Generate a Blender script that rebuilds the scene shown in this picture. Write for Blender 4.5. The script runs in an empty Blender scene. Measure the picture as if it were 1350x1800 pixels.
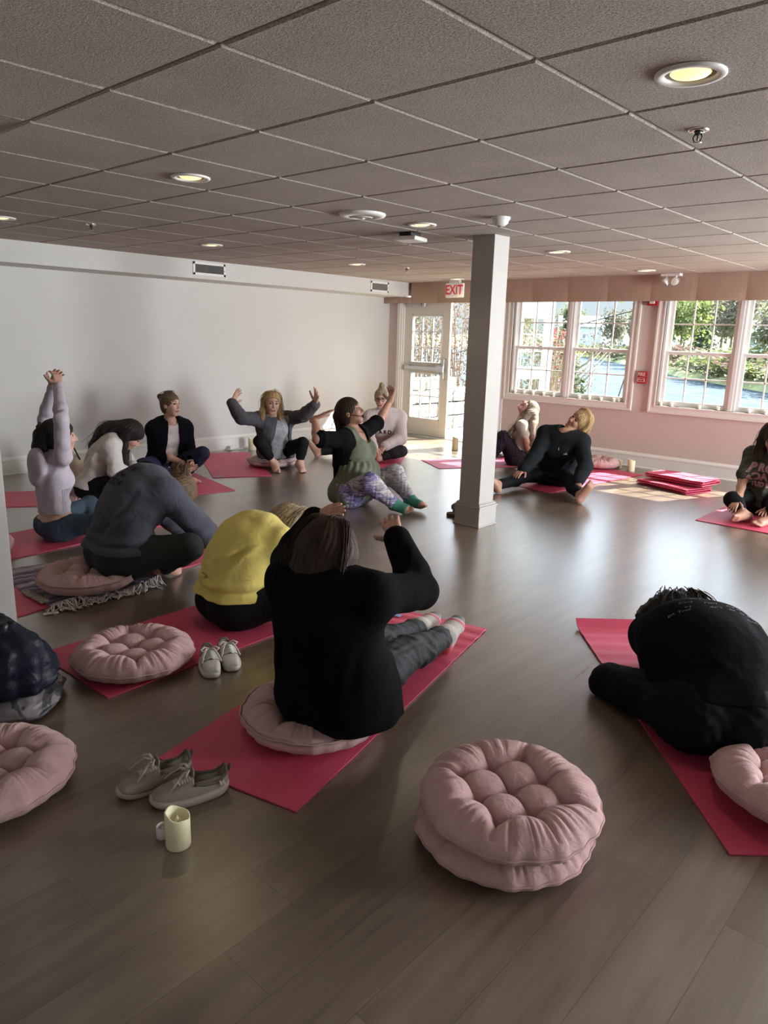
import bpy, bmesh, math, random
import numpy as np
from mathutils import Vector, Matrix, noise as mnoise
from mathutils.bvhtree import BVHTree
random.seed(7); np.random.seed(7)
SC = bpy.context.scene
COL = SC.collection
PI = math.pi
V3 = lambda *a: np.array(a, float)
def un(v):
    v = np.array(v, float); return v / np.linalg.norm(v)

# ------------------------------------------------------------------ camera
cam = bpy.data.cameras.new('camera'); camo = bpy.data.objects.new('camera', cam); COL.objects.link(camo)
YAW, PITCH, ROLL = math.radians(-41.86415), math.radians(13.72971), math.radians(1.61718)
fwd = V3(math.sin(YAW)*math.cos(PITCH), math.cos(YAW)*math.cos(PITCH), -math.sin(PITCH))
rt = V3(math.cos(YAW), -math.sin(YAW), 0); upv = np.cross(rt, fwd)
rr = rt*math.cos(ROLL)+upv*math.sin(ROLL); uu = -rt*math.sin(ROLL)+upv*math.cos(ROLL)
camo.matrix_world = Matrix([[rr[i], uu[i], -fwd[i], (0, 0, 1.51)[i]] for i in range(3)]+[[0, 0, 0, 1]])
cam.sensor_fit = 'VERTICAL'; cam.sensor_height = 24.0; cam.sensor_width = 18.0
cam.lens = 1279.15*24/1800; cam.clip_start = .05; cam.clip_end = 600
SC.camera = camo

# ------------------------------------------------------------------ sky, sun, daylight, exposure
w = bpy.data.worlds.new('sky'); SC.world = w; w.use_nodes = True
nt = w.node_tree; nt.nodes.clear()
out = nt.nodes.new('ShaderNodeOutputWorld'); bg = nt.nodes.new('ShaderNodeBackground')
tc = nt.nodes.new('ShaderNodeTexCoord'); sp = nt.nodes.new('ShaderNodeSeparateXYZ'); cr = nt.nodes.new('ShaderNodeValToRGB')
nt.links.new(tc.outputs['Generated'], sp.inputs[0]); nt.links.new(sp.outputs['Z'], cr.inputs[0])
e = cr.color_ramp.elements
e[0].position = 0.0; e[0].color = (.60, .68, .74, 1); e[1].position = .7; e[1].color = (.62, .78, 1.0, 1)
m_ = cr.color_ramp.elements.new(.16); m_.color = (.72, .84, .98, 1)
mr = nt.nodes.new('ShaderNodeMapRange'); mr.interpolation_type = 'SMOOTHSTEP'      # thin bright haze above the tree line
for q, v_ in zip((1, 2, 3, 4), (.05, .24, 1.2, 6.4)): mr.inputs[q].default_value = v_
nt.links.new(sp.outputs['Z'], mr.inputs[0]); nt.links.new(mr.outputs[0], bg.inputs[1])
nt.links.new(cr.outputs[0], bg.inputs[0])
nt.links.new(bg.outputs[0], out.inputs[0])
sun = bpy.data.lights.new('sun', 'SUN'); sun.energy = 54; sun.angle = math.radians(.6); sun.color = (1, .93, .80)
suno = bpy.data.objects.new('sun', sun); COL.objects.link(suno)
suno.rotation_euler = Vector((-.38, -.908, -1)).to_track_quat('-Z', 'Y').to_euler()
def area(name, loc, direction, sx, sy, power, color):
    l = bpy.data.lights.new(name, 'AREA'); l.shape = 'RECTANGLE'; l.size = sx; l.size_y = sy; l.energy = power; l.color = color
    o = bpy.data.objects.new(name, l); COL.objects.link(o); o.location = loc
    o.rotation_euler = Vector(direction).to_track_quat('-Z', 'Z').to_euler(); return o
# added fill lamps in place of daylight: unseen far-wall windows, windowless right wall
area('added_fill_right', (4.3, 6.1, 1.45), (-1, 0, .12), 4.4, 1.4, 980, (.93, .97, 1))
area('added_fill_far', (1.2, 8.45, 1.45), (-.15, -1, .1), 4.2, 1.2, 480, (.93, .97, 1))
SC.view_settings.view_transform = 'Standard'; SC.view_settings.look = 'None'
SC.view_settings.exposure = 0.0; SC.view_settings.gamma = 1.0; SC.view_settings.use_curve_mapping = False
SC.cycles.max_bounces = 8; SC.cycles.diffuse_bounces = 5; SC.cycles.use_denoising = True
SC.cycles.caustics_reflective = False; SC.cycles.caustics_refractive = False
SC.cycles.sample_clamp_indirect = 6.0

# ------------------------------------------------------------------ materials
def nodes_of(m):
    m.use_nodes = True; t = m.node_tree; b = t.nodes['Principled BSDF']; return t, b
class NB:
    """small node builder"""
    def __init__(s, t): s.t = t
    def n(s, typ, **kw):
        x = s.t.nodes.new(typ)
        for k, v in kw.items(): setattr(x, k, v)
        return x
    def link(s, a, b): s.t.links.new(a, b)
    def val(s, sock, v):
        if hasattr(v, 'is_output'): s.link(v, sock)
        else: sock.default_value = v
    def math(s, op, a, b=0.0, c=None):
        x = s.n('ShaderNodeMath', operation=op); s.val(x.inputs[0], a); s.val(x.inputs[1], b)
        if c is not None: s.val(x.inputs[2], c)
        return x.outputs[0]
    def comb(s, x, y, z):
        c = s.n('ShaderNodeCombineXYZ'); s.val(c.inputs[0], x); s.val(c.inputs[1], y); s.val(c.inputs[2], z); return c.outputs[0]
    def noise(s, vec, scale, detail=4, rough=.55, dist=0):
        x = s.n('ShaderNodeTexNoise'); x.inputs['Scale'].default_value = scale; x.inputs['Detail'].default_value = detail
        x.inputs['Roughness'].default_value = rough; x.inputs['Distortion'].default_value = dist
        if vec is not None: s.link(vec, x.inputs['Vector'])
        return x.outputs[0]
    def ramp(s, fac, stops, interp='LINEAR'):
        x = s.n('ShaderNodeValToRGB'); x.color_ramp.interpolation = interp; el = x.color_ramp.elements
        el[0].position, el[0].color = stops[0][0], (*stops[0][1], 1); el[1].position, el[1].color = stops[-1][0], (*stops[-1][1], 1)
        for p, c in stops[1:-1]:
            k = el.new(p); k.color = (*c, 1)
        s.val(x.inputs[0], fac); return x.outputs[0]
    def mix(s, f, a, b, blend='MIX'):
        x = s.n('ShaderNodeMix', data_type='RGBA', blend_type=blend); s.val(x.inputs[0], f)
        for q, v in ((6, a), (7, b)):
            if hasattr(v, 'is_output'): s.link(v, x.inputs[q])
            else: x.inputs[q].default_value = (*v, 1)
        return x.outputs[2]
    def bump(s, h, strength, dist, b):
        x = s.n('ShaderNodeBump'); x.inputs['Strength'].default_value = strength; x.inputs['Distance'].default_value = dist
        s.link(h, x.inputs['Height']); s.link(x.outputs[0], b.inputs['Normal'])
    def obj(s): return s.n('ShaderNodeTexCoord').outputs['Object']
    def pos(s): return s.n('ShaderNodeNewGeometry').outputs['Position']
    def scale(s, vec, x, y, z):
        m = s.n('ShaderNodeMapping'); s.link(vec, m.inputs[0]); m.inputs['Scale'].default_value = (x, y, z); return m.outputs[0]
    def sep(s, vec):
        x = s.n('ShaderNodeSeparateXYZ'); s.link(vec, x.inputs[0]); return x.outputs
MATS = {}
def plain(name, col, rough=.6, metal=0, var=.0, vs=30, bump=0, bs=200, emit=None, es=0, spec=.5, alpha=None, sheen=0):
    if name in MATS: return MATS[name]
    m = bpy.data.materials.new(name); t, b = nodes_of(m); k = NB(t)
    b.inputs['Base Color'].default_value = (*col, 1); b.inputs['Roughness'].default_value = rough; b.inputs['Metallic'].default_value = metal
    b.inputs['Specular IOR Level'].default_value = spec
    if sheen: b.inputs['Sheen Weight'].default_value = sheen; b.inputs['Sheen Roughness'].default_value = .5
    if var or bump: o = k.obj()
    if var:
        f = k.noise(o, vs, 4); c = k.ramp(f, [(.3, tuple(max(0, x*(1-var)) for x in col)), (.7, tuple(min(1, x*(1+var)) for x in col))]); k.link(c, b.inputs['Base Color'])
    if bump: k.bump(k.noise(o, bs, 3), bump, .002, b)
    if emit: b.inputs['Emission Color'].default_value = (*emit, 1); b.inputs['Emission Strength'].default_value = es
    m.diffuse_color = (*col, 1); MATS[name] = m; return m
def cloth(name, col, rough=.85, var=.08, vs=14, bump=.35, bs=45, weave=700, wb=.15, sheen=.0, col2=None, spec=.25):
    """cloth: soft colour mottling, soft crumple bump, fine weave"""
    if name in MATS: return MATS[name]
    m = bpy.data.materials.new(name); t, b = nodes_of(m); k = NB(t); o = k.obj()
    c2 = col2 or tuple(min(1, x*(1+var)) for x in col)
    c = k.ramp(k.noise(o, vs, 5), [(.32, tuple(x*(1-var) for x in col)), (.68, c2)]); k.link(c, b.inputs['Base Color'])
    b.inputs['Roughness'].default_value = rough; b.inputs['Specular IOR Level'].default_value = spec
    if sheen: b.inputs['Sheen Weight'].default_value = sheen
    h = k.math('ADD', k.math('MULTIPLY', k.noise(o, bs, 3, .5, .6), 1.0), k.math('MULTIPLY', k.noise(o, weave, 2), wb))
    k.bump(h, bump, .006 if bump < .4 else .016, b); MATS[name] = m; return m

# ------------------------------------------------------------------ object helpers
def tag(o, label=None, cat=None, group=None, kind=None):
    if label: o['label'] = label
    if cat: o['category'] = cat
    if group: o['group'] = group
    if kind: o['kind'] = kind
    return o
def empty(name, loc, label, cat, group=None, rz=0):
    o = bpy.data.objects.new(name, None); COL.objects.link(o); o.location = loc; o.rotation_euler = (0, 0, rz); o.empty_display_size = .1
    return tag(o, label, cat, group)
def link(name, me, mats, parent=None, loc=None, smooth=False):
    o = bpy.data.objects.new(name, me); COL.objects.link(o)
    for m in (mats if isinstance(mats, (list, tuple)) else [mats]): me.materials.append(m)
    if parent: o.parent = parent
    if loc is not None: o.location = loc
    if smooth: me.polygons.foreach_set('use_smooth', [True]*len(me.polygons))
    return o
def from_np(name, v, f, mats, parent=None, loc=None, smooth=True, mi=None):
    me = bpy.data.meshes.new(name); v = np.asarray(v, float)
    me.from_pydata(v.tolist(), [], [list(map(int, q)) for q in f] if not isinstance(f, np.ndarray) else f.tolist())
    if mi is not None: me.polygons.foreach_set('material_index', np.asarray(mi, np.int32))
    me.update(); return link(name, me, mats, parent, loc, smooth)
class MB:
    """collects shapes of ONE part and links them as one mesh object"""
    def __init__(s): s.v = []; s.f = []; s.m = []; s.cur = 0
    def add(s, v, f):
        n = len(s.v); s.v += [tuple(map(float, x)) for x in v]; s.f += [tuple(n+i for i in q) for q in f]; s.m += [s.cur]*len(f); return s
    def box(s, lo, hi):
        x0, y0, z0 = lo; x1, y1, z1 = hi
        return s.add([(x0,y0,z0),(x1,y0,z0),(x1,y1,z0),(x0,y1,z0),(x0,y0,z1),(x1,y0,z1),(x1,y1,z1),(x0,y1,z1)],
                     [(0,3,2,1),(4,5,6,7),(0,1,5,4),(1,2,6,5),(2,3,7,6),(3,0,4,7)])
    def cbox(s, c, d, M=None, bev=0):
        x, y, z = d[0]/2, d[1]/2, d[2]/2
        if bev:
            bm = bmesh.new(); bmesh.ops.create_cube(bm, size=1); bmesh.ops.scale(bm, vec=d, verts=bm.verts)
            bmesh.ops.bevel(bm, geom=bm.edges[:], offset=bev, segments=2, affect='EDGES', profile=.5)
            v = [q.co.copy() for q in bm.verts]; bm.verts.index_update(); f = [[q.index for q in p.verts] for p in bm.faces]; bm.free()
        else:
            v = [Vector(q) for q in ((-x,-y,-z),(x,-y,-z),(x,y,-z),(-x,y,-z),(-x,-y,z),(x,-y,z),(x,y,z),(-x,y,z))]
            f = [(0,3,2,1),(4,5,6,7),(0,1,5,4),(1,2,6,5),(2,3,7,6),(3,0,4,7)]
        if M is not None: v = [M @ q for q in v]
        return s.add([(q[0]+c[0], q[1]+c[1], q[2]+c[2]) for q in v], f)
    def tube(s, pts, r, n=8, caps=True, flat=1.0, upref=(0, 0, 1)):
        pts = [np.array(p, float) for p in pts]; k = len(pts); rs = r if hasattr(r, '__len__') else [r]*k; base = len(s.v); vv = []; ff = []
        prev = None
        for i, p in enumerate(pts):
            t = pts[min(i+1, k-1)]-pts[max(i-1, 0)]; t = t/(np.linalg.norm(t)+1e-12)
            a = np.array(upref, float) if prev is None else prev
            a = a-t*(a@t)
            if np.linalg.norm(a) < 1e-4: a = np.array((1., .3, .2)); a = a-t*(a@t)
            a /= np.linalg.norm(a); prev = a; b = np.cross(t, a)
            for j in range(n):
                th = 2*PI*j/n; vv.append(p+(a*math.cos(th)*flat+b*math.sin(th))*rs[i])
        for i in range(k-1):
            for j in range(n):
                ff.append((i*n+j, i*n+(j+1)%n, (i+1)*n+(j+1)%n, (i+1)*n+j))
        if caps: ff.append(tuple(range(n))[::-1]); ff.append(tuple((k-1)*n+j for j in range(n)))
        return s.add(vv, ff)
    def lathe(s, prof, c=(0, 0, 0), n=24, M=None, close=False):
        """profile [(r,z)...] turned about z"""
        vv = []; ff = []; k = len(prof)
        for r, z in prof:
            for j in range(n):
                th = 2*PI*j/n; p = Vector((max(r, 1e-5)*math.cos(th), max(r, 1e-5)*math.sin(th), z))
                if M is not None: p = M @ p
                vv.append((p[0]+c[0], p[1]+c[1], p[2]+c[2]))
        for i in range(k-1 if not close else k):
            i2 = (i+1) % k
            for j in range(n): ff.append((i*n+j, i*n+(j+1)%n, i2*n+(j+1)%n, i2*n+j))
        return s.add(vv, ff)
    def build(s, name, mats, parent=None, loc=None, smooth=False, bevel=0):
        me = bpy.data.meshes.new(name); me.from_pydata(s.v, [], s.f)
        if any(s.m): me.polygons.foreach_set('material_index', s.m)
        me.update(); o = link(name, me, mats, parent, loc, smooth)
        if bevel:
            b = o.modifiers.new('edge', 'BEVEL'); b.width = bevel; b.segments = 2; b.limit_method = 'ANGLE'; b.angle_limit = math.radians(40)
        if smooth and bevel == 0: pass
        return o
def smooth_by_angle(o, ang=40):
    """flat faces stay flat, round ones read round"""
    me = o.data; me.polygons.foreach_set('use_smooth', [True]*len(me.polygons))
    bm = bmesh.new(); bm.from_mesh(me); lim = math.radians(ang)
    for ed in bm.edges:
        if len(ed.link_faces) == 2 and ed.calc_face_angle(0) > lim: ed.smooth = False
    bm.to_mesh(me); bm.free(); return o
def text_mesh(body, size, font_shear=0, spacing=1.0, extrude=0.0, bold=0.0, fine=True):
    """flat letter outlines as (verts, faces), centred on the origin in the xy plane"""
    c = bpy.data.curves.new('letters', 'FONT'); c.body = body; c.size = size; c.align_x = 'CENTER'; c.align_y = 'CENTER'; c.shear = font_shear
    c.space_character = spacing; c.extrude = extrude; c.offset = bold; c.resolution_u = 3
    o = bpy.data.objects.new('letters', c); COL.objects.link(o)
    dg = bpy.context.evaluated_depsgraph_get(); me = o.evaluated_get(dg).to_mesh()
    bm = bmesh.new(); bm.from_mesh(me); bmesh.ops.triangulate(bm, faces=bm.faces[:])
    for _ in range(3 if fine else 0):
        L = [e for e in bm.edges if e.calc_length() > size*.16]
        if L: bmesh.ops.subdivide_edges(bm, edges=L, cuts=1); bmesh.ops.triangulate(bm, faces=bm.faces[:])
    bm.verts.index_update(); v = [q.co.copy() for q in bm.verts]; f = [[q.index for q in p.verts] for p in bm.faces]; bm.free()
    o.evaluated_get(dg).to_mesh_clear(); bpy.data.objects.remove(o); bpy.data.curves.remove(c); return v, f
def copy_tree(o, parent=None):
    c = o.copy(); COL.objects.link(c); c.parent = parent
    for ch in [q for q in bpy.data.objects if q.parent == o]: copy_tree(ch, c)
    return c
def Rz(a): return Matrix.Rotation(a, 3, 'Z')
# ------------------------------------------------------------------ THE SETTING
XL, YF, XR, YB, CH = -7.78, 8.68, 4.6, -2.2, 2.254
def m_floor():
    m = bpy.data.materials.new('vinyl_planks'); t, b = nodes_of(m); k = NB(t)
    p = k.pos(); x, y, z = k.sep(p)
    u = k.math('DIVIDE', k.math('ADD', x, .389), .1772); row = k.math('FLOOR', u); fu = k.math('FRACT', u)
    wn = k.n('ShaderNodeTexWhiteNoise', noise_dimensions='1D'); k.link(row, wn.inputs['W'])
    v = k.math('DIVIDE', k.math('ADD', y, k.math('MULTIPLY', wn.outputs[0], 7.3)), 1.22); col = k.math('FLOOR', v); fv = k.math('FRACT', v)
    wn2 = k.n('ShaderNodeTexWhiteNoise', noise_dimensions='2D'); k.link(k.comb(row, col, 0), wn2.inputs['Vector']); rnd = wn2.outputs[0]
    # distance to the plank edges in metres
    eu = k.math('MULTIPLY', k.math('MINIMUM', fu, k.math('SUBTRACT', 1.0, fu)), .1772)
    ev = k.math('MULTIPLY', k.math('MINIMUM', fv, k.math('SUBTRACT', 1.0, fv)), 1.22)
    gap = k.math('LESS_THAN', k.math('MINIMUM', eu, ev), .0011)
    gv = k.comb(k.math('MULTIPLY', x, 26), k.math('MULTIPLY', y, 1.5), k.math('MULTIPLY', rnd, 30))
    g1 = k.noise(gv, 1.0, 7, .62, .9)
    g2 = k.noise(k.comb(k.math('MULTIPLY', x, 5.5), k.math('MULTIPLY', y, .9), k.math('MULTIPLY', rnd, 17)), 1.0, 5, .6, 1.2)
    g3 = k.noise(k.comb(k.math('MULTIPLY', x, 130), k.math('MULTIPLY', y, 4), rnd), 1.0, 3, .6)
    s = k.math('ADD', k.math('MULTIPLY', g1, .42), k.math('ADD', k.math('MULTIPLY', g2, .46), k.math('MULTIPLY', g3, .12)))
    s = k.math('ADD', s, k.math('MULTIPLY', k.math('SUBTRACT', rnd, .5), .09))
    c = k.ramp(s, [(.28, (.070, .048, .031)), (.42, (.122, .087, .060)), (.54, (.168, .124, .088)), (.70, (.235, .182, .135))])
    c = k.mix(k.math('MULTIPLY', gap, .75), c, (.022, .017, .013))
    k.link(c, b.inputs['Base Color'])
    r = k.math('ADD', .22, k.math('MULTIPLY', g1, .18)); k.link(r, b.inputs['Roughness']); b.inputs['Specular IOR Level'].default_value = .6; b.inputs['Coat Weight'].default_value = 1.0; b.inputs['Coat Roughness'].default_value = .30; b.inputs['Coat IOR'].default_value = 1.75
    hgt = k.math('SUBTRACT', k.math('ADD', k.math('MULTIPLY', g3, .5), k.math('MULTIPLY', g1, .6)), k.math('MULTIPLY', gap, 1.5))
    k.bump(hgt, .25, .0012, b); return m
M_floor = m_floor()
def m_tile():
    m = bpy.data.materials.new('mineral_fibre_tile'); t, b = nodes_of(m); k = NB(t); p = k.pos()
    n1 = k.noise(p, 150, 3, .7); n2 = k.noise(p, 420, 2, .6); n3 = k.noise(p, 3, 3)
    s = k.math('ADD', k.math('MULTIPLY', n1, .6), k.math('MULTIPLY', n2, .4))
    c = k.ramp(s, [(.38, (.20, .172, .152)), (.5, (.44, .392, .355)), (.62, (.66, .605, .56))])
    c = k.mix(.18, c, k.ramp(n3, [(.35, (.38, .33, .30)), (.65, (.60, .55, .51))]))
    k.link(c, b.inputs['Base Color']); b.inputs['Roughness'].default_value = .95; b.inputs['Specular IOR Level'].default_value = .1
    k.bump(s, .8, .004, b); return m
M_tile = m_tile()
M_wall = plain('white_wall_paint', (.63, .625, .605), .75, var=.015, vs=3, bump=.08, bs=350)
M_bouncewall = plain('bounce_tinted_wall', (.60, .525, .49), .75, var=.02, vs=3, bump=.08, bs=350)  # white wall; its pinkish tint paints in light bounced off the mats
M_trim = plain('white_trim_paint', (.80, .79, .76), .4, var=.01, vs=5)
M_cream = plain('cream_door_paint', (.72, .715, .64), .4, var=.015, vs=6)
M_column = plain('grey_column_paint', (.40, .385, .365), .55, var=.02, vs=6)
M_grid = plain('grey_ceiling_grid', (.36, .33, .305), .6)
M_vinyl = plain('white_window_vinyl', (.80, .80, .78), .35)
M_metal = plain('brushed_metal', (.62, .63, .64), .32, metal=1)
M_white = plain('white_plastic', (.80, .80, .78), .4)
M_black = plain('black_plastic', (.012, .012, .013), .5)
def m_glass():
    m = bpy.data.materials.new('window_glass'); m.use_nodes = True; t = m.node_tree; t.nodes.clear(); k = NB(t)
    o = k.n('ShaderNodeOutputMaterial'); a = k.n('ShaderNodeBsdfTransparent'); g = k.n('ShaderNodeBsdfGlossy'); x = k.n('ShaderNodeMixShader'); fr = k.n('ShaderNodeFresnel')
    a.inputs[0].default_value = (.965, .985, .975, 1); g.inputs['Roughness'].default_value = .02; fr.inputs[0].default_value = 1.3
    k.link(fr.outputs[0], x.inputs[0]); k.link(a.outputs[0], x.inputs[1]); k.link(g.outputs[0], x.inputs[2]); k.link(x.outputs[0], o.inputs[0]); return m
M_glass = m_glass()

tag(MB().box((XL-.2, YB-.2, -.12), (XR+.2, YF+.14, 0)).build('floor', M_floor), kind='structure')
# ceiling: 2 ft lay-in tiles with chamfered tegular edges in a recessed grid
GX, GY, GS = -1.8216, 1.32, .6096
ce = MB().box((XL-.2, YB-.2, CH+.016), (XR+.2, YF+.2, CH+.12)).build('ceiling', plain('ceiling_void', (.16, .145, .135), .9)); tag(ce, kind='structure')
tb = MB(); gb = MB(); hb = .5*GS-.0065
i0, i1 = int((XL-GX)/GS)-1, int((XR-GX)/GS)+1; j0, j1 = int((YB-GY)/GS)-1, int((YF-GY)/GS)+1
for i in range(i0, i1+1):
    for j in range(j0, j1+1):
        cx, cy = GX+(i+.5)*GS, GY+(j+.5)*GS
        x0, x1, y0, y1 = max(cx-hb, XL), min(cx+hb, XR), max(cy-hb, YB), min(cy+hb, YF)
        if x1-x0 < .02 or y1-y0 < .02 or x0 > 3.4: continue
        ch, zb, zt = .006, CH, CH+.012
        tilt = [0, 0, 0, 0]
        if abs(cx-(GX-2.5*GS)) < .1 and abs(cy-(GY-.5*GS)) < .1: tilt = [.014, .014, .002, .03]   # the one tile that has slipped in its frame
        lo = [(x0+ch, y0+ch), (x1-ch, y0+ch), (x1-ch, y1-ch), (x0+ch, y1-ch)]; hi = [(x0, y0), (x1, y0), (x1, y1), (x0, y1)]
        v = [(a, b_, zb+tilt[q]) for q, (a, b_) in enumerate(lo)]+[(a, b_, zb+ch+tilt[q]) for q, (a, b_) in enumerate(hi)]+[(a, b_, zt+tilt[q]) for q, (a, b_) in enumerate(hi)]
        tb.add(v, [(3, 2, 1, 0)]+[(q, (q+1) % 4, 4+(q+1) % 4, 4+q) for q in range(4)]+[(4+q, 4+(q+1) % 4, 8+(q+1) % 4, 8+q) for q in range(4)])
tb.build('ceiling_tiles', M_tile, ce)
for i in range(i0, i1+1):
    x = GX+i*GS
    if XL < x < 3.4: gb.box((x-.012, YB, CH+.0085), (x+.012, YF, CH+.0155))
for j in range(j0, j1+1):
    y = GY+j*GS
    if YB < y < YF: gb.box((XL, y-.012, CH+.009), (3.4, y+.012, CH+.0152))
gb.build('ceiling_grid', M_grid, ce)

def boxes(name, rects, mats, bevel=0, **kw):
    b = MB()
    for lo, hi in rects: b.box(lo, hi)
    return tag(b.build(name, mats, bevel=bevel), kind='structure', **kw)
boxes('wall_left', [((XL-.14, YB-.2, 0), (XL, YF+.14, CH+.1))], M_wall)
boxes('wall_back', [((XL-.14, YB-.14, 0), (XR+.14, YB, CH+.1))], M_wall)
boxes('wall_right', [((XR, YB-.14, 0), (XR+.14, YF+.14, CH+.1))], M_wall)
DX0, DX1, DZ = -7.50, -5.72, 2.10           # the double door opening
WIN = [(-5.52, -3.85), (-3.465, -1.795), (-1.41, .26), (.645, 2.315)]; WZ0, WZ1 = .775, 2.08
rects = [((XL, YF, 0), (DX0, YF+.14, CH+.1)), ((DX0, YF, DZ), (DX1, YF+.14, CH+.1))]; prev = DX1
for a, b_ in WIN:
    rects += [((prev, YF, 0), (a, YF+.14, CH+.1)), ((a, YF, 0), (b_, YF+.14, WZ0)), ((a, YF, WZ1), (b_, YF+.14, CH+.1))]; prev = b_
rects += [((prev, YF, 0), (XR, YF+.14, CH+.1))]
boxes('wall_far', rects, M_bouncewall)
boxes('soffit', [((XL, YB, 2.055), (-7.27, YF-.16, CH+.012))], M_wall)
# baseboards: board plus rounded cap and shoe
def baseboard(name, a, b_, n):
    a, b_ = V3(*a, 0), V3(*b_, 0); n = V3(*n, 0); prof = [(0, 0), (.026, 0), (.026, .012), (.017, .02), (.017, .135), (.024, .14), (.024, .155), (.012, .17), (.006, .182), (0, .182)]
    mb = MB(); v = [p+n*d+V3(0, 0, h) for p in (a, b_) for d, h in prof]; k = len(prof)
    mb.add(v, [(q, q+1, k+q+1, k+q) for q in range(k-1)]+[tuple(range(k))[::-1], tuple(k+q for q in range(k))])
    return tag(mb.build(name, M_trim), kind='structure')
baseboard('baseboard_left', (XL, YB), (XL, YF), (1, 0)); baseboard('baseboard_far', (DX1+.1, YF), (XR, YF), (0, -1))
# columns with plinth bases
def column(name, x1, y0, s=.2):
    x0, y1 = x1-s, y0+s; b = MB(); b.box((x0, y0, 0), (x1, y1, CH+.01))
    for g, za, zb in ((.022, 0, .155), (.030, .155, .170), (.018, .170, .186), (.010, .186, .194), (.032, 0, .012)): b.box((x0-g, y0-g, za), (x1+g, y1+g, zb))
    return tag(b.build(name, M_column, bevel=.003), kind='structure')
column('column', -3.262, 4.79); column('column', -3.262, .985)
# door casing, threshold
boxes('trim_1', [((DX0-.1, YF-.022, 0), (DX0, YF, DZ)), ((DX0-.075, YF-.034, 0), (DX0-.03, YF-.02, DZ)), ((DX1, YF-.022, 0), (DX1+.1, YF, DZ)), ((DX1+.03, YF-.034, 0), (DX1+.075, YF-.02, DZ)),
                 ((DX0, YF, 0), (DX0+.02, YF+.14, DZ)), ((DX1-.02, YF, 0), (DX1, YF+.14, DZ)), ((DX0, YF, DZ-.02), (DX1, YF+.14, DZ)), ((DX0-.1, YF-.022, DZ), (DX1+.1, YF, DZ+.06))], M_trim, bevel=.003)
boxes('trim_2', [((DX0, YF-.01, 0), (DX1, YF+.16, .012))], M_metal)
# door leaves: local x along the leaf from the hinge, y thickness, z up
def door_leaf(name, hinge, ang, flip, label):
    W, Hh, T = .862, 2.06, .045
    r = empty(name, hinge, None, None, rz=ang); r['kind'] = 'structure'
    s = flip; X = lambda a, b_: (min(s*a, s*b_), max(s*a, s*b_))
    b = MB()
    def bx(xa, xb, za, zb, t=T, mb=b): x0, x1 = X(xa, xb); mb.box((x0, -t/2, za), (x1, t/2, zb))
    U0, U1, L0, L1, sx = 1.10, 1.80, .26, .965, .135
    bx(0, sx, .012, Hh); bx(W-sx, W, .012, Hh); bx(sx, W-sx, U1, Hh); bx(sx, W-sx, L1, U0); bx(sx, W-sx, .012, L0)
    b.build('leaf_frame', M_cream, r, bevel=.004)
    g = MB(); mu = MB()
    for za, zb, rows in ((U0, U1, 3), (L0, L1, 2)):
        bx(sx, W-sx, za, zb, .008, g)
        for c in (1, 2):
            xm = sx+(W-2*sx)*c/3; bx(xm-.008, xm+.008, za, zb, .026, mu)
        for q in range(1, rows):
            zm = za+(zb-za)*q/rows; bx(sx, W-sx, zm-.008, zm+.008, .026, mu)
        for xa, xb, z0, z1 in ((sx, sx+.018, za, zb), (W-sx-.018, W-sx, za, zb), (sx, W-sx, za, za+.018), (sx, W-sx, zb-.018, zb)): bx(xa, xb, z0, z1, .056, mu)
    g.build('glass_pane', M_glass, r); mu.build('muntin_grid', M_vinyl, r, bevel=.002)
    p = MB(); f = -1
    x0, x1 = X(.06, W-.10); p.box((x0, -.085, 1.0), (x1, -.055, 1.055)); x0, x1 = X(.05, .16); p.box((x0, -.08, .99), (x1, -.02, 1.065)); x0, x1 = X(W-.18, W-.05); p.box((x0, -.095, .985), (x1, -.02, 1.075))
    p.build('panic_bar', M_metal, r, bevel=.006)
    q = MB(); xm = s*(W-.055); q.tube([(xm, -.03, .88), (xm, -.07, .9), (xm, -.075, 1.02), (xm, -.07, 1.16), (xm, -.03, 1.18)], .011, 8); q.build('pull_handle', M_metal, r, smooth=True)
    c = MB(); x0, x1 = X(.12, .36); c.box((x0, -.085, 1.925), (x1, -.025, 1.985)); c.cbox((s*.40, -.06, 1.955), (.06, .07, .075), bev=.012); c.tube([(s*.24, -.06, 1.93), (s*.24, -.06, 1.90)], .014, 8)
    c.build('door_closer', plain('satin_closer', (.55, .55, .54), .35, metal=.7), r, bevel=.006)
    return r
door_leaf('door_1', (DX0+.022, YF+.05, 0), 0, 1, None)
door_leaf('door_2', (DX1-.022, YF+.07, 0), -math.radians(112), -1, None)
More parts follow.
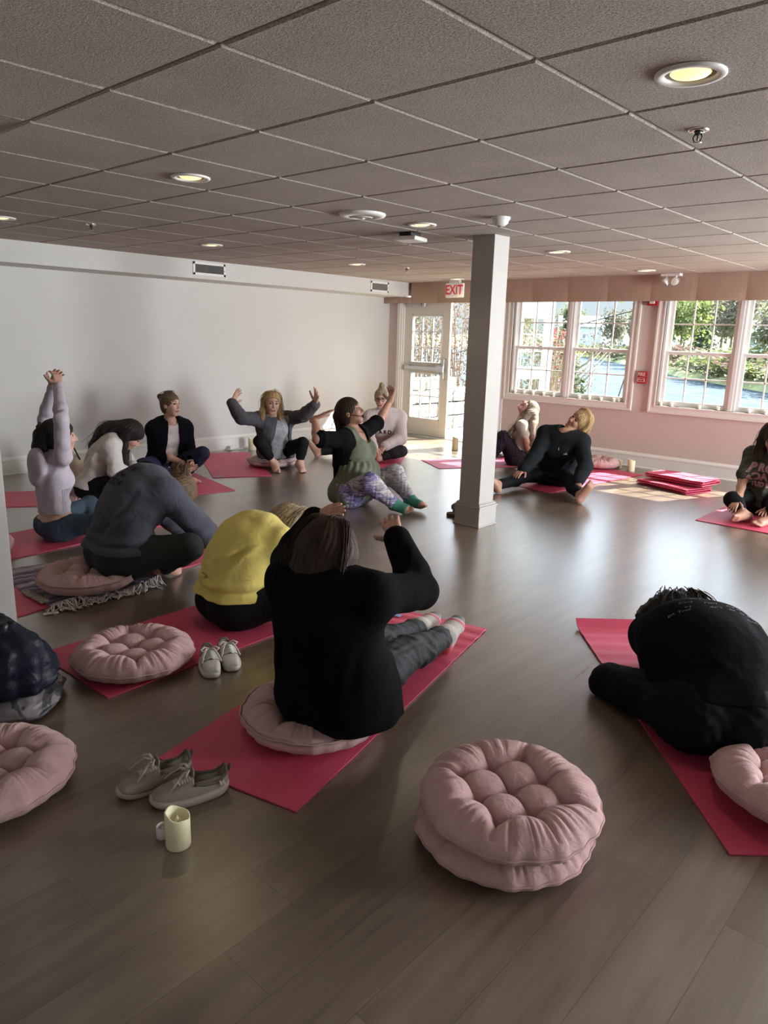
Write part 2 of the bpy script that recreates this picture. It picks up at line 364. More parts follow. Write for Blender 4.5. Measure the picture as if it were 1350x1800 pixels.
# double-hung window pairs
def window(name, a, b_):
    r = empty(name, ((a+b_)/2, YF, 0), None, None); r['kind'] = 'structure'; ox = (a+b_)/2
    def bxs(nm, L, m, bev=.003, par=r):
        q = MB()
        for lo, hi in L: q.box((lo[0]-ox, lo[1], lo[2]), (hi[0]-ox, hi[1], hi[2]))
        return q.build(nm, m, par, bevel=bev)
    c = .09
    bxs('window_casing', [((a-c, -.02, WZ0-c), (a, .0, WZ1+c)), ((b_, -.02, WZ0-c), (b_+c, 0, WZ1+c)), ((a, -.02, WZ0-c), (b_, 0, WZ0)), ((a, -.02, WZ1), (b_, 0, WZ1+c)),
                          ((a-c, -.034, WZ0-c), (a-c+.025, -.02, WZ1+c)), ((b_+c-.025, -.034, WZ0-c), (b_+c, -.02, WZ1+c)), ((a-c+.025, -.034, WZ0-c), (b_+c-.025, -.02, WZ0-c+.025)),
                          ((a-.02, -.030, WZ0), (a, -.0, WZ1)), ((b_, -.030, WZ0), (b_+.02, 0, WZ1)), ((a-.02, -.030, WZ0-.022), (b_+.02, .05, WZ0))], M_trim)
    mid = (a+b_)/2
    bxs('window_frame', [((a, .0, WZ0), (a+.03, .13, WZ1)), ((b_-.03, 0, WZ0), (b_, .13, WZ1)), ((mid-.05, .0, WZ0), (mid+.05, .13, WZ1)), ((mid-.022, -.012, WZ0), (mid+.022, .0, WZ1)),
                         ((a+.03, .02, WZ0), (mid-.05, .128, WZ0+.012)), ((mid+.05, .02, WZ0), (b_-.03, .128, WZ0+.012)), ((a+.03, .002, WZ1-.03), (mid-.05, .128, WZ1)), ((mid+.05, .002, WZ1-.03), (b_-.03, .128, WZ1))], M_vinyl)
    for u0, u1 in ((a+.03, mid-.05), (mid+.05, b_-.03)):
        for nm, y, z0, z1, bot in (('lower_sash', .055, WZ0+.012, 1.405, .045), ('upper_sash', .092, 1.375, WZ1-.02, .036)):
            st = .034; top = .036 if nm == 'lower_sash' else .04
            L = [((u0, y-.016, z0), (u0+st, y+.016, z1)), ((u1-st, y-.016, z0), (u1, y+.016, z1)), ((u0+st, y-.016, z0), (u1-st, y+.016, z0+bot)), ((u0+st, y-.016, z1-top), (u1-st, y+.016, z1))]
            gx0, gx1, gz0, gz1 = u0+st, u1-st, z0+bot, z1-top
            for q in (1, 2): L.append(((gx0+(gx1-gx0)*q/3-.0075, y-.010, gz0), (gx0+(gx1-gx0)*q/3+.0075, y+.010, gz1)))
            L.append(((gx0, y-.010, (gz0+gz1)/2-.0075), (gx1, y+.010, (gz0+gz1)/2+.0075)))
            sash = bxs(nm, L, M_vinyl, .002)
            gp = MB().box((gx0-ox, y-.003, gz0), (gx1-ox, y+.003, gz1)).build('glass_pane', M_glass, sash)
            if nm == 'lower_sash':
                lk = MB(); xm = (u0+u1)/2-ox; lk.cbox((xm, y+.004, z1+.008), (.06, .022, .016), bev=.004); lk.build('sash_lock', M_white, sash)
    return r
for n, (a, b_) in enumerate(WIN): window('window_%d' % (n+1), a, b_)
# ------------------------------------------------------------------ OUTDOORS
ZW = -3.2
def m_leaf(name, c1, c2, rough=.7):
    m = bpy.data.materials.new(name); t, b = nodes_of(m); k = NB(t); o = k.obj()
    k.link(k.ramp(k.noise(o, 1.7, 4), [(.3, c1), (.7, c2)]), b.inputs['Base Color']); b.inputs['Roughness'].default_value = rough; b.inputs['Specular IOR Level'].default_value = .2
    tr = k.n('ShaderNodeBsdfTranslucent'); mx = k.n('ShaderNodeMixShader'); mx.inputs[0].default_value = .4; ou = [q for q in t.nodes if q.type == 'OUTPUT_MATERIAL'][0]
    k.link(b.inputs['Base Color'].links[0].from_socket, tr.inputs[0]); k.link(b.outputs[0], mx.inputs[1]); k.link(tr.outputs[0], mx.inputs[2]); k.link(mx.outputs[0], ou.inputs[0])
    return m
LEAF = {'green': m_leaf('spring_green_leaves', (0.092, 0.122, 0.036), (0.144, 0.166, 0.066)), 'yellow': m_leaf('yellow_green_leaves', (0.153, 0.153, 0.033), (0.199, 0.188, 0.072)), 'grey': m_leaf('budding_grey_twigs', (0.100, 0.092, 0.069), (0.138, 0.127, 0.100)),
        'dark': m_leaf('evergreen_needles', (0.028, 0.047, 0.025), (0.050, 0.074, 0.039)), 'red': m_leaf('red_maple_leaves', (0.138, 0.028, 0.028), (0.193, 0.061, 0.055)), 'pale': m_leaf('pale_olive_leaves', (0.116, 0.127, 0.066), (0.161, 0.166, 0.100)),
        'brown': m_leaf('reddish_brown_twigs', (0.083, 0.047, 0.036), (0.153, 0.105, 0.083)), 'reed': m_leaf('dry_reeds', (0.138, 0.127, 0.044), (0.199, 0.182, 0.094)), 'olive': m_leaf('olive_hedge_leaves', (0.066, 0.072, 0.028), (0.127, 0.122, 0.061))}
M_bark = plain('grey_bark', (.16, .13, .11), .9, var=.2, vs=8)
def leaf_cloud(rng, n, shape, size):
    """n small two-triangle leaves spread in a blob; shape(rng, n) gives their places"""
    c = shape(rng, n); a = rng.normal(size=(n, 3)); a /= np.linalg.norm(a, axis=1)[:, None]; b = np.cross(a, rng.normal(size=(n, 3))); b /= np.linalg.norm(b, axis=1)[:, None]
    s = (size*rng.uniform(.6, 1.4, n))[:, None]; v = np.stack([c-a*s, c+b*s*.6, c+a*s, c-b*s*.6], 1).reshape(-1, 3)
    return v, np.arange(4*n).reshape(-1, 4)
def crown_shape(h, r, z0, clumps=16):
    def f(rng, n):
        k = rng.normal(size=(clumps, 3)); k /= np.linalg.norm(k, axis=1)[:, None]; k *= rng.uniform(.35, .95, clumps)[:, None]
        cc = k*np.array([r, r, h/2])+np.array([0, 0, z0+h/2]); i = rng.integers(0, clumps, n)
        return cc[i]+rng.normal(size=(n, 3))*np.array([r, r, h/2])*.24
    return f
def cone_shape(h, r, z0):
    def f(rng, n):
        u = rng.uniform(0, 1, n)**.7; a = rng.uniform(0, 2*PI, n); rad = r*(1.02-0)*u*rng.uniform(.6, 1, n)*(1+.25*np.sin(u*40))
        return np.stack([rad*np.cos(a), rad*np.sin(a), z0+h*(1-u)], 1)
    return f
def trunk_mb(rng, h, r, n=6, spread=.35):
    b = MB(); b.tube([(0, 0, -.5), (.02*h*.2, 0, h*.3), (0, .02*h*.3, h*.65), (.01*h, 0, h*.95)], [r, r*.75, r*.45, r*.12], 7)
    for q in range(n):
        z = h*(.28+.5*q/n); a = rng.uniform(0, 2*PI); L = h*spread*rng.uniform(.6, 1.1)
        b.tube([(0, 0, z), (L*.5*math.cos(a), L*.5*math.sin(a), z+L*.35), (L*math.cos(a), L*math.sin(a), z+L*.9)], [r*.4, r*.25, r*.06], 5)
    return b
PROTO = {}
def tree(kind, loc, h, label, group, seed, leafn=1500, leaf=.34):
    key = (kind, seed % 3, leafn)
    if key not in PROTO:
        rng = np.random.default_rng(seed); H0 = 10.0
        shp = cone_shape(9, 2.6, 1) if kind == 'dark' else crown_shape(5, 1.1, 4.5, 10) if kind == 'red' else crown_shape(7.6, 3.6, 2.4, 20)
        v, f = leaf_cloud(rng, leafn, shp, leaf); PROTO[key] = (v, f, trunk_mb(rng, 9.4, .22, 9), {})
    v, f, tk, cache = PROTO[key]
    r = empty('tree', loc, label, 'tree', group, rz=seed*1.7); r.scale = (h/10,)*3
    if 'c' in cache:
        for nm in 'ct':
            c = cache[nm].copy(); COL.objects.link(c); c.parent = r
    else:
        cache['c'] = from_np('crown', v, f, LEAF[kind], r, smooth=False); cache['t'] = tk.build('trunk', M_bark, r, smooth=True)
    return r
# ground: patio, bank falling to the lake, far shore
def grid_mesh(name, xs, ys, zf, mat):
    v = [(x, y, zf(x, y)) for y in ys for x in xs]; n = len(xs)
    f = [(j*n+i, j*n+i+1, (j+1)*n+i+1, (j+1)*n+i) for j in range(len(ys)-1) for i in range(n-1)]
    return tag(from_np(name, v, f, mat), kind='structure')
M_soil = plain('bank_grass', (.20, .22, .09), .9, var=.35, vs=1.2)
grid_mesh('lawn', np.linspace(-40, 30, 36), [8.85, 10, 11.5, 13, 15, 17, 19, 21, 24], lambda x, y: -.07-max(0, y-10.5)*.26+(.0 if y < 10 else .05*math.sin(x*1.3+y)), M_soil)
M_pave = plain('patio_paving', (.30, .285, .26), .85, var=.12, vs=5, bump=.3, bs=30)
pb = MB(); rng0 = np.random.default_rng(3)
for i in range(8):
    for j in range(5):
        x, y = -7.5+i*.41, 8.86+j*.36; pb.cbox((x+.2, y+.17, -.065), (.395, .345, .06), bev=.008)
tag(pb.build('paving', M_pave), kind='structure')
def m_water():
    m = bpy.data.materials.new('lake_water'); t, b = nodes_of(m); k = NB(t); p = k.pos()
    w1 = k.noise(k.scale(p, .55, 1.3, 1), 1.0, 6, .65, .5)
    k.link(k.ramp(w1, [(.38, (.018, .030, .045)), (.5, (.034, .050, .067)), (.64, (.062, .082, .10))]), b.inputs['Base Color']); b.inputs['Roughness'].default_value = .5; b.inputs['Specular IOR Level'].default_value = .06
    k.bump(w1, .5, .4, b); return m
tag(MB().add([(-400, 19, ZW), (150, 19, ZW), (150, 420, ZW), (-400, 420, ZW)], [(0, 1, 2, 3)]).build('lake', m_water()), kind='structure')
SH = [(-330, 330), (-160, 232), (-97.6, 191), (-67.5, 148), (-37.3, 101.7), (-21.7, 81.4), (-5, 62), (30, 45)]
v = []; f = []
for i, (x, y) in enumerate(SH):
    for d, z in ((0, ZW-.3), (.8, ZW+.5), (6, ZW+1.6), (40, ZW+4.5), (160, ZW+9)): v.append((x+d*.62, y+d*.78, z))
for i in range(len(SH)-1):
    for q in range(4): f.append((i*5+q, (i+1)*5+q, (i+1)*5+q+1, i*5+q+1))
tag(from_np('hillside', v, f, plain('far_bank', (.20, .22, .10), .9, var=.3, vs=.15)), kind='structure')
def shore(t, d, dz=0):
    i = min(int(t), len(SH)-2); u = t-i; x = SH[i][0]*(1-u)+SH[i+1][0]*u; y = SH[i][1]*(1-u)+SH[i+1][1]*u
    z = np.interp(d, [0, .8, 6, 40, 160], [-.3, .5, 1.6, 4.5, 9])+ZW
    return (x+d*.62, y+d*.78, z+dz)
kinds = ['green', 'pale', 'grey', 'yellow', 'green', 'grey', 'pale']; word = {'green': 'fresh green', 'pale': 'pale olive', 'grey': 'grey budding', 'yellow': 'yellow green', 'dark': 'dark evergreen'}
rt_ = random.Random(11)
for i in range(46):
    t = 1.0+5.3*(i+.5)/46+rt_.uniform(-.04, .04); d = (9, 26, 48)[i % 3]+rt_.uniform(-3, 5); kd = kinds[i % 7]
    if (1.35 < t < 1.9 or 3.62 < t < 4.1) and d < 34: continue
    near = t > 4; hh = rt_.uniform(9, 13)*(1.15 if not near else .85)
    if d > 30: kd = 'grey' if i % 2 else 'pale'
    tree(kd, shore(t, d), hh, '%s spring tree on the bank across the lake' % word[kd], 'trees across the lake', i*5+1)
for i, (t, d, hh) in enumerate(((3.26, 14, 9), (4.75, 12, 10), (4.95, 15, 8))): tree('dark', shore(t, d), hh, 'dark evergreen tree on the bank across the lake', 'trees across the lake', i*3+2, 1800, .3)
bush = {}
for i in range(44):
    t = 1.6+4.6*(i+.5)/44; kd = ('grey', 'green', 'brown', 'pale', 'yellow')[(i*3+i//5) % 5]
    if kd not in bush:
        vv, ff = leaf_cloud(np.random.default_rng(50+i), 700, crown_shape(2.2, 2.2, .0, 12), .16); bush[kd] = from_np('shrub', vv, ff, LEAF[kd], smooth=False); o = bush[kd]
    else: o = bush[kd].copy(); COL.objects.link(o)
    o.location = shore(t, rt_.uniform(.8, 4)); s = rt_.uniform(.9, 1.7); o.scale = (s*1.4, s*1.4, s*.9); o.rotation_euler = (0, 0, i*2.1)
    tag(o, 'low %s shrub at the water line of the far bank' % {'grey': 'grey twiggy', 'green': 'green', 'brown': 'reddish brown', 'pale': 'pale olive', 'yellow': 'yellow green'}[kd], 'shrub', 'shrubs along the far bank')
# houses across the water
def house(loc, rz, W, D, Hh, roofh, label, wallc, gable_front=True):
    r = empty('house', loc, label, 'house', None, rz); mw = plain('house_siding_%d' % int(wallc[0]*100), wallc, .8, var=.04, vs=2); mr = plain('house_shingles', (.27, .29, .32), .9, var=.12, vs=3); mt = plain('house_trim', (.82, .82, .82), .6); mg = plain('house_window_glass', (.16, .20, .25), .15)
    b = MB(); b.box((-W/2, -D/2, -2), (W/2, D/2, Hh)); b.add([(-W/2, -D/2, Hh), (-W/2, D/2, Hh), (-W/2, 0, Hh+roofh), (W/2, -D/2, Hh), (W/2, D/2, Hh), (W/2, 0, Hh+roofh)], [(0, 2, 1), (3, 4, 5)]); b.build('wall', mw, r)
    b = MB(); e_ = .5; sl = roofh/(D/2)
    for sg in (-1, 1): b.add([(-W/2-e_, sg*(D/2+e_), Hh-e_*sl), (W/2+e_, sg*(D/2+e_), Hh-e_*sl), (W/2+e_, 0, Hh+roofh), (-W/2-e_, 0, Hh+roofh), (-W/2-e_, sg*(D/2+e_), Hh-e_*sl+.25), (W/2+e_, sg*(D/2+e_), Hh-e_*sl+.25), (W/2+e_, 0, Hh+roofh+.25), (-W/2-e_, 0, Hh+roofh+.25)], [(0, 1, 2, 3), (4, 7, 6, 5), (0, 4, 5, 1), (3, 2, 6, 7), (0, 3, 7, 4), (1, 5, 6, 2)])
    b.build('roof', mr, r)
    # cross gable on the lake side
    b = MB(); gw = W*.26; gx = W*.27; b.box((gx-gw/2, -D/2-1.2, -2), (gx+gw/2, 0, Hh+.4)); b.add([(gx-gw/2, -D/2-1.2, Hh+.4), (gx+gw/2, -D/2-1.2, Hh+.4), (gx, -D/2-1.2, Hh+.4+gw*.7)], [(0, 1, 2)]); b.build('gable_wall', mt, r)
    b = MB()
    for sg in (-1, 1): b.add([(gx+sg*(gw/2+.4), -D/2-1.6, Hh+.1), (gx, -D/2-1.6, Hh+.5+gw*.7), (gx, D*.1, Hh+.5+gw*.7), (gx+sg*(gw/2+.4), D*.1, Hh+.1)], [(0, 1, 2, 3)])
    b.build('gable_roof', mr, r)
    for q in range(5):
        for zz in (.7, 3.3):
            if zz+1.4 > Hh: continue
            x = -W*.42+q*W*.155; wf = MB().box((x-.62, -D/2-.06, zz-.1), (x+.62, -D/2, zz+1.5)).build('window', mt, r); MB().box((x-.5, -D/2-.09, zz), (x+.5, -D/2-.05, zz+1.4)).build('pane', mg, wf)
    for zz in (.7, 3.3):
        wf = MB().box((gx-.9, -D/2-1.27, zz-.1), (gx+.9, -D/2-1.2, zz+1.5)).build('window', mt, r); MB().box((gx-.75, -D/2-1.3, zz), (gx+.75, -D/2-1.26, zz+1.4)).build('pane', mg, wf)
    return r
house(shore(1.62, 17, 1.9), math.radians(26), 20, 9, 4.4, 3.0, 'large grey shingled house with a white gable across the lake', (.36, .39, .43))
house(shore(3.85, 17, 1.3), math.radians(18), 9, 6, 2.2, 1.9, 'low grey gabled cottage behind the trees across the lake', (.48, .52, .56))
# near the building: stone retaining wall, hedge, maple, reeds
M_stone = plain('split_face_stone', (.33, .32, .305), .95, var=.2, vs=16, bump=1.0, bs=38)
sw = empty('retaining_wall', (-7.75, 8.9, -.1), 'stone block retaining wall stepping down beside the open door', 'wall'); rg = random.Random(5)
for c, z in enumerate((-.05, .18, .41, .63, .83)):
    y = 8.9-(.18 if c % 2 else 0); hgt = .222 if c < 3 else .195
    while y < 13.0:
        L = rg.uniform(.30, .46); top = 1.02-(y-8.9)*.27
        if z+hgt*.6 < top:
            bm = bmesh.new(); bmesh.ops.create_cube(bm, size=1); bmesh.ops.scale(bm, vec=(.30, L-.012, hgt-.010), verts=bm.verts); bmesh.ops.bevel(bm, geom=bm.edges[:], offset=.018, segments=1, affect='EDGES'); bmesh.ops.subdivide_edges(bm, edges=bm.edges[:], cuts=2, use_grid_fill=True)
            for q in bm.verts: q.co += Vector((rg.uniform(-.018, .018), rg.uniform(-.006, .006), rg.uniform(-.006, .006)))
            me = bpy.data.meshes.new('stone_block'); bm.to_mesh(me); bm.free(); o = link('stone_block', me, M_stone, sw); o.location = (.05*rg.random()-.02*c, y+L/2-8.9, z+hgt/2+.1)
        y += L
def hedge(loc, hx, hy, hz, kinds_, label, seed):
    r = empty('hedge', loc, label, 'hedge', 'hedge shrubs behind the stone wall'); rng = np.random.default_rng(seed); b = MB()
    for q in range(26):
        a = rng.uniform(-.35, .35, 2); p0 = (rng.uniform(-hx, hx)*.6, rng.uniform(-hy, hy)*.8, 0); b.tube([p0, (p0[0]+a[0]*.5, p0[1]+a[1]*.5, hz*.5), (p0[0]+a[0]*1.6, p0[1]+a[1]*1.6, hz*rng.uniform(.8, 1.05))], [.02, .013, .004], 5)
    b.build('twigs', plain('hedge_twigs', (.22, .15, .12), .9), r)
    for kd, n in kinds_:
        v, f = leaf_cloud(rng, n, lambda g, m: np.stack([g.uniform(-hx, hx, m), g.uniform(-hy, hy, m), hz*g.uniform(0.02, 1, m)**.9*(1-.12*g.uniform(0, 1, m))], 1), .024); from_np('foliage', v, f, LEAF[kd], r, smooth=False)
hedge((-8.9, 9.6, .2), .75, .9, 3.0, (('olive', 2600), ('brown', 2600)), 'twiggy olive hedge seen through the closed door leaf', 1)
hedge((-9.1, 11.3, .1), .8, .95, 3.1, (('brown', 4200), ('olive', 1500)), 'reddish brown twiggy hedge framed by the open doorway', 2)
hedge((-9.0, 13.2, -.3), .9, 1.0, 3.0, (('olive', 3000), ('brown', 1800), ('red', 160)), 'olive hedge with red leaves beyond the doorway, farther along the wall', 3)
hedge((-8.8, 15.3, -.9), .9, 1.1, 2.9, (('brown', 2600), ('pale', 1600)), 'brown hedge seen in the left pair of windows', 4)
tree('red', (-10.1, 18, -2.05), 4.7, 'small red leaved maple by the near water edge', None, 7, 260, .16)
tree('dark', (-10.7, 19.6, -2.4), 4.8, 'dark evergreen behind the red maple', None, 8, 900, .22)
tree('grey', (-10.0, 16.8, -1.8), 3.0, 'bare twiggy bush leaning over the near bank', None, 10, 700, .2)
def reeds(loc, n, spread, hh, kd, label, seed):
    rng = np.random.default_rng(seed); b = MB()
    for q in range(n):
        x, y = rng.uniform(-spread, spread), rng.uniform(-.5, .5); L = hh*rng.uniform(.55, 1.1); a, c = rng.normal(0, .14, 2)*L
        b.add([(x-.012, y, 0), (x+.012, y, 0), (x+a*.4+.016, y+c*.4, L*.6), (x+a*.4-.016, y+c*.4, L*.6), (x+a, y+c, L)], [(0, 1, 2, 3), (3, 2, 4)])
    return tag(b.build('reed_clump', LEAF[kd], loc=loc), label, 'reeds', 'reeds along the near bank', 'stuff')
reeds((-7.3, 14.2, -1.05), 320, 1.0, 1.35, 'reed', 'tall yellow reeds left of the mullion in the left window pair', 1)
reeds((-5.2, 14.3, -1.05), 420, .95, 1.15, 'reed', 'yellow reeds low in the right half of the left window pair', 2)
reeds((-3.55, 14.4, -1.1), 260, .7, 1.0, 'pale', 'pale reeds low in the left half of the right window pair', 3)
reeds((-1.9, 14.4, -1.1), 300, .8, .9, 'reed', 'dry reeds low at the right edge of the right window pair', 4)
M_wire = plain('black_wire', (.02, .02, .022), .6)

g_ = MB(); g_.tube([(-5.60, 12, -.02), (-5.28, 12, 1.3), (-4.55, 12, 4.4)], .011, 6); tag(g_.build('guy_wire', M_wire, smooth=True), 'black slanting guy wire outside the left window pair', 'wire')
g_ = MB(); g_.tube([(-40, 40, -2.4+1.2), (-30, 40, .4), (-20.6, 40, 2.45), (-17.67, 40, 3.18), (-8, 40, 5.6)], .035, 5); tag(g_.build('power_line', M_wire, smooth=True), 'thin overhead line rising across the sky in the left window pair', 'wire')
# ------------------------------------------------------------------ CEILING AND WALL FITTINGS
M_bulb = plain('warm_lamp_glass', (1, .9, .65), .4, emit=(1, .70, .30), es=1.35)
M_reflect = plain('satin_reflector', (.72, .66, .58), .28, metal=.85)
def downlight(x, y, label):
    r = empty('recessed_light', (x, y, CH), label, 'ceiling light', 'recessed ceiling lights')
    MB().lathe([(.098, -.001), (.098, -.006), (.092, -.010), (.074, -.009), (.071, -.004), (.070, .010), (.0705, .012)], n=36).build('trim_ring', M_white, r, smooth=True)
    MB().lathe([(.070, .000), (.068, .004), (.064, .010), (.062, .012)], n=36).build('reflector', M_reflect, r, smooth=True)
    MB().lathe([(.0001, -.012), (.030, -.0105), (.050, -.005), (.060, .003), (.062, .011)], n=28).build('bulb', M_bulb, r, smooth=True)
    l = bpy.data.lights.new('lamp_glow', 'SPOT'); l.energy = 9; l.color = (1, .78, .5); l.spot_size = math.radians(130); l.spot_blend = .8; l.shadow_soft_size = .06
    o = bpy.data.objects.new('lamp_glow', l); COL.objects.link(o); o.parent = r; o.location = (0, 0, -.03)
for x, y, lb in ((-.92, 2.28, 'large recessed light nearest the camera at upper right'), (-3.41, 2.27, 'recessed light in the ceiling left of the round speaker'), (-5.84, 2.28, 'recessed light cut by the left photo edge'),
                 (-5.86, 4.1, 'recessed light near the soffit beyond the first vent'), (-5.92, 6.04, 'recessed light in front of the second soffit vent'), (-3.42, 4.13, 'recessed light between the round speaker and smoke detector'),
                 (-3.40, 5.99, 'recessed light just right of the column top'), (-3.45, 7.96, 'recessed light near the twin emergency lamp'), (-6.13, 8.17, 'recessed light above the exit sign')): downlight(x, y, lb)
M_chrome = plain('chrome', (.75, .75, .76), .12, metal=1)
def sprinkler(x, y, label):
    r = empty('sprinkler_head', (x, y, CH), label, 'sprinkler', 'ceiling sprinklers')
    MB().lathe([(.036, 0), (.036, -.003), (.030, -.007), (.016, -.006)], n=28).build('escutcheon', M_chrome, r, smooth=True)
    b = MB(); b.tube([(0, 0, 0), (0, 0, -.018)], .012, 12); b.tube([(.011, 0, -.014), (.016, 0, -.026), (.010, 0, -.040)], .003, 6); b.tube([(-.011, 0, -.014), (-.016, 0, -.026), (-.010, 0, -.040)], .003, 6); b.tube([(0, 0, -.018), (0, 0, -.036)], .0028, 6); b.build('frame', plain('dark_bronze', (.08, .07, .065), .4, metal=.6), r, smooth=True)
    MB().lathe([(.0001, -.046), (.016, -.045), (.017, -.043), (.006, -.040)], n=20).build('deflector', M_chrome, r, smooth=True)
sprinkler(-1.105, 2.867, 'sprinkler head below the large recessed light'); sprinkler(-5.575, 2.824, 'sprinkler head over the left wall side'); sprinkler(-5.717, 6.652, 'small distant sprinkler head before the exit sign')
r = empty('ceiling_speaker', (-3.466, 3.58, CH), 'round white ceiling speaker with a grille ring', 'speaker')
MB().lathe([(.150, 0), (.150, -.008), (.142, -.016), (.088, -.022), (.086, -.018)], n=44).build('bezel', M_white, r, smooth=True)
b = MB(); b.lathe([(.086, -.018), (.05, -.024), (.0001, -.026)], n=36); gr = b.build('grille', plain('speaker_grille', (.50, .50, .48), .6, bump=1, bs=900), r, smooth=True)
MB().lathe([(.060, -.0236), (.062, -.028), (.066, -.0225)], n=36).build('ring', M_white, r, smooth=True); MB().lathe([(.0001, -.034), (.014, -.032), (.018, -.026)], n=20).build('dome', M_white, r, smooth=True)
r = empty('smoke_detector', (-2.796, 4.155, CH), 'white domed smoke detector above the column', 'smoke detector')
MB().lathe([(.062, 0), (.062, -.012), (.056, -.018)], n=32).build('base', M_white, r, smooth=True); MB().lathe([(.054, -.017), (.050, -.036), (.030, -.052), (.0001, -.054)], n=32).build('dome', M_white, r, smooth=True); MB().lathe([(.018, -.053), (.016, -.058), (.0001, -.059)], n=20).build('sensor', plain('grey_sensor', (.25, .25, .25), .5), r, smooth=True)
r = empty('access_point', (-3.767, 4.409, CH), 'square white wireless access point hung on a black mount', 'access point')
MB().cbox((0, 0, -.016), (.12, .12, .032), bev=.008).build('mount', M_black, r); b = MB(); b.cbox((0, 0, -.047), (.20, .20, .030), M=Rz(.2), bev=.012); b.build('housing', M_white, r)
def vent(y0, y1, z0, z1, label):
    r = empty('air_vent', (-7.27, (y0+y1)/2, (z0+z1)/2), label, 'vent', 'soffit vents'); hy, hz = (y1-y0)/2, (z1-z0)/2
    b = MB(); e_ = .026
    for lo, hi in (((-hy, -hz), (hy, -hz+e_)), ((-hy, hz-e_), (hy, hz)), ((-hy, -hz), (-hy+e_, hz)), ((hy-e_, -hz), (hy, hz))): b.box((0, lo[0], lo[1]), (.010, hi[0], hi[1]))
    b.build('frame', M_white, r, bevel=.002); MB().box((.0005, -hy+e_, -hz+e_), (.0015, hy-e_, hz-e_)).build('duct', M_black, r)
    s = MB(); n = 24
    for q in range(n): yq = -hy+e_+(2*(hy-e_))*(q+.5)/n; s.add([(.0016, yq-.0035, -hz+e_), (.009, yq+.0015, -hz+e_), (.009, yq+.0015, hz-e_), (.0016, yq-.0035, hz-e_)], [(0, 1, 2, 3)])
    s.build('louvre', plain('vent_louvre', (.30, .29, .27), .5), r); MB().cbox((.012, hy-.016, -.01), (.006, .016, .006)).build('lever', plain('vent_lever', (.25, .25, .24), .5), r)
vent(4.83, 5.26, 2.095, 2.235, 'dark louvred air vent in the soffit above the left wall'); vent(7.70, 8.07, 2.085, 2.225, 'small grey louvred air vent at the soffit end near the door')
# exit sign, emergency lamp, fire devices
def place_text(mb, body, size, M, off, **kw):
    v, f = text_mesh(body, size, **kw); mb.add([tuple(M @ q + Vector(off)) for q in v], f)
M_red = plain('sign_red', (.62, .03, .06), .5, emit=(.62, .03, .06), es=.25); M_signface = plain('lit_sign_face', (.80, .78, .72), .5, emit=(.8, .76, .68), es=.12)
r = empty('exit_sign', (-6.315, 8.38, 2.122), 'white exit sign with red letters hung above the door', 'sign')
MB().cbox((0, 0, 0), (.30, .045, .19), bev=.012).build('housing', M_signface, r); MB().cbox((0, 0, .12), (.17, .06, .05), bev=.008).build('canopy', M_white, r)
b = MB(); place_text(b, 'EXIT', .175, Matrix(((.82, 0, 0), (0, 0, 1), (0, 1.0, 0))), (0, -.0235, 0), bold=.004); b.build('lettering', M_red, r)
r = empty('emergency_light', (-3.36, 8.44, CH), 'twin head white emergency lamp above the window valance', 'lamp')
MB().cbox((0, 0, -.014), (.22, .09, .028), bev=.006).build('housing', M_white, r)
for sx, tilt, nm in ((-.055, (-.55, -.5, -.75), 'lamp_head'), (.055, (.35, -.9, -.35), 'lamp_head')):
    q = Vector(tilt).to_track_quat('Z', 'Y').to_matrix(); o = (sx, -.01, -.085)
    h = MB().lathe([(.0001, -.045), (.022, -.042), (.040, -.015), (.048, .02), (.046, .024)], c=o, M=q, n=24).build(nm, M_white, r, smooth=True)
    MB().lathe([(.0001, .022), (.030, .020), (.044, .012)], c=o, M=q, n=24).build('lens', plain('lamp_lens', (.62, .60, .56), .2, bump=1, bs=120), h, smooth=True); MB().tube([(sx, 0, -.02), (sx, -.01, -.06)], .012, 8).build('arm', M_white, r, smooth=True)
M_fire = plain('fire_red', (.42, .012, .02), .35); M_fireletter = plain('fire_lettering', (.80, .62, .60), .5)
r = empty('fire_alarm_pull_station', (-3.662, YF, 1.09), 'red fire alarm pull station on the wall between the windows', 'fire alarm')
MB().cbox((0, -.022, 0), (.10, .044, .145), bev=.006).build('housing', M_fire, r); b = MB(); place_text(b, 'FIRE', .056, Matrix(((.88, 0, 0), (0, 0, 1), (0, 1.1, 0))), (0, -.0455, .036), bold=.0012); b.build('lettering', M_fireletter, r)
b = MB()
for lo, hi in (((-.042, -.052), (.042, -.046)), ((-.042, -.008), (.042, -.002)), ((-.042, -.052), (-.036, -.002)), ((.036, -.052), (.042, -.002))): b.box((lo[0], -.050, lo[1]), (hi[0], -.044, hi[1]))
b.tube([(-.026, -.047, -.020), (-.006, -.047, -.030), (.024, -.047, -.022)], .004, 6); b.build('pull_handle', M_fireletter, r)
r = empty('fire_alarm_strobe', (-3.62, YF, 1.985), 'red fire alarm strobe half hidden by the window valance', 'fire alarm'); MB().cbox((0, -.03, 0), (.13, .06, .13), bev=.008).build('housing', M_fire, r); MB().cbox((0, -.066, -.01), (.06, .02, .07), bev=.006).build('lens', M_white, r)
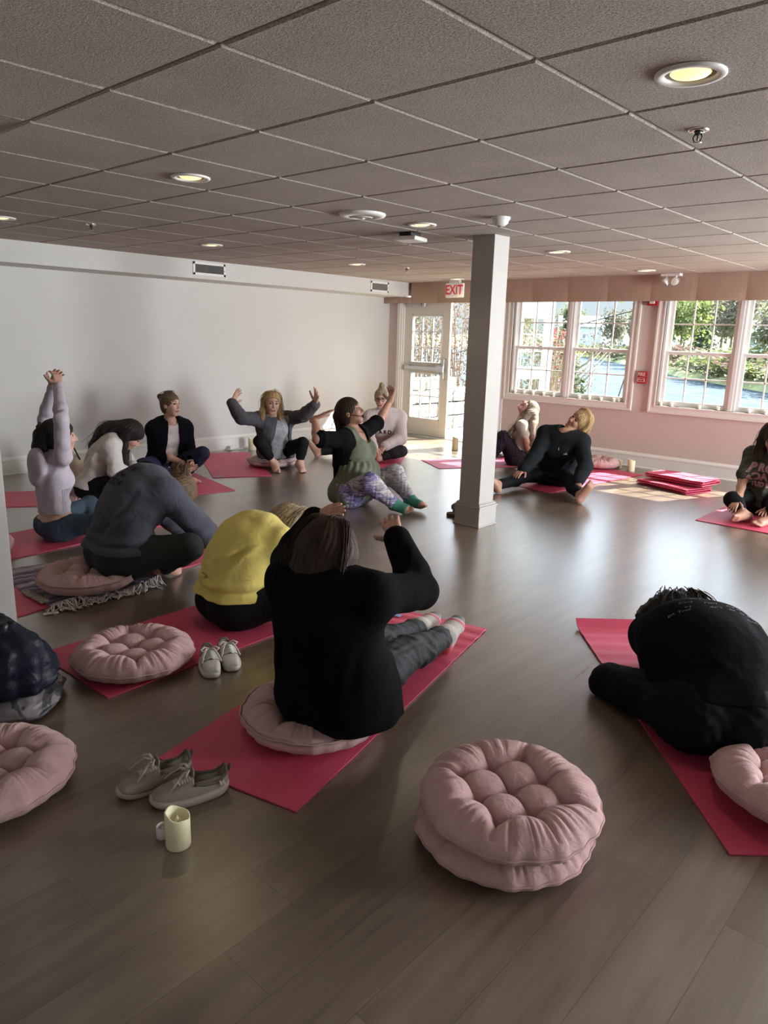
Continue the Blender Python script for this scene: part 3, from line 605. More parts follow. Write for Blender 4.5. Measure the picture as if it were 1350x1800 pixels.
# pleated valance (box pleats), stepping under the soffit
M_val = cloth('taupe_valance', (.46, .335, .26), .85, var=.05, vs=5, bump=.15, bs=14, weave=500)
vb = MB(); pleats = [-7.78, -7.50, -7.24, -6.75, -6.18, -5.70, -5.19, -4.68, -4.15, -3.62, -3.10, -2.58, -2.06, -1.54, -1.02, -.5, .02, .54, 1.06, 1.58, 2.10, 2.62]
for a, c in zip(pleats[:-1], pleats[1:]):
    zt = 2.05 if c <= -7.2 else CH; n = 8; v = []; zb = 1.965
    for i in range(n+1):
        u = i/n; x = a+(c-a)*u; d = .018*math.sin(PI*u)**.6
        for z, fl_ in ((zt, .0), ((zt+zb)/2, .5), (zb, 1.0)): v.append((x+(.006*fl_*(u-.5)), 8.545-d*(.25+.75*fl_), z))
    vb.add(v, [(i*3+j, (i+1)*3+j, (i+1)*3+j+1, i*3+j+1) for i in range(n) for j in range(2)])
    v2 = [(p[0], p[1]+.012, p[2]) for p in v]; vb.add(v2, [(i*3+j+1, (i+1)*3+j+1, (i+1)*3+j, i*3+j) for i in range(n) for j in range(2)])
    k_ = [v[i*3+2] for i in range(n+1)]+[v2[i*3+2] for i in range(n+1)]; vb.add(k_, [(i+1, i, n+1+i, n+2+i) for i in range(n)])
    for xx in (a, c): vb.add([(xx, 8.547, zb+.0), (xx, 8.565, zb), (xx, 8.565, zt), (xx, 8.547, zt)], [(0, 1, 2, 3)])
vb.box((-7.78, 8.56, 1.975), (-7.24, 8.575, 2.05)); vb.box((-7.24, 8.56, 1.975), (2.62, 8.575, CH))
tag(vb.build('valance', M_val, smooth=False), 'pleated taupe fabric valance along the top of the window wall', 'valance')
# battery tea lights on the sills
M_tea = plain('white_tealight', (.86, .85, .82), .5)
def tealight(x, label):
    r = empty('tealight', (x, YF+.005, WZ0+.002), label, 'tealight', 'battery tealights along the window sills')
    MB().lathe([(.0001, 0), (.019, 0), (.0195, .002), (.0195, .034), (.018, .037), (.015, .037), (.014, .030), (.0001, .030)], n=18).build('cup', M_tea, r, smooth=True); MB().lathe([(.0001, .030), (.004, .032), (.0045, .038), (.0001, .050)], n=10).build('flame_tip', plain('tealight_tip', (.85, .83, .70), .4), r, smooth=True)
for x0, win, unit in (((-5.43, -5.29, -5.15, -4.99, -4.84), 'left window pair', 'left'), ((-4.47, -4.33, -4.17, -4.0, -3.93), 'left window pair', 'right'), ((-3.41, -3.28, -2.96, -2.75), 'right window pair', 'left'), ((-2.42, -2.25), 'right window pair', 'right')):
    for i, x in enumerate(x0): tealight(x, 'white tealight on the %s sill, %s half, %s from its left end' % (win, unit, ('first', 'second', 'third', 'fourth', 'fifth')[i]))

# ------------------------------------------------------------------ MATS
def m_mat():
    m = bpy.data.materials.new('pink_foam_mat'); t, b = nodes_of(m); k = NB(t); o = k.obj()
    n1 = k.noise(o, 180, 2, .6); n2 = k.noise(o, 4, 3)
    c = k.ramp(n2, [(.3, (.58, .062, .130)), (.7, (.66, .082, .162))]); k.link(c, b.inputs['Base Color']); b.inputs['Roughness'].default_value = .52; b.inputs['Specular IOR Level'].default_value = .55
    k.bump(n1, .55, .0018, b); return m
M_mat = m_mat(); M_tagblue = plain('mat_label_blue', (.22, .36, .70), .5)
def yoga_mat(p, d, L, W, label, wave=0, curl=None, tagpos=None):
    """p near-left corner, d unit direction of length, width to the right of d"""
    d = un((*d, 0)); n = V3(d[1], -d[0], 0); nx, ny = 70, 14; v = []; T = .0055
    rng = np.random.default_rng(int(abs(p[0])*100)); ph = rng.uniform(0, 6)
    def hz(u, w_):
        z = 0.0015
        if wave: e = max(0, (u-.55)/.45); z += wave*e*(.5+.5*math.sin(u*L*2*PI/.105+ph+.4*math.sin(w_*5)))
        if curl and u*L > L-curl: e = (u*L-(L-curl))/curl; z += .035*e**2
        return z
    for s in (1, 0):
        for i in range(nx+1):
            for j in range(ny+1):
                u, w_ = i/nx, j/ny; q = V3(*p, 0)+d*L*u+n*W*w_; v.append((q[0]-p[0], q[1]-p[1], hz(u, w_)+T*s))
    N = (nx+1)*(ny+1); f = [(i*(ny+1)+j, i*(ny+1)+j+1, (i+1)*(ny+1)+j+1, (i+1)*(ny+1)+j)[::-1] for i in range(nx) for j in range(ny)]
    f2 = [tuple(N+q for q in x[::-1]) for x in f]; rim = [i*(ny+1) for i in range(nx+1)]+[nx*(ny+1)+j for j in range(1, ny+1)]+[i*(ny+1)+ny for i in range(nx-1, -1, -1)]+[j for j in range(ny-1, 0, -1)]
    e = [(rim[q], rim[(q+1) % len(rim)], N+rim[(q+1) % len(rim)], N+rim[q]) for q in range(len(rim))]
    o = from_np('yoga_mat', v, f+f2+e, M_mat, loc=(p[0], p[1], 0), smooth=False); tag(o, label, 'yoga mat', 'pink yoga mats')
    if tagpos:
        q = d*tagpos[0]+n*tagpos[1]; a = math.atan2(n[1], n[0]); b = MB(); b.cbox((q[0], q[1], T+.003+(wave if tagpos[0] > 1 else 0)), (.10, .035, .001), M=Rz(a)); b.build('label_tag', M_tagblue, o)
    return o
# (near-left corner, direction, length, width)
yoga_mat((-2.14, 1.21), (-.245, .97), 1.76, .60, 'pink mat under the woman in the black jacket, socks at its far end', wave=.006, tagpos=(1.66, .09))
yoga_mat((-3.30, 1.28), (-.03, 1), 1.75, .62, 'pink mat under the woman in the yellow sweatshirt')
yoga_mat((-4.44, 1.30), (-.10, 1), 1.75, .61, 'pink mat partly under the striped blanket')
yoga_mat((-5.47, 1.55), (-.08, 1), 1.75, .62, 'pink mat under the woman in lavender with raised arms')
yoga_mat((-7.10, 2.30), (.50, .78), 1.52, .62, 'pink mat under the dark-haired woman in the pale shirt')
yoga_mat((-7.35, 4.50), (.98, -.20), 1.72, .62, 'pink mat under the woman in the navy cardigan')
yoga_mat((-7.42, 5.66), (.92, -.50), 1.60, .62, 'pink mat under the blonde woman in the grey cardigan', tagpos=(1.57, .56))
yoga_mat((-6.15, 7.30), (.70, -1.0), 1.68, .60, 'pink mat under the bespectacled woman in the pale sweatshirt')
yoga_mat((-4.30, 8.05), (-.50, -.85), 1.62, .60, 'pink mat under the long-haired woman leaning back')
yoga_mat((-3.33, 8.22), (-.12, -1), 1.78, .60, 'pink mat under the woman in the dark sweatshirt')
yoga_mat((-1.48, 8.05), (.0, -1), 1.62, .62, 'pink mat at the right photo edge under the woman in the tee')
yoga_mat((-.47, 2.14), (-.66, .72), 1.80, .62, 'pink mat under the woman in black bowed forward at right', wave=.005, curl=.06)
# two folded mats on the sunlit floor
def folded_mat(p, d, L, W, z0, layers, label, roll):
    d = un((*d, 0)); n = V3(d[1], -d[0], 0); b = MB(); T = .006; prof = []
    # zig-zag section across the fold, swept along d
    for k in range(layers):
        z = z0+k*roll; a = [(0, z), (W, z+.003*math.sin(k*2))] if k % 2 == 0 else [(W, z), (0.02, z)]
        prof += a
        if k < layers-1:
            xs = W if k % 2 == 0 else 0.0; sg = 1 if k % 2 == 0 else -1
            prof += [(xs+sg*roll*.5*math.sin(t), z+roll*.5-roll*.5*math.cos(t)) for t in (PI*.25, PI*.5, PI*.75)]
    m = len(prof); N = 10; v = []
    nr = []
    for i, (x, z) in enumerate(prof):
        a = np.array(prof[max(i-1, 0)]); c = np.array(prof[min(i+1, m-1)]); t = (c-a)/(np.linalg.norm(c-a)+1e-9); nr.append((-t[1]*T*.5, t[0]*T*.5))
    for s in (1, -1):
        for i in range(N+1):
            for q, (x, z) in enumerate(prof):
                pt = d*(L*i/N)+n*(x+s*nr[q][0]); v.append((pt[0], pt[1], z+s*nr[q][1]+.004*math.sin(i*.9+q)*(q/m)))
    NN = (N+1)*m; f = [(i*m+q, i*m+q+1, (i+1)*m+q+1, (i+1)*m+q) for i in range(N) for q in range(m-1)]; f += [tuple(NN+x for x in r_[::-1]) for r_ in f]
    f += [(q, NN+q, NN+q+1, q+1) for q in range(m-1)]+[(N*m+q, N*m+q+1, NN+N*m+q+1, NN+N*m+q) for q in range(m-1)]+[(i*m, (i+1)*m, NN+(i+1)*m, NN+i*m) for i in range(N)]+[(i*m+m-1, NN+i*m+m-1, NN+(i+1)*m+m-1, (i+1)*m+m-1) for i in range(N)]
    o = from_np('folded_yoga_mat', v, f, M_mat, loc=(p[0], p[1], 0), smooth=False); smooth_by_angle(o, 50); tag(o, label, 'yoga mat', 'folded mats by the window wall')
folded_mat((-3.17, 7.66), (.93, -.30), .64, -.40, .006, 3, 'folded pink mat underneath, lying on the floor by the window wall', .022)
folded_mat((-3.12, 7.74), (.96, -.16), .66, -.36, .079, 3, 'folded pink mat lying on top of another in the sun', .022)

# ------------------------------------------------------------------ CUSHIONS
M_cush = cloth('dusty_pink_cotton', (.575, .375, .375), .9, var=.05, vs=8, bump=.5, bs=34, weave=900, wb=.2, sheen=.15)
M_pipe = cloth('dusty_pink_piping', (.53, .335, .335), .9, var=.03)
def cushion(p, R, T, z0, rot, label, squash=None, tilt=None, group='round tufted floor cushions', seed=1, mat=None):
    NA, NR = 300, 84; rng = np.random.default_rng(seed); sp = R*.42
    th = np.linspace(0, 2*PI, NA, endpoint=False); c_, s_ = math.cos(rot), math.sin(rot)
    tuft = np.array([(i*sp, j*sp) for i in (-1, 0, 1) for j in (-1, 0, 1)]); seg = []
    for i in (-1, 0, 1):
        for j in (-1, 0): seg += [((i*sp, j*sp), (i*sp, (j+1)*sp)), ((j*sp, i*sp), ((j+1)*sp, i*sp))]
    spokes = [((a, b_), (a*2.2/max(1e-6, math.hypot(a, b_))*R*.42, b_*2.2/max(1e-6, math.hypot(a, b_))*R*.42)) for a, b_ in tuft if abs(a)+abs(b_) > 0]
    wr = [(rng.uniform(0, 2*PI), rng.uniform(.010, .030), rng.uniform(.55, 1), rng.uniform(.2, .7)) for _ in range(110)]
    def height(x, y, rad, ang, top):
        u = rad/R
        prof = (1-np.clip(u, 0, 1)**4.5)**.5
        h = T*.5*prof
        h += T*.16*np.exp(-((u-.70)/.2)**2)
        h -= T*.10*np.exp(-(u/.5)**2)
        dt = np.min([np.hypot(x-a, y-b_) for a, b_ in tuft], 0); h -= T*.34*np.exp(-(dt/(R*.085))**1.1)
        def dseg(a, b_):
            ax, ay = a; bx, by = b_; t = np.clip(((x-ax)*(bx-ax)+(y-ay)*(by-ay))/((bx-ax)**2+(by-ay)**2), 0, 1); return np.hypot(x-ax-t*(bx-ax), y-ay-t*(by-ay)), t
        d = np.min([dseg(*q)[0] for q in seg], 0); h -= T*.15*np.exp(-(d/(R*.05))**1.1)+T*.10*np.exp(-(d/(R*.014))**1.3)
        for q in spokes:
            d, t = dseg(*q); h -= T*.18*(1-t)**.7*np.exp(-(d/(R*.05))**1.2)+T*.11*(1-t)**.5*np.exp(-(d/(R*.014))**1.3)
        for a, wd, o_, am in wr:
            da = (ang-a+PI) % (2*PI)-PI; h -= T*.075*am*np.exp(-(da/wd)**2)*np.clip((u-.45)/.3, 0, 1)*np.clip((1.02-u)/.2, 0, 1)
        return h
    rads = R*np.sin(np.linspace(0, 1, NR)*PI/2)**.9; rr_, aa = np.meshgrid(rads, th, indexing='ij'); x, y = rr_*np.cos(aa), rr_*np.sin(aa)
    rim = 1+.012*np.sin(aa*9+seed)+.010*np.sin(aa*23+2*seed)
    X, Y = x*(1+(rim-1)*(rr_/R)**3), y*(1+(rim-1)*(rr_/R)**3)
    zt = height(x, y, rr_, aa, True); zb = -T*.5*(1-np.clip(rr_/R, 0, 1)**5)**.5
    if squash is not None:
        (qx, qy), qr, qd = squash; qx, qy = qx*c_+qy*s_, -qx*s_+qy*c_
        g = np.exp(-((X-qx)**2+(Y-qy)**2)/qr**2); zt = zt*(1-qd*g)-T*.5*qd*g*.35; zt = np.maximum(zt, zb+.02)
    v = [(X[i, j], Y[i, j], zt[i, j]) for i in range(NR) for j in range(NA)]+[(X[i, j], Y[i, j], zb[i, j]) for i in range(NR-1) for j in range(NA)]
    f = [(i*NA+j, (i+1)*NA+j, (i+1)*NA+(j+1) % NA, i*NA+(j+1) % NA) for i in range(NR-1) for j in range(NA)]
    o2 = NR*NA
    def bi(i, j): return (NR-1)*NA+j % NA if i == NR-1 else o2+i*NA+j % NA
    f += [(bi(i, j), bi(i, j+1), bi(i+1, j+1), bi(i+1, j)) for i in range(NR-1) for j in range(NA)]
    o = from_np('floor_cushion', v, f, mat or M_cush, loc=(p[0], p[1], z0+T*.5), smooth=True); o.rotation_euler = (tilt[0] if tilt else 0, tilt[1] if tilt else 0, rot)
    tag(o, label, 'cushion', group)
    b = MB(); zz = zt[NR-1]; b.tube([(X[NR-1, j]*1.004, Y[NR-1, j]*1.004, zt[NR-1, j]) for j in list(range(0, NA, 3))+[0]], .0038, 6, caps=False); b.build('piping', mat and M_pipe or M_pipe, o, smooth=True)
    bt = MB()
    for a, b2 in tuft:
        i = int(np.argmin(np.abs(rads-math.hypot(a, b2)))); j = int(round((math.atan2(b2, a) % (2*PI))/(2*PI)*NA)) % NA
        bt.lathe([(.0001, .004), (.004, .003), (.005, 0)], c=(a, b2, zt[i, j]), n=8)
    bt.build('tufting', M_pipe, o, smooth=True)
    return o
cushion((-1.015, 1.725), .268, .092, 0.0, .55, 'pink tufted cushion at the bottom of the stack of two on bare floor', seed=2)
cushion((-1.012, 1.752), .274, .105, .080, 1.12, 'pink tufted cushion on top of the stack of two on bare floor', seed=3, tilt=(.05, -.03))
cushion((-2.895, 1.54), .268, .11, .008, .35, 'pink tufted cushion lying flat behind the woman in yellow', seed=4)
cushion((-1.92, 1.755), .275, .115, .008, 1.0, 'pink tufted cushion under the woman in the black jacket', seed=5, squash=((.12, .12), .20, .55))
cushion((-2.385, .725), .272, .12, 0, .5, 'pink tufted cushion cut by the left photo edge in front of the dark bag', seed=6)
cushion((-.385, 2.53), .27, .12, .008, .3, 'pink tufted cushion cut by the right photo edge behind the bowed woman', seed=7, tilt=(-.12, .1))
cushion((-3.985, 1.86), .275, .12, .030, .9, 'pink tufted cushion on the striped blanket', seed=8, squash=((.10, .17), .20, .6))
cushion((-5.12, 1.60), .27, .13, .008, .2, 'pink tufted cushion beside the near column at the left edge', seed=9)
cushion((-6.02, 2.86), .25, .11, .008, .2, 'pink tufted cushion under the dark-haired woman in the pale shirt', seed=10, squash=((.05, .05), .2, .5))
cushion((-6.50, 5.31), .29, .10, .008, .2, 'pale pink cushion under the blonde woman in the grey cardigan', seed=11, squash=((.0, .0), .2, .4), mat=cloth('pale_pink_cotton', (.60, .46, .47), .9, var=.04))
cushion((-3.93, 8.28), .25, .115, .008, .2, 'pink tufted cushion against the window wall behind the woman in the dark sweatshirt', seed=12)
# ------------------------------------------------------------------ CANDLES
def m_wax():
    m = plain('ivory_wax', (.80, .76, .52), .45, var=.03, vs=12); b = m.node_tree.nodes['Principled BSDF']
    b.inputs['Subsurface Weight'].default_value = .25; b.inputs['Subsurface Radius'].default_value = (.02, .015, .008); return m
M_wax = m_wax(); M_wick = plain('black_wick', (.015, .013, .012), .7); M_flame = plain('plastic_flame', (.86, .82, .70), .35)
def candle(p, R, Hh, label, dip=.022, rz=0.0):
    r = empty('pillar_candle', (p[0], p[1], 0), label, 'candle', 'ivory pillar candles on the floor', rz); n = 40; v = []; t = R*.14
    rows = [(R*.97, 0), (R, .004), (R, .5), (R, None), (R-t*.4, 'lip'), (R-t, None), (R-t*1.1, -.026), (R*.5, -.034), (.0005, -.034)]
    for rad, z in rows:
        for j in range(n):
            a = 2*PI*j/n; ztop = Hh-dip*(.5-.5*math.cos(a+2.4))-.25*dip*math.sin(2*a)**2
            zz = ztop if z is None else ztop+.0025 if z == 'lip' else ztop*.5 if z == .5 else z if z >= 0 else Hh-dip+z*1.0
            v.append((rad*math.cos(a), rad*math.sin(a), zz))
    f = [(i*n+j, i*n+(j+1) % n, (i+1)*n+(j+1) % n, (i+1)*n+j) for i in range(len(rows)-1) for j in range(n)]; f.append(tuple(range(n))[::-1])
    from_np('wax', v, f, M_wax, r); zb = Hh-dip-.034
    MB().lathe([(.0001, zb), (.004, zb), (.0035, zb+.010), (.0001, zb+.011)], n=10).build('wick', M_wick, r, smooth=True)
    MB().lathe([(.0001, zb+.010), (.004, zb+.013), (.0052, zb+.020), (.003, zb+.031), (.0001, zb+.042)], n=12).build('flame_tip', M_flame, r, smooth=True)
    return r
candle((-1.70, 1.012), .037, .118, 'ivory pillar candle on the floor in front of the grey running shoes')
r = empty('tealight', (-1.765, 1.0, 0), 'small white tealight on the floor behind the ivory candle', 'tealight')
MB().lathe([(.0001, 0), (.019, 0), (.0205, .002), (.0205, .036), (.019, .038), (.017, .037), (.0165, .020), (.0001, .019)], n=26).build('cup', plain('pale_lilac_plastic', (.70, .63, .63), .4), r, smooth=True)
MB().lathe([(.0001, .019), (.004, .021), (.004, .030), (.0001, .036)], n=10).build('flame_tip', M_flame, r, smooth=True)
candle((-5.86, 7.95), .042, .19, 'tall ivory pillar candle on the floor near the open door', .03)
candle((-7.56, 5.83), .05, .16, 'ivory pillar candle by the left wall behind the blonde woman', .03)
candle((-3.74, 8.43), .042, .12, 'ivory pillar candle at the window wall, next to the pink cushion', .02); candle((-3.55, 8.36), .045, .145, 'ivory pillar candle at the window wall, farther from the pink cushion', .02)
# white cord with adapters along the window wall, white plug by the left wall
b = MB(); pts = [(-3.85, 8.60, .012), (-3.62, 8.56, .012), (-3.5, 8.50, .02), (-3.38, 8.46, .012), (-3.3, 8.45, .02)]; b.tube(pts, .006, 6); cd = b.build('extension_lead', M_white, smooth=True); tag(cd, 'white power cord with a plug bar on the floor beside the two candles', 'cord')
b = MB(); b.cbox((-3.24, 8.42, .018), (.17, .05, .035), M=Rz(-.25), bev=.006); b.cbox((-3.11, 8.42, .022), (.06, .05, .04), M=Rz(-.25), bev=.006); b.build('plug_bar', M_white, cd)
r = empty('wall_plug', (XL+.06, 3.35, 0), 'white plug lying at the foot of the left wall by the column', 'plug'); b = MB(); b.cbox((0, 0, .022), (.05, .09, .04), bev=.008); b.build('housing', M_white, r); MB().tube([(0, .04, .02), (.01, .1, .012), (-.02, .2, .008)], .005, 6).build('cord', M_white, r, smooth=True)
r = empty('wall_plug', (XL+.08, 5.60, 0), 'white plug and lead on the floor beside the candle by the left wall', 'plug'); b = MB(); b.cbox((0, 0, .03), (.05, .06, .05), bev=.008); b.build('housing', M_white, r); MB().tube([(0, -.03, .02), (.03, -.09, .008), (.02, .2, .008), (.0, .35, .01)], .006, 6).build('cord', M_white, r, smooth=True)

# ------------------------------------------------------------------ SHOES
def shoe_shell(L, W, secs, n=28):
    """closed loops of a shoe upper: secs = (y along, half width, height, top opening half width or 0)"""
    v = []; f = []
    for y, hw, h, z0 in secs:
        for j in range(n+1):
            a = PI*j/n; c, s = math.cos(a), math.sin(a); e = .55
            v.append((hw*math.copysign(abs(c)**e, c), y, z0+h*abs(s)**.75))
    m = n+1
    f = [(i*m+j, i*m+j+1, (i+1)*m+j+1, (i+1)*m+j) for i in range(len(secs)-1) for j in range(n)]
    return v, f, m
def sneaker(loc, rz, L, upper_m, sole_m, lace_m, lining_m, label, cat, group, run=True, mirror=1):
    r = empty('running_shoe' if run else 'sneaker', (*loc, 0), label, cat, group, rz); W = L*.185
    # local +y = toe
    st = .026 if run else .024
    outl = []
    for t in np.linspace(0, 2*PI, 48, endpoint=False):
        y = -math.cos(t)*L/2; s = math.sin(t); u = (y+L/2)/L; hw = W*(.80+.24*math.sin(min(1, max(0, (u-.05)/.95))*PI)**1.2*(.5+.9*u)); hw *= (1-abs(2*u-1)**6)**.5
        outl.append((hw*math.copysign(1, s)*(1 if abs(s) > 1e-6 else 0)+(.006*mirror*math.sin(u*PI)), y))
    def zo(y): u = (y+L/2)/L; return (.012*max(0, (u-.72)/.28)**2+.010*max(0, (.16-u)/.16)**1.5) if run else .005*max(0, (u-.8)/.2)**2
    v = []; rows = ((.93, 0), (1.0, .006), (1.035, st*.55), (1.0, st), (.9, st+.002))
    for sc, z in rows: v += [(x*sc, y*(1+(sc-1)*.4), z+zo(y)+(.012*max(0, .5-(y+L/2)/L) if run and z > .01 else 0)) for x, y in outl]
    n = len(outl); f = [(i*n+j, i*n+(j+1) % n, (i+1)*n+(j+1) % n, (i+1)*n+j) for i in range(len(rows)-1) for j in range(n)]+[tuple(range(n))[::-1], tuple((len(rows)-1)*n+j for j in range(n))]
    from_np('sole', v, f, sole_m, r)
    # upper: half tube sections toe -> heel, opened at the collar
    secs = []; N = 30
    for i in range(N+1):
        u = i/N; y = L*(.485-.97*u); uu_ = (y+L/2)/L
        hw = W*(.78+.24*math.sin(max(0, min(1, (uu_-.05)/.95))*PI)**1.2*(.5+.9*uu_))*.97*(1-abs(2*uu_-1)**7)**.5
        h = np.interp(u, [0, .06, .15, .3, .45, .56, .68, .85, .96, 1], [.004, .026, .036, .045, .055, .062, .050, .046, .060, .042] if not run else [.004, .020, .032, .043, .054, .064, .046, .042, .060, .042])
        secs.append((y, max(hw, .004), float(h), st*.85+zo(y)+(.010*max(0, .5-uu_) if run else 0)))
    v, f, m = shoe_shell(L, W, secs); keep = []; cut0 = int(N*.55); jc = m//2
    for q in f:
        i, j = q[0]//m, q[0] % m
        if cut0 <= i < N-1 and 6 <= j < m-7: continue
        keep.append(q)
    up = from_np('upper', v, keep, upper_m, r); s_ = up.modifiers.new('thick', 'SOLIDIFY'); s_.thickness = .005; s_.offset = -1
    col = MB(); loop = [(v[i*m+6]) for i in range(cut0, N)]+[v[(N-1)*m+j] for j in range(6, m-6)]+[v[i*m+m-7] for i in range(N-1, cut0-1, -1)]
    col.tube(loop, .0055, 8); col.build('collar', lining_m, r, smooth=True)
    ins = MB(); ins.add([(x*.80, y*.9, st+.008) for x, y in outl], [tuple(range(n))]); ins.build('insole', lining_m, r)
    # tongue
    tg = MB(); i0_ = int(N*.36); tp = [(0, secs[i][0], secs[i][3]+secs[i][2]+.001) for i in range(i0_, cut0+1)]; e_ = tp[-1]; tp += [(0, e_[1]-.004, e_[2]+.010), (0, e_[1]-.004, e_[2]+(.026 if run else .016))]
    vv = [(x, p[1], p[2]-abs(x)*.25) for p in tp for x in (-.020, -.010, 0, .010, .020)]; k = len(tp); tg.add(vv, [(a*5+c, a*5+c+1, (a+1)*5+c+1, (a+1)*5+c) for a in range(k-1) for c in range(4)])
    o = tg.build('tongue', upper_m, r, smooth=True); s_ = o.modifiers.new('thick', 'SOLIDIFY'); s_.thickness = .004
    # laces: criss-cross and a bow
    lc = MB(); rows_ = [int(N*q) for q in (.33, .37, .41, .45, .49, .53)]; ends = []
    for i in rows_:
        z = secs[i][3]+secs[i][2]; ends.append(((-.024, secs[i][0], z-.005), (.024, secs[i][0], z-.005), (0, secs[i][0], z+.008)))
    for a, c in zip(ends[:-1], ends[1:]):
        lc.tube([a[0], tuple((np.array(a[2])+np.array(c[2]))/2), c[1]], .0052, 6, flat=.5); lc.tube([a[1], tuple((np.array(a[2])+np.array(c[2]))/2+V3(0, 0, .003)), c[0]], .0052, 6, flat=.5)
    lc.tube([ends[0][0], ends[0][2], ends[0][1]], .0052, 6, flat=.5); kx, ky, kz = ends[-1][2]; kz += .010
    for sg in (-1, 1):
        lc.tube([(kx, ky, kz), (sg*.022, ky+.008, kz+.014), (sg*.040, ky+.020, kz+.006), (sg*.030, ky+.024, kz-.002), (sg*.006, ky+.006, kz+.001)], .0050, 6, flat=.6)
        lc.tube([(kx, ky, kz), (sg*.018, ky+.022, kz+.008), (sg*.034, ky+.050, kz-.014), (sg*.042, ky+.072, kz-.034)], .0046, 6, flat=.6)
    lc.cbox((kx, ky, kz), (.012, .010, .009), bev=.003); lc.build('laces', lace_m, r, smooth=True)
    if run:
        h = MB(); h.tube([(0, -L*.487, .074), (0, -L*.52, .090), (0, -L*.535, .086), (0, -L*.50, .066)], .006, 6, flat=.4); h.build('heel_tab', lining_m, r, smooth=True)
        hg = MB(); 
        for sg in (1, -1): 
            t_, f_ = text_mesh('N', .022, font_shear=.25, bold=.0016); hg.add([(sg*(W*.80+.0035), -L*.39-sg*q.x*1.0, .052+q.y) for q in t_], f_)
        hg.build('heel_logo', plain('pale_shoe_mark', (.62, .58, .52), .6), r)
    else:
        tc_ = MB(); i = int(N*.30); tc_.tube([(x_, y_+.001, z_+.0006) for x_, y_, z_ in v[i*m+2:(i+1)*m-2]], .0016, 5); tc_.build('toe_cap_seam', plain('dark_seam', (.08, .07, .06), .8), r, smooth=True)
    return r
M_suede = cloth('warm_grey_suede', (.30, .265, .225), .9, var=.08, vs=25, bump=.2, bs=120); M_suedelace = cloth('beige_lace', (.47, .42, .36), .85); M_runsole = plain('taupe_sole', (.44, .39, .35), .6, var=.05); M_lining = cloth('dark_grey_lining', (.13, .115, .10), .95)
M_whiteleather = plain('white_leather', (.66, .64, .60), .42, var=.04, vs=20, bump=.1, bs=60); M_whitesole = plain('white_rubber', (.68, .66, .62), .5); M_greylining = cloth('greige_lining', (.17, .16, .135), .95); M_whitelace = cloth('white_lace', (.68, .66, .62), .85)
def toe_dir(a, b_): return math.atan2(b_[1]-a[1], b_[0]-a[0])-PI/2
sneaker((-2.008, 1.118), toe_dir((-1.985, 1.28), (-2.03, 1.04)), .258, M_suede, M_runsole, M_suedelace, M_lining, 'warm grey running shoe behind the candle, the one nearer the left edge', 'shoe', 'grey running shoes', True, 1)
sneaker((-1.872, 1.166), toe_dir((-1.829, 1.279), (-1.916, 1.053)), .258, M_suede, M_runsole, M_suedelace, M_lining, 'warm grey running shoe nearest the candle, touching the mat corner', 'shoe', 'grey running shoes', True, -1)
sneaker((-2.625, 1.765), toe_dir((-2.77, 1.84), (-2.51, 1.705)), .235, M_whiteleather, M_whitesole, M_whitelace, M_greylining, 'white leather sneaker of the pair by the mat, nearer the pink cushion', 'shoe', 'white sneakers', False, 1)
sneaker((-2.62, 1.862), toe_dir((-2.80, 1.94), (-2.50, 1.80)), .235, M_whiteleather, M_whitesole, M_whitelace, M_greylining, 'white leather sneaker of the pair by the mat, farther from the pink cushion', 'shoe', 'white sneakers', False, -1)
M_cork = plain('brown_cork', (.13, .075, .045), .8, var=.15, vs=40); M_strap = plain('taupe_strap', (.22, .19, .17), .55, var=.05); M_foot = plain('dark_footbed', (.10, .07, .05), .85)
def sandal(loc, rz, label, tip=0, strapm=None):
    r = empty('sandal', (*loc, 0 if not tip else .045), label, 'sandal', 'slide sandals by the column', rz); r.rotation_euler = (0, tip, rz); L, W = .25, .045
    o_ = []
    for t in np.linspace(0, 2*PI, 36, endpoint=False):
        y = -math.cos(t)*L/2; u = (y+L/2)/L; o_.append((W*(.82+.28*math.sin(u*PI)*u*1.3)*math.sin(t)/max(.35, abs(math.sin(t)))**.55, y))
    v = []; n = 36
    for sc, z in ((.95, 0), (1, .004), (1, .022), (.97, .028), (.85, .024)): v += [(x*sc, y*sc, z) for x, y in o_]
    f = [(i*n+j, i*n+(j+1) % n, (i+1)*n+(j+1) % n, (i+1)*n+j) for i in range(4) for j in range(n)]+[tuple(range(n))[::-1], tuple(4*n+j for j in range(n))]
    from_np('sole', v, f, M_cork, r)
    for y0, nm in ((.045, 'strap'), (-.02, 'strap')):
        b = MB(); pts = [(W*1.02*math.cos(a), y0+.012*math.cos(a), .020+.058*math.sin(a)**.8) for a in np.linspace(0.0, PI, 12)]; vv = [(x, y+d, z) for x, y, z in pts for d in (-.020, .020)]
        b.add(vv, [(2*i, 2*i+1, 2*i+3, 2*i+2) for i in range(11)]); o = b.build(nm, strapm or M_strap, r, smooth=True); s_ = o.modifiers.new('thick', 'SOLIDIFY'); s_.thickness = .004
        bk = MB(); bk.cbox((W*.80, y0, .062), (.004, .018, .022), bev=.001); bk.build('buckle', M_metal, o)
    return r
sandal((-3.575, 4.985), 2.15, 'brown cork sandal with taupe straps, flat on the floor by the column')
sandal((-3.62, 5.11), 2.35, 'dark sandal tipped on its side behind the cork sandal', tip=.9, strapm=plain('black_strap', (.02, .02, .025), .4))

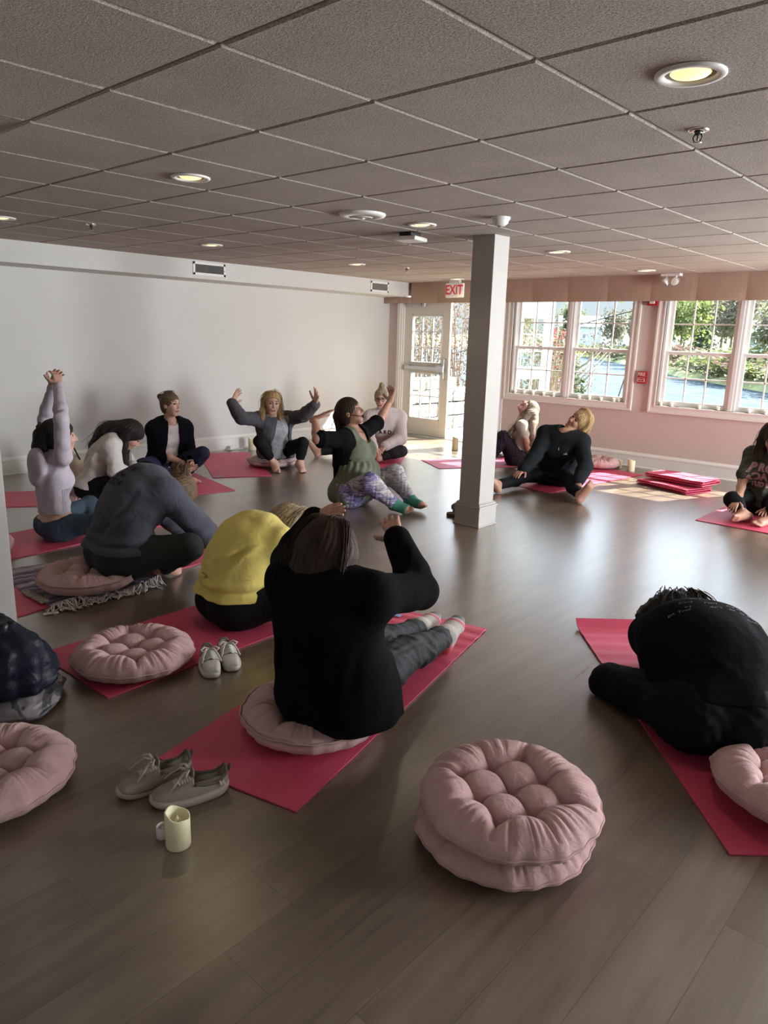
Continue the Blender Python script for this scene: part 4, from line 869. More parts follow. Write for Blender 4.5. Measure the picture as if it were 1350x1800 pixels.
# ------------------------------------------------------------------ BAG AND JACKET PILE AT THE LEFT EDGE
def lump(name, fn, nu, nv, mats, parent, loc=None):
    v = [fn(i/nu, j/nv) for j in range(nv+1) for i in range(nu)]; f = [(j*nu+i, j*nu+(i+1) % nu, (j+1)*nu+(i+1) % nu, (j+1)*nu+i) for j in range(nv) for i in range(nu)]
    f += [tuple(range(nu))[::-1], tuple(nv*nu+i for i in range(nu))]; return from_np(name, v, f, mats, parent, loc)
def fold(p, s, a): return a*mnoise.fractal(Vector(p)*s, .9, 2.1, 4)
r = empty('tote_bag', (-2.985, 1.0, 0), 'navy satin drawstring bag slumped against the near column', 'bag')
M_satin = m = bpy.data.materials.new('navy_satin'); t_, b_ = nodes_of(m); b_.inputs['Base Color'].default_value = (.0038, .0065, .021, 1); b_.inputs['Roughness'].default_value = .5; b_.inputs['Specular IOR Level'].default_value = .3; b_.inputs['Sheen Weight'].default_value = .0
k_ = NB(t_); o_ = k_.obj(); k_.bump(k_.noise(o_, 16, 4, .6, 1.2), .6, .012, b_)
def bagf(u, w_):
    a = 2*PI*u; R = np.interp(w_, [0, .08, .25, .5, .75, .9, 1], [.215, .225, .222, .200, .160, .115, .088]); R *= 1+.05*math.sin(5*a+w_*4)*(.4+w_)+.03*math.sin(11*a-3*w_)
    z = .103+.245*w_; c = (.02*w_+.01, -.03*w_); p = (c[0]+R*1.15*math.cos(a), c[1]+R*.9*math.sin(a), z+.012*w_*math.sin(3*a)); d = fold(p, 9, .016); return (p[0]+d, p[1]+d*.7, p[2]+d*.4)
lump('body', bagf, 72, 34, M_satin, r)
b = MB(); b.tube([(.03+.09*math.cos(a), -.03+.07*math.sin(a), .335+.016*math.sin(3*a)+.012*math.sin(7*a)) for a in np.linspace(0, 2*PI, 40)], [.018+.007*math.sin(9*a) for a in np.linspace(0, 2*PI, 40)], 8, caps=False); b.build('gathered_mouth', plain('black_satin', (.008, .009, .014), .4), r, smooth=True)
b = MB(); b.tube([(.08, -.06, .34), (.11, -.09, .33), (.10, -.10, .27), (.11, -.115, .22)], .004, 6); b.build('drawstring', plain('dark_cord', (.03, .03, .04), .7), r, smooth=True)
# camouflage quilted jacket folded under it
def m_camo():
    m = bpy.data.materials.new('grey_camouflage_nylon'); t, b = nodes_of(m); k = NB(t); o = k.obj()
    n = k.noise(o, 9, 2, .4, .4); c = k.ramp(n, [(.0, (.022, .023, .028)), (.47, (.012, .013, .016)), (.475, (.085, .08, .085)), (.525, (.085, .08, .085)), (.53, (.26, .24, .26)), (1, (.26, .24, .26))], 'CONSTANT'); k.link(c, b.inputs['Base Color']); b.inputs['Roughness'].default_value = .5
    x, y, z = k.sep(o); q = k.math('ABSOLUTE', k.math('SINE', k.math('MULTIPLY', z, 95))); k.bump(k.math('ADD', q, k.noise(o, 40, 3)), .5, .006, b); return m
r = empty('jacket', (-2.965, .985, 0), 'grey camouflage quilted jacket bunched under the navy bag', 'jacket')
def jacf(u, w_):
    a = 2*PI*u; R = np.interp(w_, [0, .12, .4, .7, .9, 1], [.22, .25, .255, .235, .19, .14]); R *= 1+.04*math.sin(4*a+1)+.02*math.sin(9*a+5*w_)
    p = (R*1.05*math.cos(a), R*.92*math.sin(a), .004+.088*w_+.006*math.sin(2*a+1)*w_); d = fold(p, 11, .014)*min(1, w_*4); q = .004*math.sin(w_*22); return (p[0]*(1+q)+d, p[1]*(1+q)+d, p[2]+d*.6)
lump('body', jacf, 90, 26, m_camo(), r)
# ------------------------------------------------------------------ STRIPED BLANKET WITH FRINGE
def m_serape():
    m = bpy.data.materials.new('purple_striped_weave'); t, b = nodes_of(m); k = NB(t); o = k.obj(); x, y, z = k.sep(o)
    wob = k.math('MULTIPLY', k.math('SUBTRACT', k.noise(o, 22, 3), .5), .05); f = k.math('FRACT', k.math('DIVIDE', k.math('ADD', x, wob), .27))
    n = k.noise(k.scale(o, 260, 18, 1), 1.0, 3, .7)
    c = k.ramp(f, [(0, (.62, .58, .62)), (.08, (.34, .27, .42)), (.17, (.10, .07, .20)), (.25, (.028, .02, .055)), (.33, (.55, .50, .55)), (.37, (.17, .12, .30)), (.50, (.05, .035, .09)), (.56, (.66, .62, .64)), (.60, (.30, .22, .38)), (.75, (.07, .05, .13)), (.83, (.012, .012, .016)), (.90, (.42, .36, .46)), (1, (.62, .58, .62))])
    c = k.mix(.35, c, k.ramp(n, [(.35, (.03, .025, .05)), (.65, (.72, .68, .72))])); k.link(c, b.inputs['Base Color']); b.inputs['Roughness'].default_value = .95; b.inputs['Specular IOR Level'].default_value = .1; k.bump(n, .5, .003, b); return m
M_fringe = cloth('ivory_fringe', (.62, .58, .55), .95, var=.15, vs=60)
r = empty('striped_blanket', (-4.0, 1.9, 0), 'purple striped woven blanket with ivory fringe under the pink cushion', 'blanket')
# corners (world, then local): near fringe edge from (90,1080)px to (278,1030)px
Bc = {k: V3(*q) for k, q in dict(nl=(-3.80, 1.57), nr=(-3.78, 2.20), fl=(-4.62, 1.55), fr=(-4.45, 2.35)).items()}
NX, NY = 60, 60; v = []
for j in range(NY+1):
    for i in range(NX+1):
        u, w_ = i/NX, j/NY; p = (Bc['nl']*(1-u)+Bc['nr']*u)*(1-w_)+(Bc['fl']*(1-u)+Bc['fr']*u)*w_
        z = .012+.010*abs(mnoise.noise(Vector((p[0]*7, p[1]*7, .3))))+.022*max(0, math.sin(u*9+w_*3))*math.exp(-(w_/.10)**2)+.012*math.exp(-((1-w_)/.05)**2)
        v.append((p[0]+4.0+.012*math.sin(u*15), p[1]-1.9+.010*math.sin(w_*13), z))
f = [(j*(NX+1)+i, (j+1)*(NX+1)+i, (j+1)*(NX+1)+i+1, j*(NX+1)+i+1) for j in range(NY) for i in range(NX)]
o = from_np('weave', v, f, m_serape(), r); s_ = o.modifiers.new('thick', 'SOLIDIFY'); s_.thickness = .008; s_.offset = 1
rg = random.Random(4); b = MB()
for q in range(120):
    u = q/119; p = Bc['nl']*(1-u)+Bc['nr']*u; x0, y0 = p[0]+4.0, p[1]-1.9; L = rg.uniform(.06, .12); a = rg.uniform(-.9, .9); z0 = .016+.022*max(0, math.sin(u*9))
    if u > .88: L *= .6; z0 += .03*(u-.88)/.12
    pts = [(x0-.015, y0, z0+.004)]; cx, cy = x0, y0
    for s in range(5): a += rg.uniform(-.7, .7); cx += L/5*math.cos(a); cy += L/5*math.sin(a); pts.append((cx, cy, max(.0125, z0*(1-s/3.2)+rg.uniform(0, .012))))
    b.tube(pts, [.0042, .0045, .004, .0038, .0042, .002], 5)
b.build('fringe', M_fringe, r, smooth=True)
b = MB()
for q in range(46):
    w_ = q/45*.30+.12; p = Bc['nl']*(1-w_)+Bc['fl']*w_; b.tube([(p[0]+4.0+rg.uniform(-.03, .03), p[1]-1.9+.03, .026), (p[0]+4.0+rg.uniform(-.03, .03), p[1]-1.9+.005, .034), (p[0]+4.0+rg.uniform(-.03, .03), p[1]-1.9-.02, .022)], .004, 5)
b.build('selvedge_knots', cloth('mixed_yarn', (.42, .38, .36), .95, var=.4, vs=90), r, smooth=True)
MB().cbox((.24, -.36, .006), (.075, .03, .002), M=Rz(1.2)).build('care_label', M_white, r)
# grey fluffy throw by the open door
def thr(u, w_):
    a = 2*PI*u; R = np.interp(w_, [0, .3, .7, 1], [.30, .33, .24, .05]); p = (R*1.2*math.cos(a), R*.75*math.sin(a), .004+.11*w_); d = fold(p, 14, .05)*min(1, .25+w_); return (p[0]+d, p[1]+d, max(.009, p[2]+d*.8+.006))
r = empty('fleece_throw', (-5.33, 8.12, 0), 'rumpled grey fleecy throw on the floor inside the door', 'throw'); lump('body', thr, 110, 40, cloth('grey_fleece', (.36, .34, .37), .95, var=.25, vs=30, bump=1, bs=80, col2=(.58, .57, .60)), r)
# cream tote behind the woman in lavender
r = empty('handbag', (-6.86, 3.15, 0), 'cream handbag with a black shoulder strap by the left wall', 'bag')
def hb_(u, w_):
    a = 2*PI*u; e = .5; c, s = math.cos(a), math.sin(a); tx = np.interp(w_, [0, .1, .8, 1], [.15, .17, .15, .10]); ty = np.interp(w_, [0, .1, .8, 1], [.08, .10, .07, .03]); return (tx*math.copysign(abs(c)**e, c), ty*math.copysign(abs(s)**e, s), .002+.30*w_+fold((c, s, w_*2), 2, .008))
lump('body', hb_, 48, 20, cloth('cream_canvas', (.56, .50, .40), .8, var=.08), r); lump('base', lambda u, w_: (hb_(u, w_*.3)[0]*1.015, hb_(u, w_*.3)[1]*1.02, .001+.10*w_), 48, 6, plain('dark_leather', (.035, .03, .028), .5), r)
b = MB(); b.tube([(-.13, 0, .27), (-.12, -.02, .37), (-.02, -.03, .43), (.08, -.02, .36), (.13, 0, .27)], .014, 8, flat=.5); b.build('strap', M_black, r, smooth=True)
b = MB(); b.cbox((0, -.100, .16), (.22, .006, .012)); b.cbox((0, -.100, .19), (.22, .006, .008)); b.build('trim_stripe', plain('pale_trim', (.72, .68, .60), .5), r)
# ------------------------------------------------------------------ PEOPLE: smooth-blended bodies and clothes
f32 = np.float32
class Body:
    """a smooth union of tapered limbs and ellipsoids, meshed on a grid into ONE continuous surface"""
    def __init__(s): s.ops = []
    def seg(s, a, b, ra, rb, k=.02, lat=None, w=1.0, op='u'):
        a, b = np.array(a, float), np.array(b, float); R = max(ra, rb)*max(w, 1)
        if np.linalg.norm(b-a) < 1e-5: b = a+V3(0, 0, 1e-4)
        def fn(X, Y, Z):
            bx, by, bz = (b-a).astype(f32); L = f32((b-a)@(b-a)); dx, dy, dz = X-f32(a[0]), Y-f32(a[1]), Z-f32(a[2])
            t = np.clip((dx*bx+dy*by+dz*bz)/L, 0, 1); qx, qy, qz = dx-t*bx, dy-t*by, dz-t*bz
            if lat is not None and w != 1:
                lx, ly, lz = [f32(c) for c in lat]; c = (qx*lx+qy*ly+qz*lz)*f32(1-1/w); qx, qy, qz = qx-c*lx, qy-c*ly, qz-c*lz
            return np.sqrt(qx*qx+qy*qy+qz*qz)-(f32(ra)+f32(rb-ra)*t)
        s.ops.append((op, fn, np.minimum(a, b)-R, np.maximum(a, b)+R, k)); return s
    def ell(s, c, ax, rad, k=.02, op='u'):
        c = np.array(c, float); A = [np.array(q, float) for q in ax]; R = max(rad)
        def fn(X, Y, Z):
            dx, dy, dz = X-f32(c[0]), Y-f32(c[1]), Z-f32(c[2]); q = 0
            for v, r in zip(A, rad): q = q+((dx*f32(v[0])+dy*f32(v[1])+dz*f32(v[2]))/f32(r))**2
            q = np.sqrt(q)+f32(1e-6); return (q-1)*f32(min(rad))*.5+(q-1)*f32(np.mean(rad))*.5
        s.ops.append((op, fn, c-R, c+R, k)); return s
    def cyl(s, a, b, r, k=.004, rnd=.006, op='u'):
        """flat-ended round bar: cuffs, hems"""
        a, b = np.array(a, float), np.array(b, float); d = un(b-a); h = np.linalg.norm(b-a)/2; m = (a+b)/2
        def fn(X, Y, Z):
            dx, dy, dz = X-f32(m[0]), Y-f32(m[1]), Z-f32(m[2]); t = dx*f32(d[0])+dy*f32(d[1])+dz*f32(d[2])
            q = np.sqrt(np.maximum(dx*dx+dy*dy+dz*dz-t*t, 0))-f32(r-rnd); w_ = np.abs(t)-f32(h-rnd)
            return np.sqrt(np.maximum(q, 0)**2+np.maximum(w_, 0)**2)+np.minimum(np.maximum(q, w_), 0)-f32(rnd)
        R = r+h; s.ops.append((op, fn, m-R, m+R, k)); return s
    def cut(s, p, n, k=.006):
        """keep only the side of the plane that n points AWAY from"""
        p, n = np.array(p, float), un(n); s.ops.append(('c', lambda X, Y, Z: (X-f32(p[0]))*f32(n[0])+(Y-f32(p[1]))*f32(n[1])+(Z-f32(p[2]))*f32(n[2]), None, None, k)); return s
    def carve(s, fn, lo, hi, k=.006): s.ops.append(('s', fn, np.array(lo, float), np.array(hi, float), k)); return s
    def crease(s, a, b, w, d):
        """a fold in the cloth from a to b: a valley of depth d with a soft ridge beside it"""
        a, b = np.array(a, float), np.array(b, float); e = un(b-a); sd = un(np.cross(e, V3(.31, .55, .77)))*w*1.6
        def fn(X, Y, Z):
            o = 0
            for sh, sg in ((0, 1.0), (sd, -.8)):
                bx, by, bz = (b-a).astype(f32); L = f32((b-a)@(b-a)); dx, dy, dz = X-f32(a[0]+(sh if np.isscalar(sh) else sh[0])), Y-f32(a[1]+(sh if np.isscalar(sh) else sh[1])), Z-f32(a[2]+(sh if np.isscalar(sh) else sh[2]))
                t = np.clip((dx*bx+dy*by+dz*bz)/L, 0, 1); q = (dx-t*bx)**2+(dy-t*by)**2+(dz-t*bz)**2; o = o+f32(sg*d)*np.exp(-q/f32(w*w))*np.sin(f32(PI)*np.clip(t*f32(.9)+f32(.05), 0, 1))
            return o
        R = 3.2*w; s.ops.append(('d', fn, np.minimum(a, b)-R, np.maximum(a, b)+R, 0)); return s
    def warp(s, fn): s.ops.append(('w', fn, None, None, 0)); return s
    def mesh(s, h):
        u = [o for o in s.ops if o[0] == 'u']; lo = np.min([o[2] for o in u], 0)-4*h-.02; hi = np.max([o[3] for o in u], 0)+4*h+.02; n = np.ceil((hi-lo)/h).astype(int)+1
        ax = [(lo[i]+h*np.arange(n[i])).astype(f32) for i in range(3)]; F = np.full(n, .25, f32)
        for op, fn, l, h_, k in s.ops:
            if l is None: i0, i1 = np.zeros(3, int), n
            else:
                m = 3*h+max(k, .02); i0 = np.clip(((l-m-lo)/h).astype(int), 0, n); i1 = np.clip(((h_+m-lo)/h).astype(int)+2, 0, n)
            if np.any(i1 <= i0): continue
            S = tuple(slice(a, b) for a, b in zip(i0, i1)); X, Y, Z = ax[0][S[0]][:, None, None], ax[1][S[1]][None, :, None], ax[2][S[2]][None, None, :]
            g = F[S]; d = fn(X, Y, Z)
            if op in 'wd': F[S] = g+d; continue
            if op == 'u':
                d = np.broadcast_to(d, g.shape)
                if k > 0: e = np.maximum(k-np.abs(g-d), 0)/f32(k); F[S] = np.minimum(g, d)-e*e*f32(k*.25)
                else: F[S] = np.minimum(g, d)
            else:
                d = np.broadcast_to(d if op == 'c' else -d, g.shape); e = np.maximum(k-np.abs(g-d), 0)/f32(k); F[S] = np.maximum(g, d)+e*e*f32(k*.25)
        return nets(F, lo, h)
def nets(F, lo, h):
    """naive surface nets"""
    I = F < 0; n = np.array(F.shape)
    c = np.zeros(n-1, np.int8)
    for dx in (0, 1):
        for dy in (0, 1):
            for dz in (0, 1): c += I[dx:n[0]-1+dx, dy:n[1]-1+dy, dz:n[2]-1+dz]
    act = (c > 0) & (c < 8); ids = np.argwhere(act); idx = np.full(act.shape, -1, np.int32); idx[act] = np.arange(len(ids))
    acc = np.zeros((len(ids), 3)); cnt = np.zeros(len(ids)); x, y, z = ids.T
    co = [(a, b, d) for a in (0, 1) for b in (0, 1) for d in (0, 1)]; val = {q: F[x+q[0], y+q[1], z+q[2]] for q in co}
    for a in co:
        for ax in range(3):
            if a[ax]: continue
            b = list(a); b[ax] = 1; b = tuple(b); fa, fb = val[a], val[b]; m = (fa < 0) != (fb < 0); t = fa[m]/(fa[m]-fb[m])
            p = np.tile(np.array(a, float), (m.sum(), 1)); p[:, ax] = t; acc[m] += p; cnt[m] += 1
    v = lo+(ids+acc/cnt[:, None])*h; quads = []
    for ax in range(3):
        o1, o2 = [q for q in range(3) if q != ax]; sl = [slice(1, n[q]-1) for q in range(3)]; sl[ax] = slice(0, n[ax]-1); s2 = list(sl); s2[ax] = slice(1, n[ax])
        A, B = I[tuple(sl)], I[tuple(s2)]; e = np.argwhere(A != B); 
        if not len(e): continue
        off = np.array([1, 1, 1]); off[ax] = 0; e = e+off; q = []
        for d1, d2 in ((-1, -1), (0, -1), (0, 0), (-1, 0)):
            k = e.copy(); k[:, o1] += d1; k[:, o2] += d2; q.append(idx[k[:, 0], k[:, 1], k[:, 2]])
        q = np.stack(q, 1); inside = I[e[:, 0], e[:, 1], e[:, 2]]; flip = inside if ax != 1 else ~inside
        q[~flip] = q[~flip][:, ::-1]; quads.append(q)
    q = np.concatenate(quads); q = q[(q >= 0).all(1)]; return v, q
def wrinkle(amp, lam, seed, dirs=None):
    """soft cloth folds as a displacement"""
    g = np.random.default_rng(seed); W = []
    for i in range(4):
        d = un(g.normal(size=3)) if dirs is None else un(np.array(dirs[i % len(dirs)], float)+g.normal(size=3)*.35); W.append((d*2*PI/(lam*g.uniform(.7, 1.5)), un(g.normal(size=3))*2*PI/(lam*2.3), g.uniform(0, 6), g.uniform(.6, 1)))
    def fn(X, Y, Z):
        s = 0
        for a, b, p, m in W:
            q = np.sin(X*f32(b[0])+Y*f32(b[1])+Z*f32(b[2])+f32(p)); s = s+f32(m)*np.sin(X*f32(a[0])+Y*f32(a[1])+Z*f32(a[2])+f32(p)+2*q)
        return s*f32(amp/2)
    return fn
lerp = lambda a, b, t: a*(1-t)+b*t
def frame(J):
    s = un(J['neck']-J['pel']); lat = J['slat']; J['up'] = s; J['f2'] = un(np.cross(s, lat)) if np.dot(np.cross(s, lat), J['fwd']) > -.5 else un(np.cross(lat, s))
    J.setdefault('mid', .5*(J['pel']+J['neck'])-J['f2']*J.get('slouch', .03))
def T(J, t):
    """point along the spine"""
    if t < 0: return J['pel']+(J['mid']-J['pel'])*2*t*.9
    c = 2*J['mid']-.5*(J['pel']+J['neck']); return J['pel']*(1-t)**2+c*2*t*(1-t)+J['neck']*t*t
def latat(J, t): return un(lerp(J['lat'], J['slat'], min(1, max(0, t))))
def torso(B, J, g, e, bust=1.0, belly=0.0, lo=0.0):
    L = J['lat']
    if lo <= 0.02:
        B.seg(J['pel']-L*.06*g, J['pel']+L*.06*g, .115*g+e, .115*g+e, .03)
        for sg in (-1, 1): B.seg(J['pel']-J['fwd']*.05+L*sg*.075*g-V3(0, 0, .002), J['pel']+J['fwd']*.03+L*sg*.08*g, .102*g+e, .10*g+e, .05)
    ts = [lo, .28, .5, .72, .88]; rs = [.108, .100, .102, .104, .085]; ws = [1.36, 1.32, 1.36, 1.46, 1.5]
    for i in range(4):
        t0, t1 = max(ts[i], lo), ts[i+1]
        B.seg(T(J, t0), T(J, t1), rs[i]*g+e, rs[i+1]*g+e, .05, latat(J, (t0+t1)/2), (ws[i]+ws[i+1])/2)
    for sd in 'RL': B.seg(lerp(T(J, .90), J['sh'+sd], .35), J['sh'+sd], .078*g+e*.8, .058*g+e, .05)
    B.seg(T(J, .86), J['neck'], .085*g+e*.6, .058+e*.5, .04)
    if bust:
        for sg in (-1, 1): B.ell(T(J, .66)+J['f2']*.072*g+J['slat']*sg*.066*g, (J['slat'], J['f2'], J['up']), (.070*bust+e, .066*bust+e, .072*bust+e), .045)
    if belly: B.ell(T(J, .26)+J['f2']*.06*g, (J['lat'], J['f2'], J['up']), (.15*belly+e, .12*belly+e, .14*belly+e), .06)
def neckhead(B, J, hs=1.0):
    H, f, u = J['head'], J['hf'], J['hu']; f = un(f); u = un(u-f*(u@f)); r = un(np.cross(f, u)); J['hf'], J['hu'], J['hr'] = f, u, r; q = lambda a, b, c: H+(f*a+r*b+u*c)*hs
    A = (f, r, u)
    B.seg(J['neck']-J.get('up', V3(0, 0, 1))*.03, q(-.025, 0, -.06), .056, .050, .03)
    B.ell(q(-.012, 0, .030), A, (.096*hs, .076*hs, .088*hs), .02).ell(q(.022, 0, -.035), A, (.066*hs, .060*hs, .080*hs), .03)
    B.seg(q(.055, -.018, -.094), q(.055, .018, -.094), .022*hs, .022*hs, .02)
    for sg in (-1, 1):
        B.ell(q(.055, sg*.036, -.025), A, (.030*hs, .026*hs, .028*hs), .02).seg(q(.076, sg*.012, .034), q(.062, sg*.050, .032), .010*hs, .008*hs, .012)
        B.ell(q(.088, sg*.031, .010), A, (.016*hs, .019*hs, .012*hs), .008, 's').ell(q(.070, sg*.031, .010), A, (.0135*hs, .015*hs, .0105*hs), .003)
        B.ell(q(-.008, sg*.074, -.008), A, (.019*hs, .010*hs, .031*hs), .008)
    B.seg(q(.083, 0, .014), q(.104, 0, -.026), .008*hs, .0125*hs, .010)
    for sg in (-1, 1): B.ell(q(.093, sg*.012, -.031), A, (.011*hs, .008*hs, .008*hs), .006)
    B.seg(q(.083, -.017, -.058), q(.083, .017, -.058), .0085*hs, .0085*hs, .008).seg(q(.080, -.013, -.069), q(.080, .013, -.069), .0085*hs, .0085*hs, .006)
def face_mats(J, c, hs=1.0):
    """material index of each face centre: 0 skin, 1 lips, 2 eye, 3 brow"""
    d = (c-J['head'])/hs; a, b, u = d@J['hf'], d@J['hr'], d@J['hu']; m = np.zeros(len(c), np.int32)
    m[(a > .07) & (np.abs(b) < .023) & (u > -.074) & (u < -.053) & (np.abs(b) < .026-.6*np.abs(u+.0635))] = 1
    eye = (a > .055) & (np.abs(np.abs(b)-.031) < .0145) & (np.abs(u-.010) < .0075); m[eye] = 2
    m[(a > .055) & (np.abs(np.abs(b)-.033) < .020) & (np.abs(u-.0335-.10*(.02-np.abs(np.abs(b)-.03))) < .0042)] = 3
    return m
def arm(B, J, s, g, e, to=1.0, up=True):
    S, E_, W = J['sh'+s], J['el'+s], J['wr'+s]; a = min(1, to*2); b = max(0, to*2-1); gg = g**.6
    B.seg(S, lerp(S, E_, a), .052*gg+e, lerp(.052, .042, a)*gg+e, .03)
    if b > 0: B.seg(E_, lerp(E_, W, min(b, .3)), .042*gg+e, lerp(.042, .041, min(1, b/.3))*gg+e, .02)
    if b > .3: B.seg(lerp(E_, W, .3), lerp(E_, W, b), .041*gg+e, lerp(.041, .0275, (b-.3)/.7)*gg+e, .02)
def leg(B, J, s, g, e, to=1.0):
    Hp, K, A = J['hip'+s], J['kn'+s], J['an'+s]; B.seg(Hp, K, .092*g+e, .060*g+e, .05)
    L = A-K; bk = J['toe'+s]-A; bk = bk-L*(bk@L)/(L@L); bk = -un(bk) if np.linalg.norm(bk) > 1e-3 else V3(0, 0, 0); C_ = K+L*.3+bk*.012
    if to <= .5: return
    b = (to-.5)*2; B.seg(K, C_, .060*g+e, .057*g+e, .03); B.seg(C_, lerp(C_, A, min(1, b)), .057*g+e, lerp(.057, .037, min(1, b))*g**.5+e, .03)
def foot(B, J, s, e=0.0, toes=True):
    A, Tp = J['an'+s], J['toe'+s]; K = J['kn'+s]; d = un(Tp-A); u = K-A; u = un(u-d*(u@d)); r = np.cross(d, u); L = max(.17, min(.21, np.linalg.norm(Tp-A)))
    heel = A-d*.040-u*.034; ball = A+d*L*.62-u*.040; B.seg(A+u*.01, heel, .036+e, .031+e, .03).seg(heel, ball, .028+e, .027+e, .025, r, 1.35).seg(A+d*.01, ball+u*.012, .034+e, .022+e, .03, r, 1.25)
    if not toes: B.seg(ball, ball+d*L*.28, .026+e, .018+e, .02, r, 1.6); return
    sg = 1 if s == 'R' else -1
    for i, (o, l, rad) in enumerate(((-.026, .30, .0135), (-.010, .29, .0095), (.004, .27, .009), (.017, .23, .0085), (.029, .18, .008))):
        p = ball+r*o*sg+d*.01; B.seg(p, ball+r*o*sg*1.05+d*L*l+u*.002, rad+.003+e, rad+e, .010)
def hand(B, J, s, pn, curl=.35, spread=.10, tcurl=.2, sc=1.0, fist=0):
    W, Tp = J['wr'+s], J['tip'+s]; d = un(Tp-W); pn = np.array(pn, float); pn = un(pn-d*(pn@d)); sd = np.cross(d, pn); ts = 1 if s == 'R' else -1
    B.seg(W-d*.02, W+d*.012, .026*sc, .024*sc, .012, sd, 1.15)
    for o in (-.024, -.008, .008, .024): B.seg(W+d*.015+sd*o*.62*sc, W+d*(.090-.06*abs(o))*sc+sd*o*sc, .014*sc, .0115*sc, .012)
    for i, o in enumerate((.0275, .0095, -.0085, -.026)):          # index ... little finger
        o *= ts; ln = (.071, .078, .073, .057)[i]*sc; p = W+d*(.088-.0035*i)*sc+sd*o*sc; a = spread*(1.5-i)*ts; dd = un(d+sd*a); r0 = (.0088, .009, .0085, .0076)[i]*sc
        for q, (fr, rr0, rr1) in enumerate(((.44, 1, .92), (.31, .92, .84), (.25, .84, .68))):
            ang = curl*(.55, 1.0, .8)[q]+(fist*.9 if q < 2 else fist*.5); dd = un(dd*math.cos(ang)+pn*math.sin(ang)); n_ = p+dd*ln*fr; B.seg(p, n_, r0*rr0, r0*rr1, .004); p = n_
    p = W+d*.022*sc+sd*ts*.020*sc; dd = un(d*.62+sd*ts*.78+pn*.25); n_ = p+dd*.040*sc; B.seg(p, n_, .0155*sc, .0115*sc, .014)
    for fr, r0, r1 in ((.032, .0108, .0098), (.026, .0098, .0078)):
        dd = un(dd+d*(.35+tcurl)+pn*tcurl); m_ = n_+dd*fr*sc; B.seg(n_, m_, r0*sc, r1*sc, .005); n_ = m_
def hairshell(B, J, hs=1.0, thick=.014, hairline=.052, sides=.0, back=False):
    q = lambda a, b, c: J['head']+(J['hf']*a+J['hr']*b+J['hu']*c)*hs; A = (J['hf'], J['hr'], J['hu'])
    B.ell(q(-.016, 0, .034), A, ((.096+thick)*hs, (.079+thick)*hs, (.088+thick)*hs), .02).ell(q(-.045, 0, -.030), A, ((.058+thick)*hs, (.064+thick)*hs, (.072+thick)*hs), .03)
    B.ell(q(.115, 0, -.035), A, (.098*hs, (.080+sides)*hs, (.035+hairline)*hs), .010, 's')
    H, f, r, u = J['head'], J['hf'], J['hr'], J['hu']
    def groove(X, Y, Z):
        dx, dy, dz = X-f32(H[0]), Y-f32(H[1]), Z-f32(H[2]); a = dx*f32(f[0])+dy*f32(f[1])+dz*f32(f[2]); b = dx*f32(r[0])+dy*f32(r[1])+dz*f32(r[2]); c = dx*f32(u[0])+dy*f32(u[1])+dz*f32(u[2])
        return f32(.0013)*np.sin((np.arctan2(b, c+f32(.05)) if back else np.arctan2(b, a+f32(.03)))*f32(30)+3*np.sin((a if back else c)*f32(22)))
    B.warp(groove)
def chain(B, pts, rad, k=.02, lat=None, w=1.0):
    for a, b, r0, r1 in zip(pts[:-1], pts[1:], rad[:-1], rad[1:]): B.seg(a, b, r0, r1, k, lat, w)
def strands(paths, n, jit, r, seed, org):
    """loose locks following guide paths, as thin tubes (added to the hair mesh)"""
    g = np.random.default_rng(seed); mb = MB()
    for _ in range(n):
        p = paths[g.integers(0, len(paths))]; o = g.normal(size=3)*jit; e = g.normal(size=3)*jit*.9; m = g.normal(size=3)*jit*.5; k = len(p)
        pts = [np.array(q)+o+e*(i/(k-1))**1.3+m*math.sin(PI*i/(k-1)*2)-org for i, q in enumerate(p)]; fine = []
        for i in range(k-1):
            for t in (0, .5): fine.append(lerp(pts[i], pts[i+1], t) if t == 0 else (pts[i]+pts[i+1])/2)
        fine.append(pts[-1]); mb.tube(fine, [r*(1-.75*i/len(fine)) for i in range(len(fine))], 5)
    return mb
def m_hair(name, c1, c2, rough=.6):
    if name in MATS: return MATS[name]
    m = bpy.data.materials.new(name); t, b = nodes_of(m); k = NB(t); o = k.obj(); n = k.noise(k.scale(o, 1, 1, .22), 70, 4, .6, .8)
    k.link(k.ramp(n, [(.3, c1), (.7, c2)]), b.inputs['Base Color']); b.inputs['Roughness'].default_value = rough; b.inputs['Specular IOR Level'].default_value = .22; k.bump(n, .7, .004, b); MATS[name] = m; return m
def m_skin(name, c):
    if name in MATS: return MATS[name]
    m = plain(name, c, .5, var=.06, vs=22, bump=.12, bs=260); b = m.node_tree.nodes['Principled BSDF']; b.inputs['Subsurface Weight'].default_value = .12; b.inputs['Subsurface Radius'].default_value = (.012, .005, .003); return m
M_lip = plain('lip', (.40, .14, .13), .45); M_eye = plain('eye', (.045, .03, .025), .2); M_brow = plain('eyebrow', (.13, .08, .05), .8)
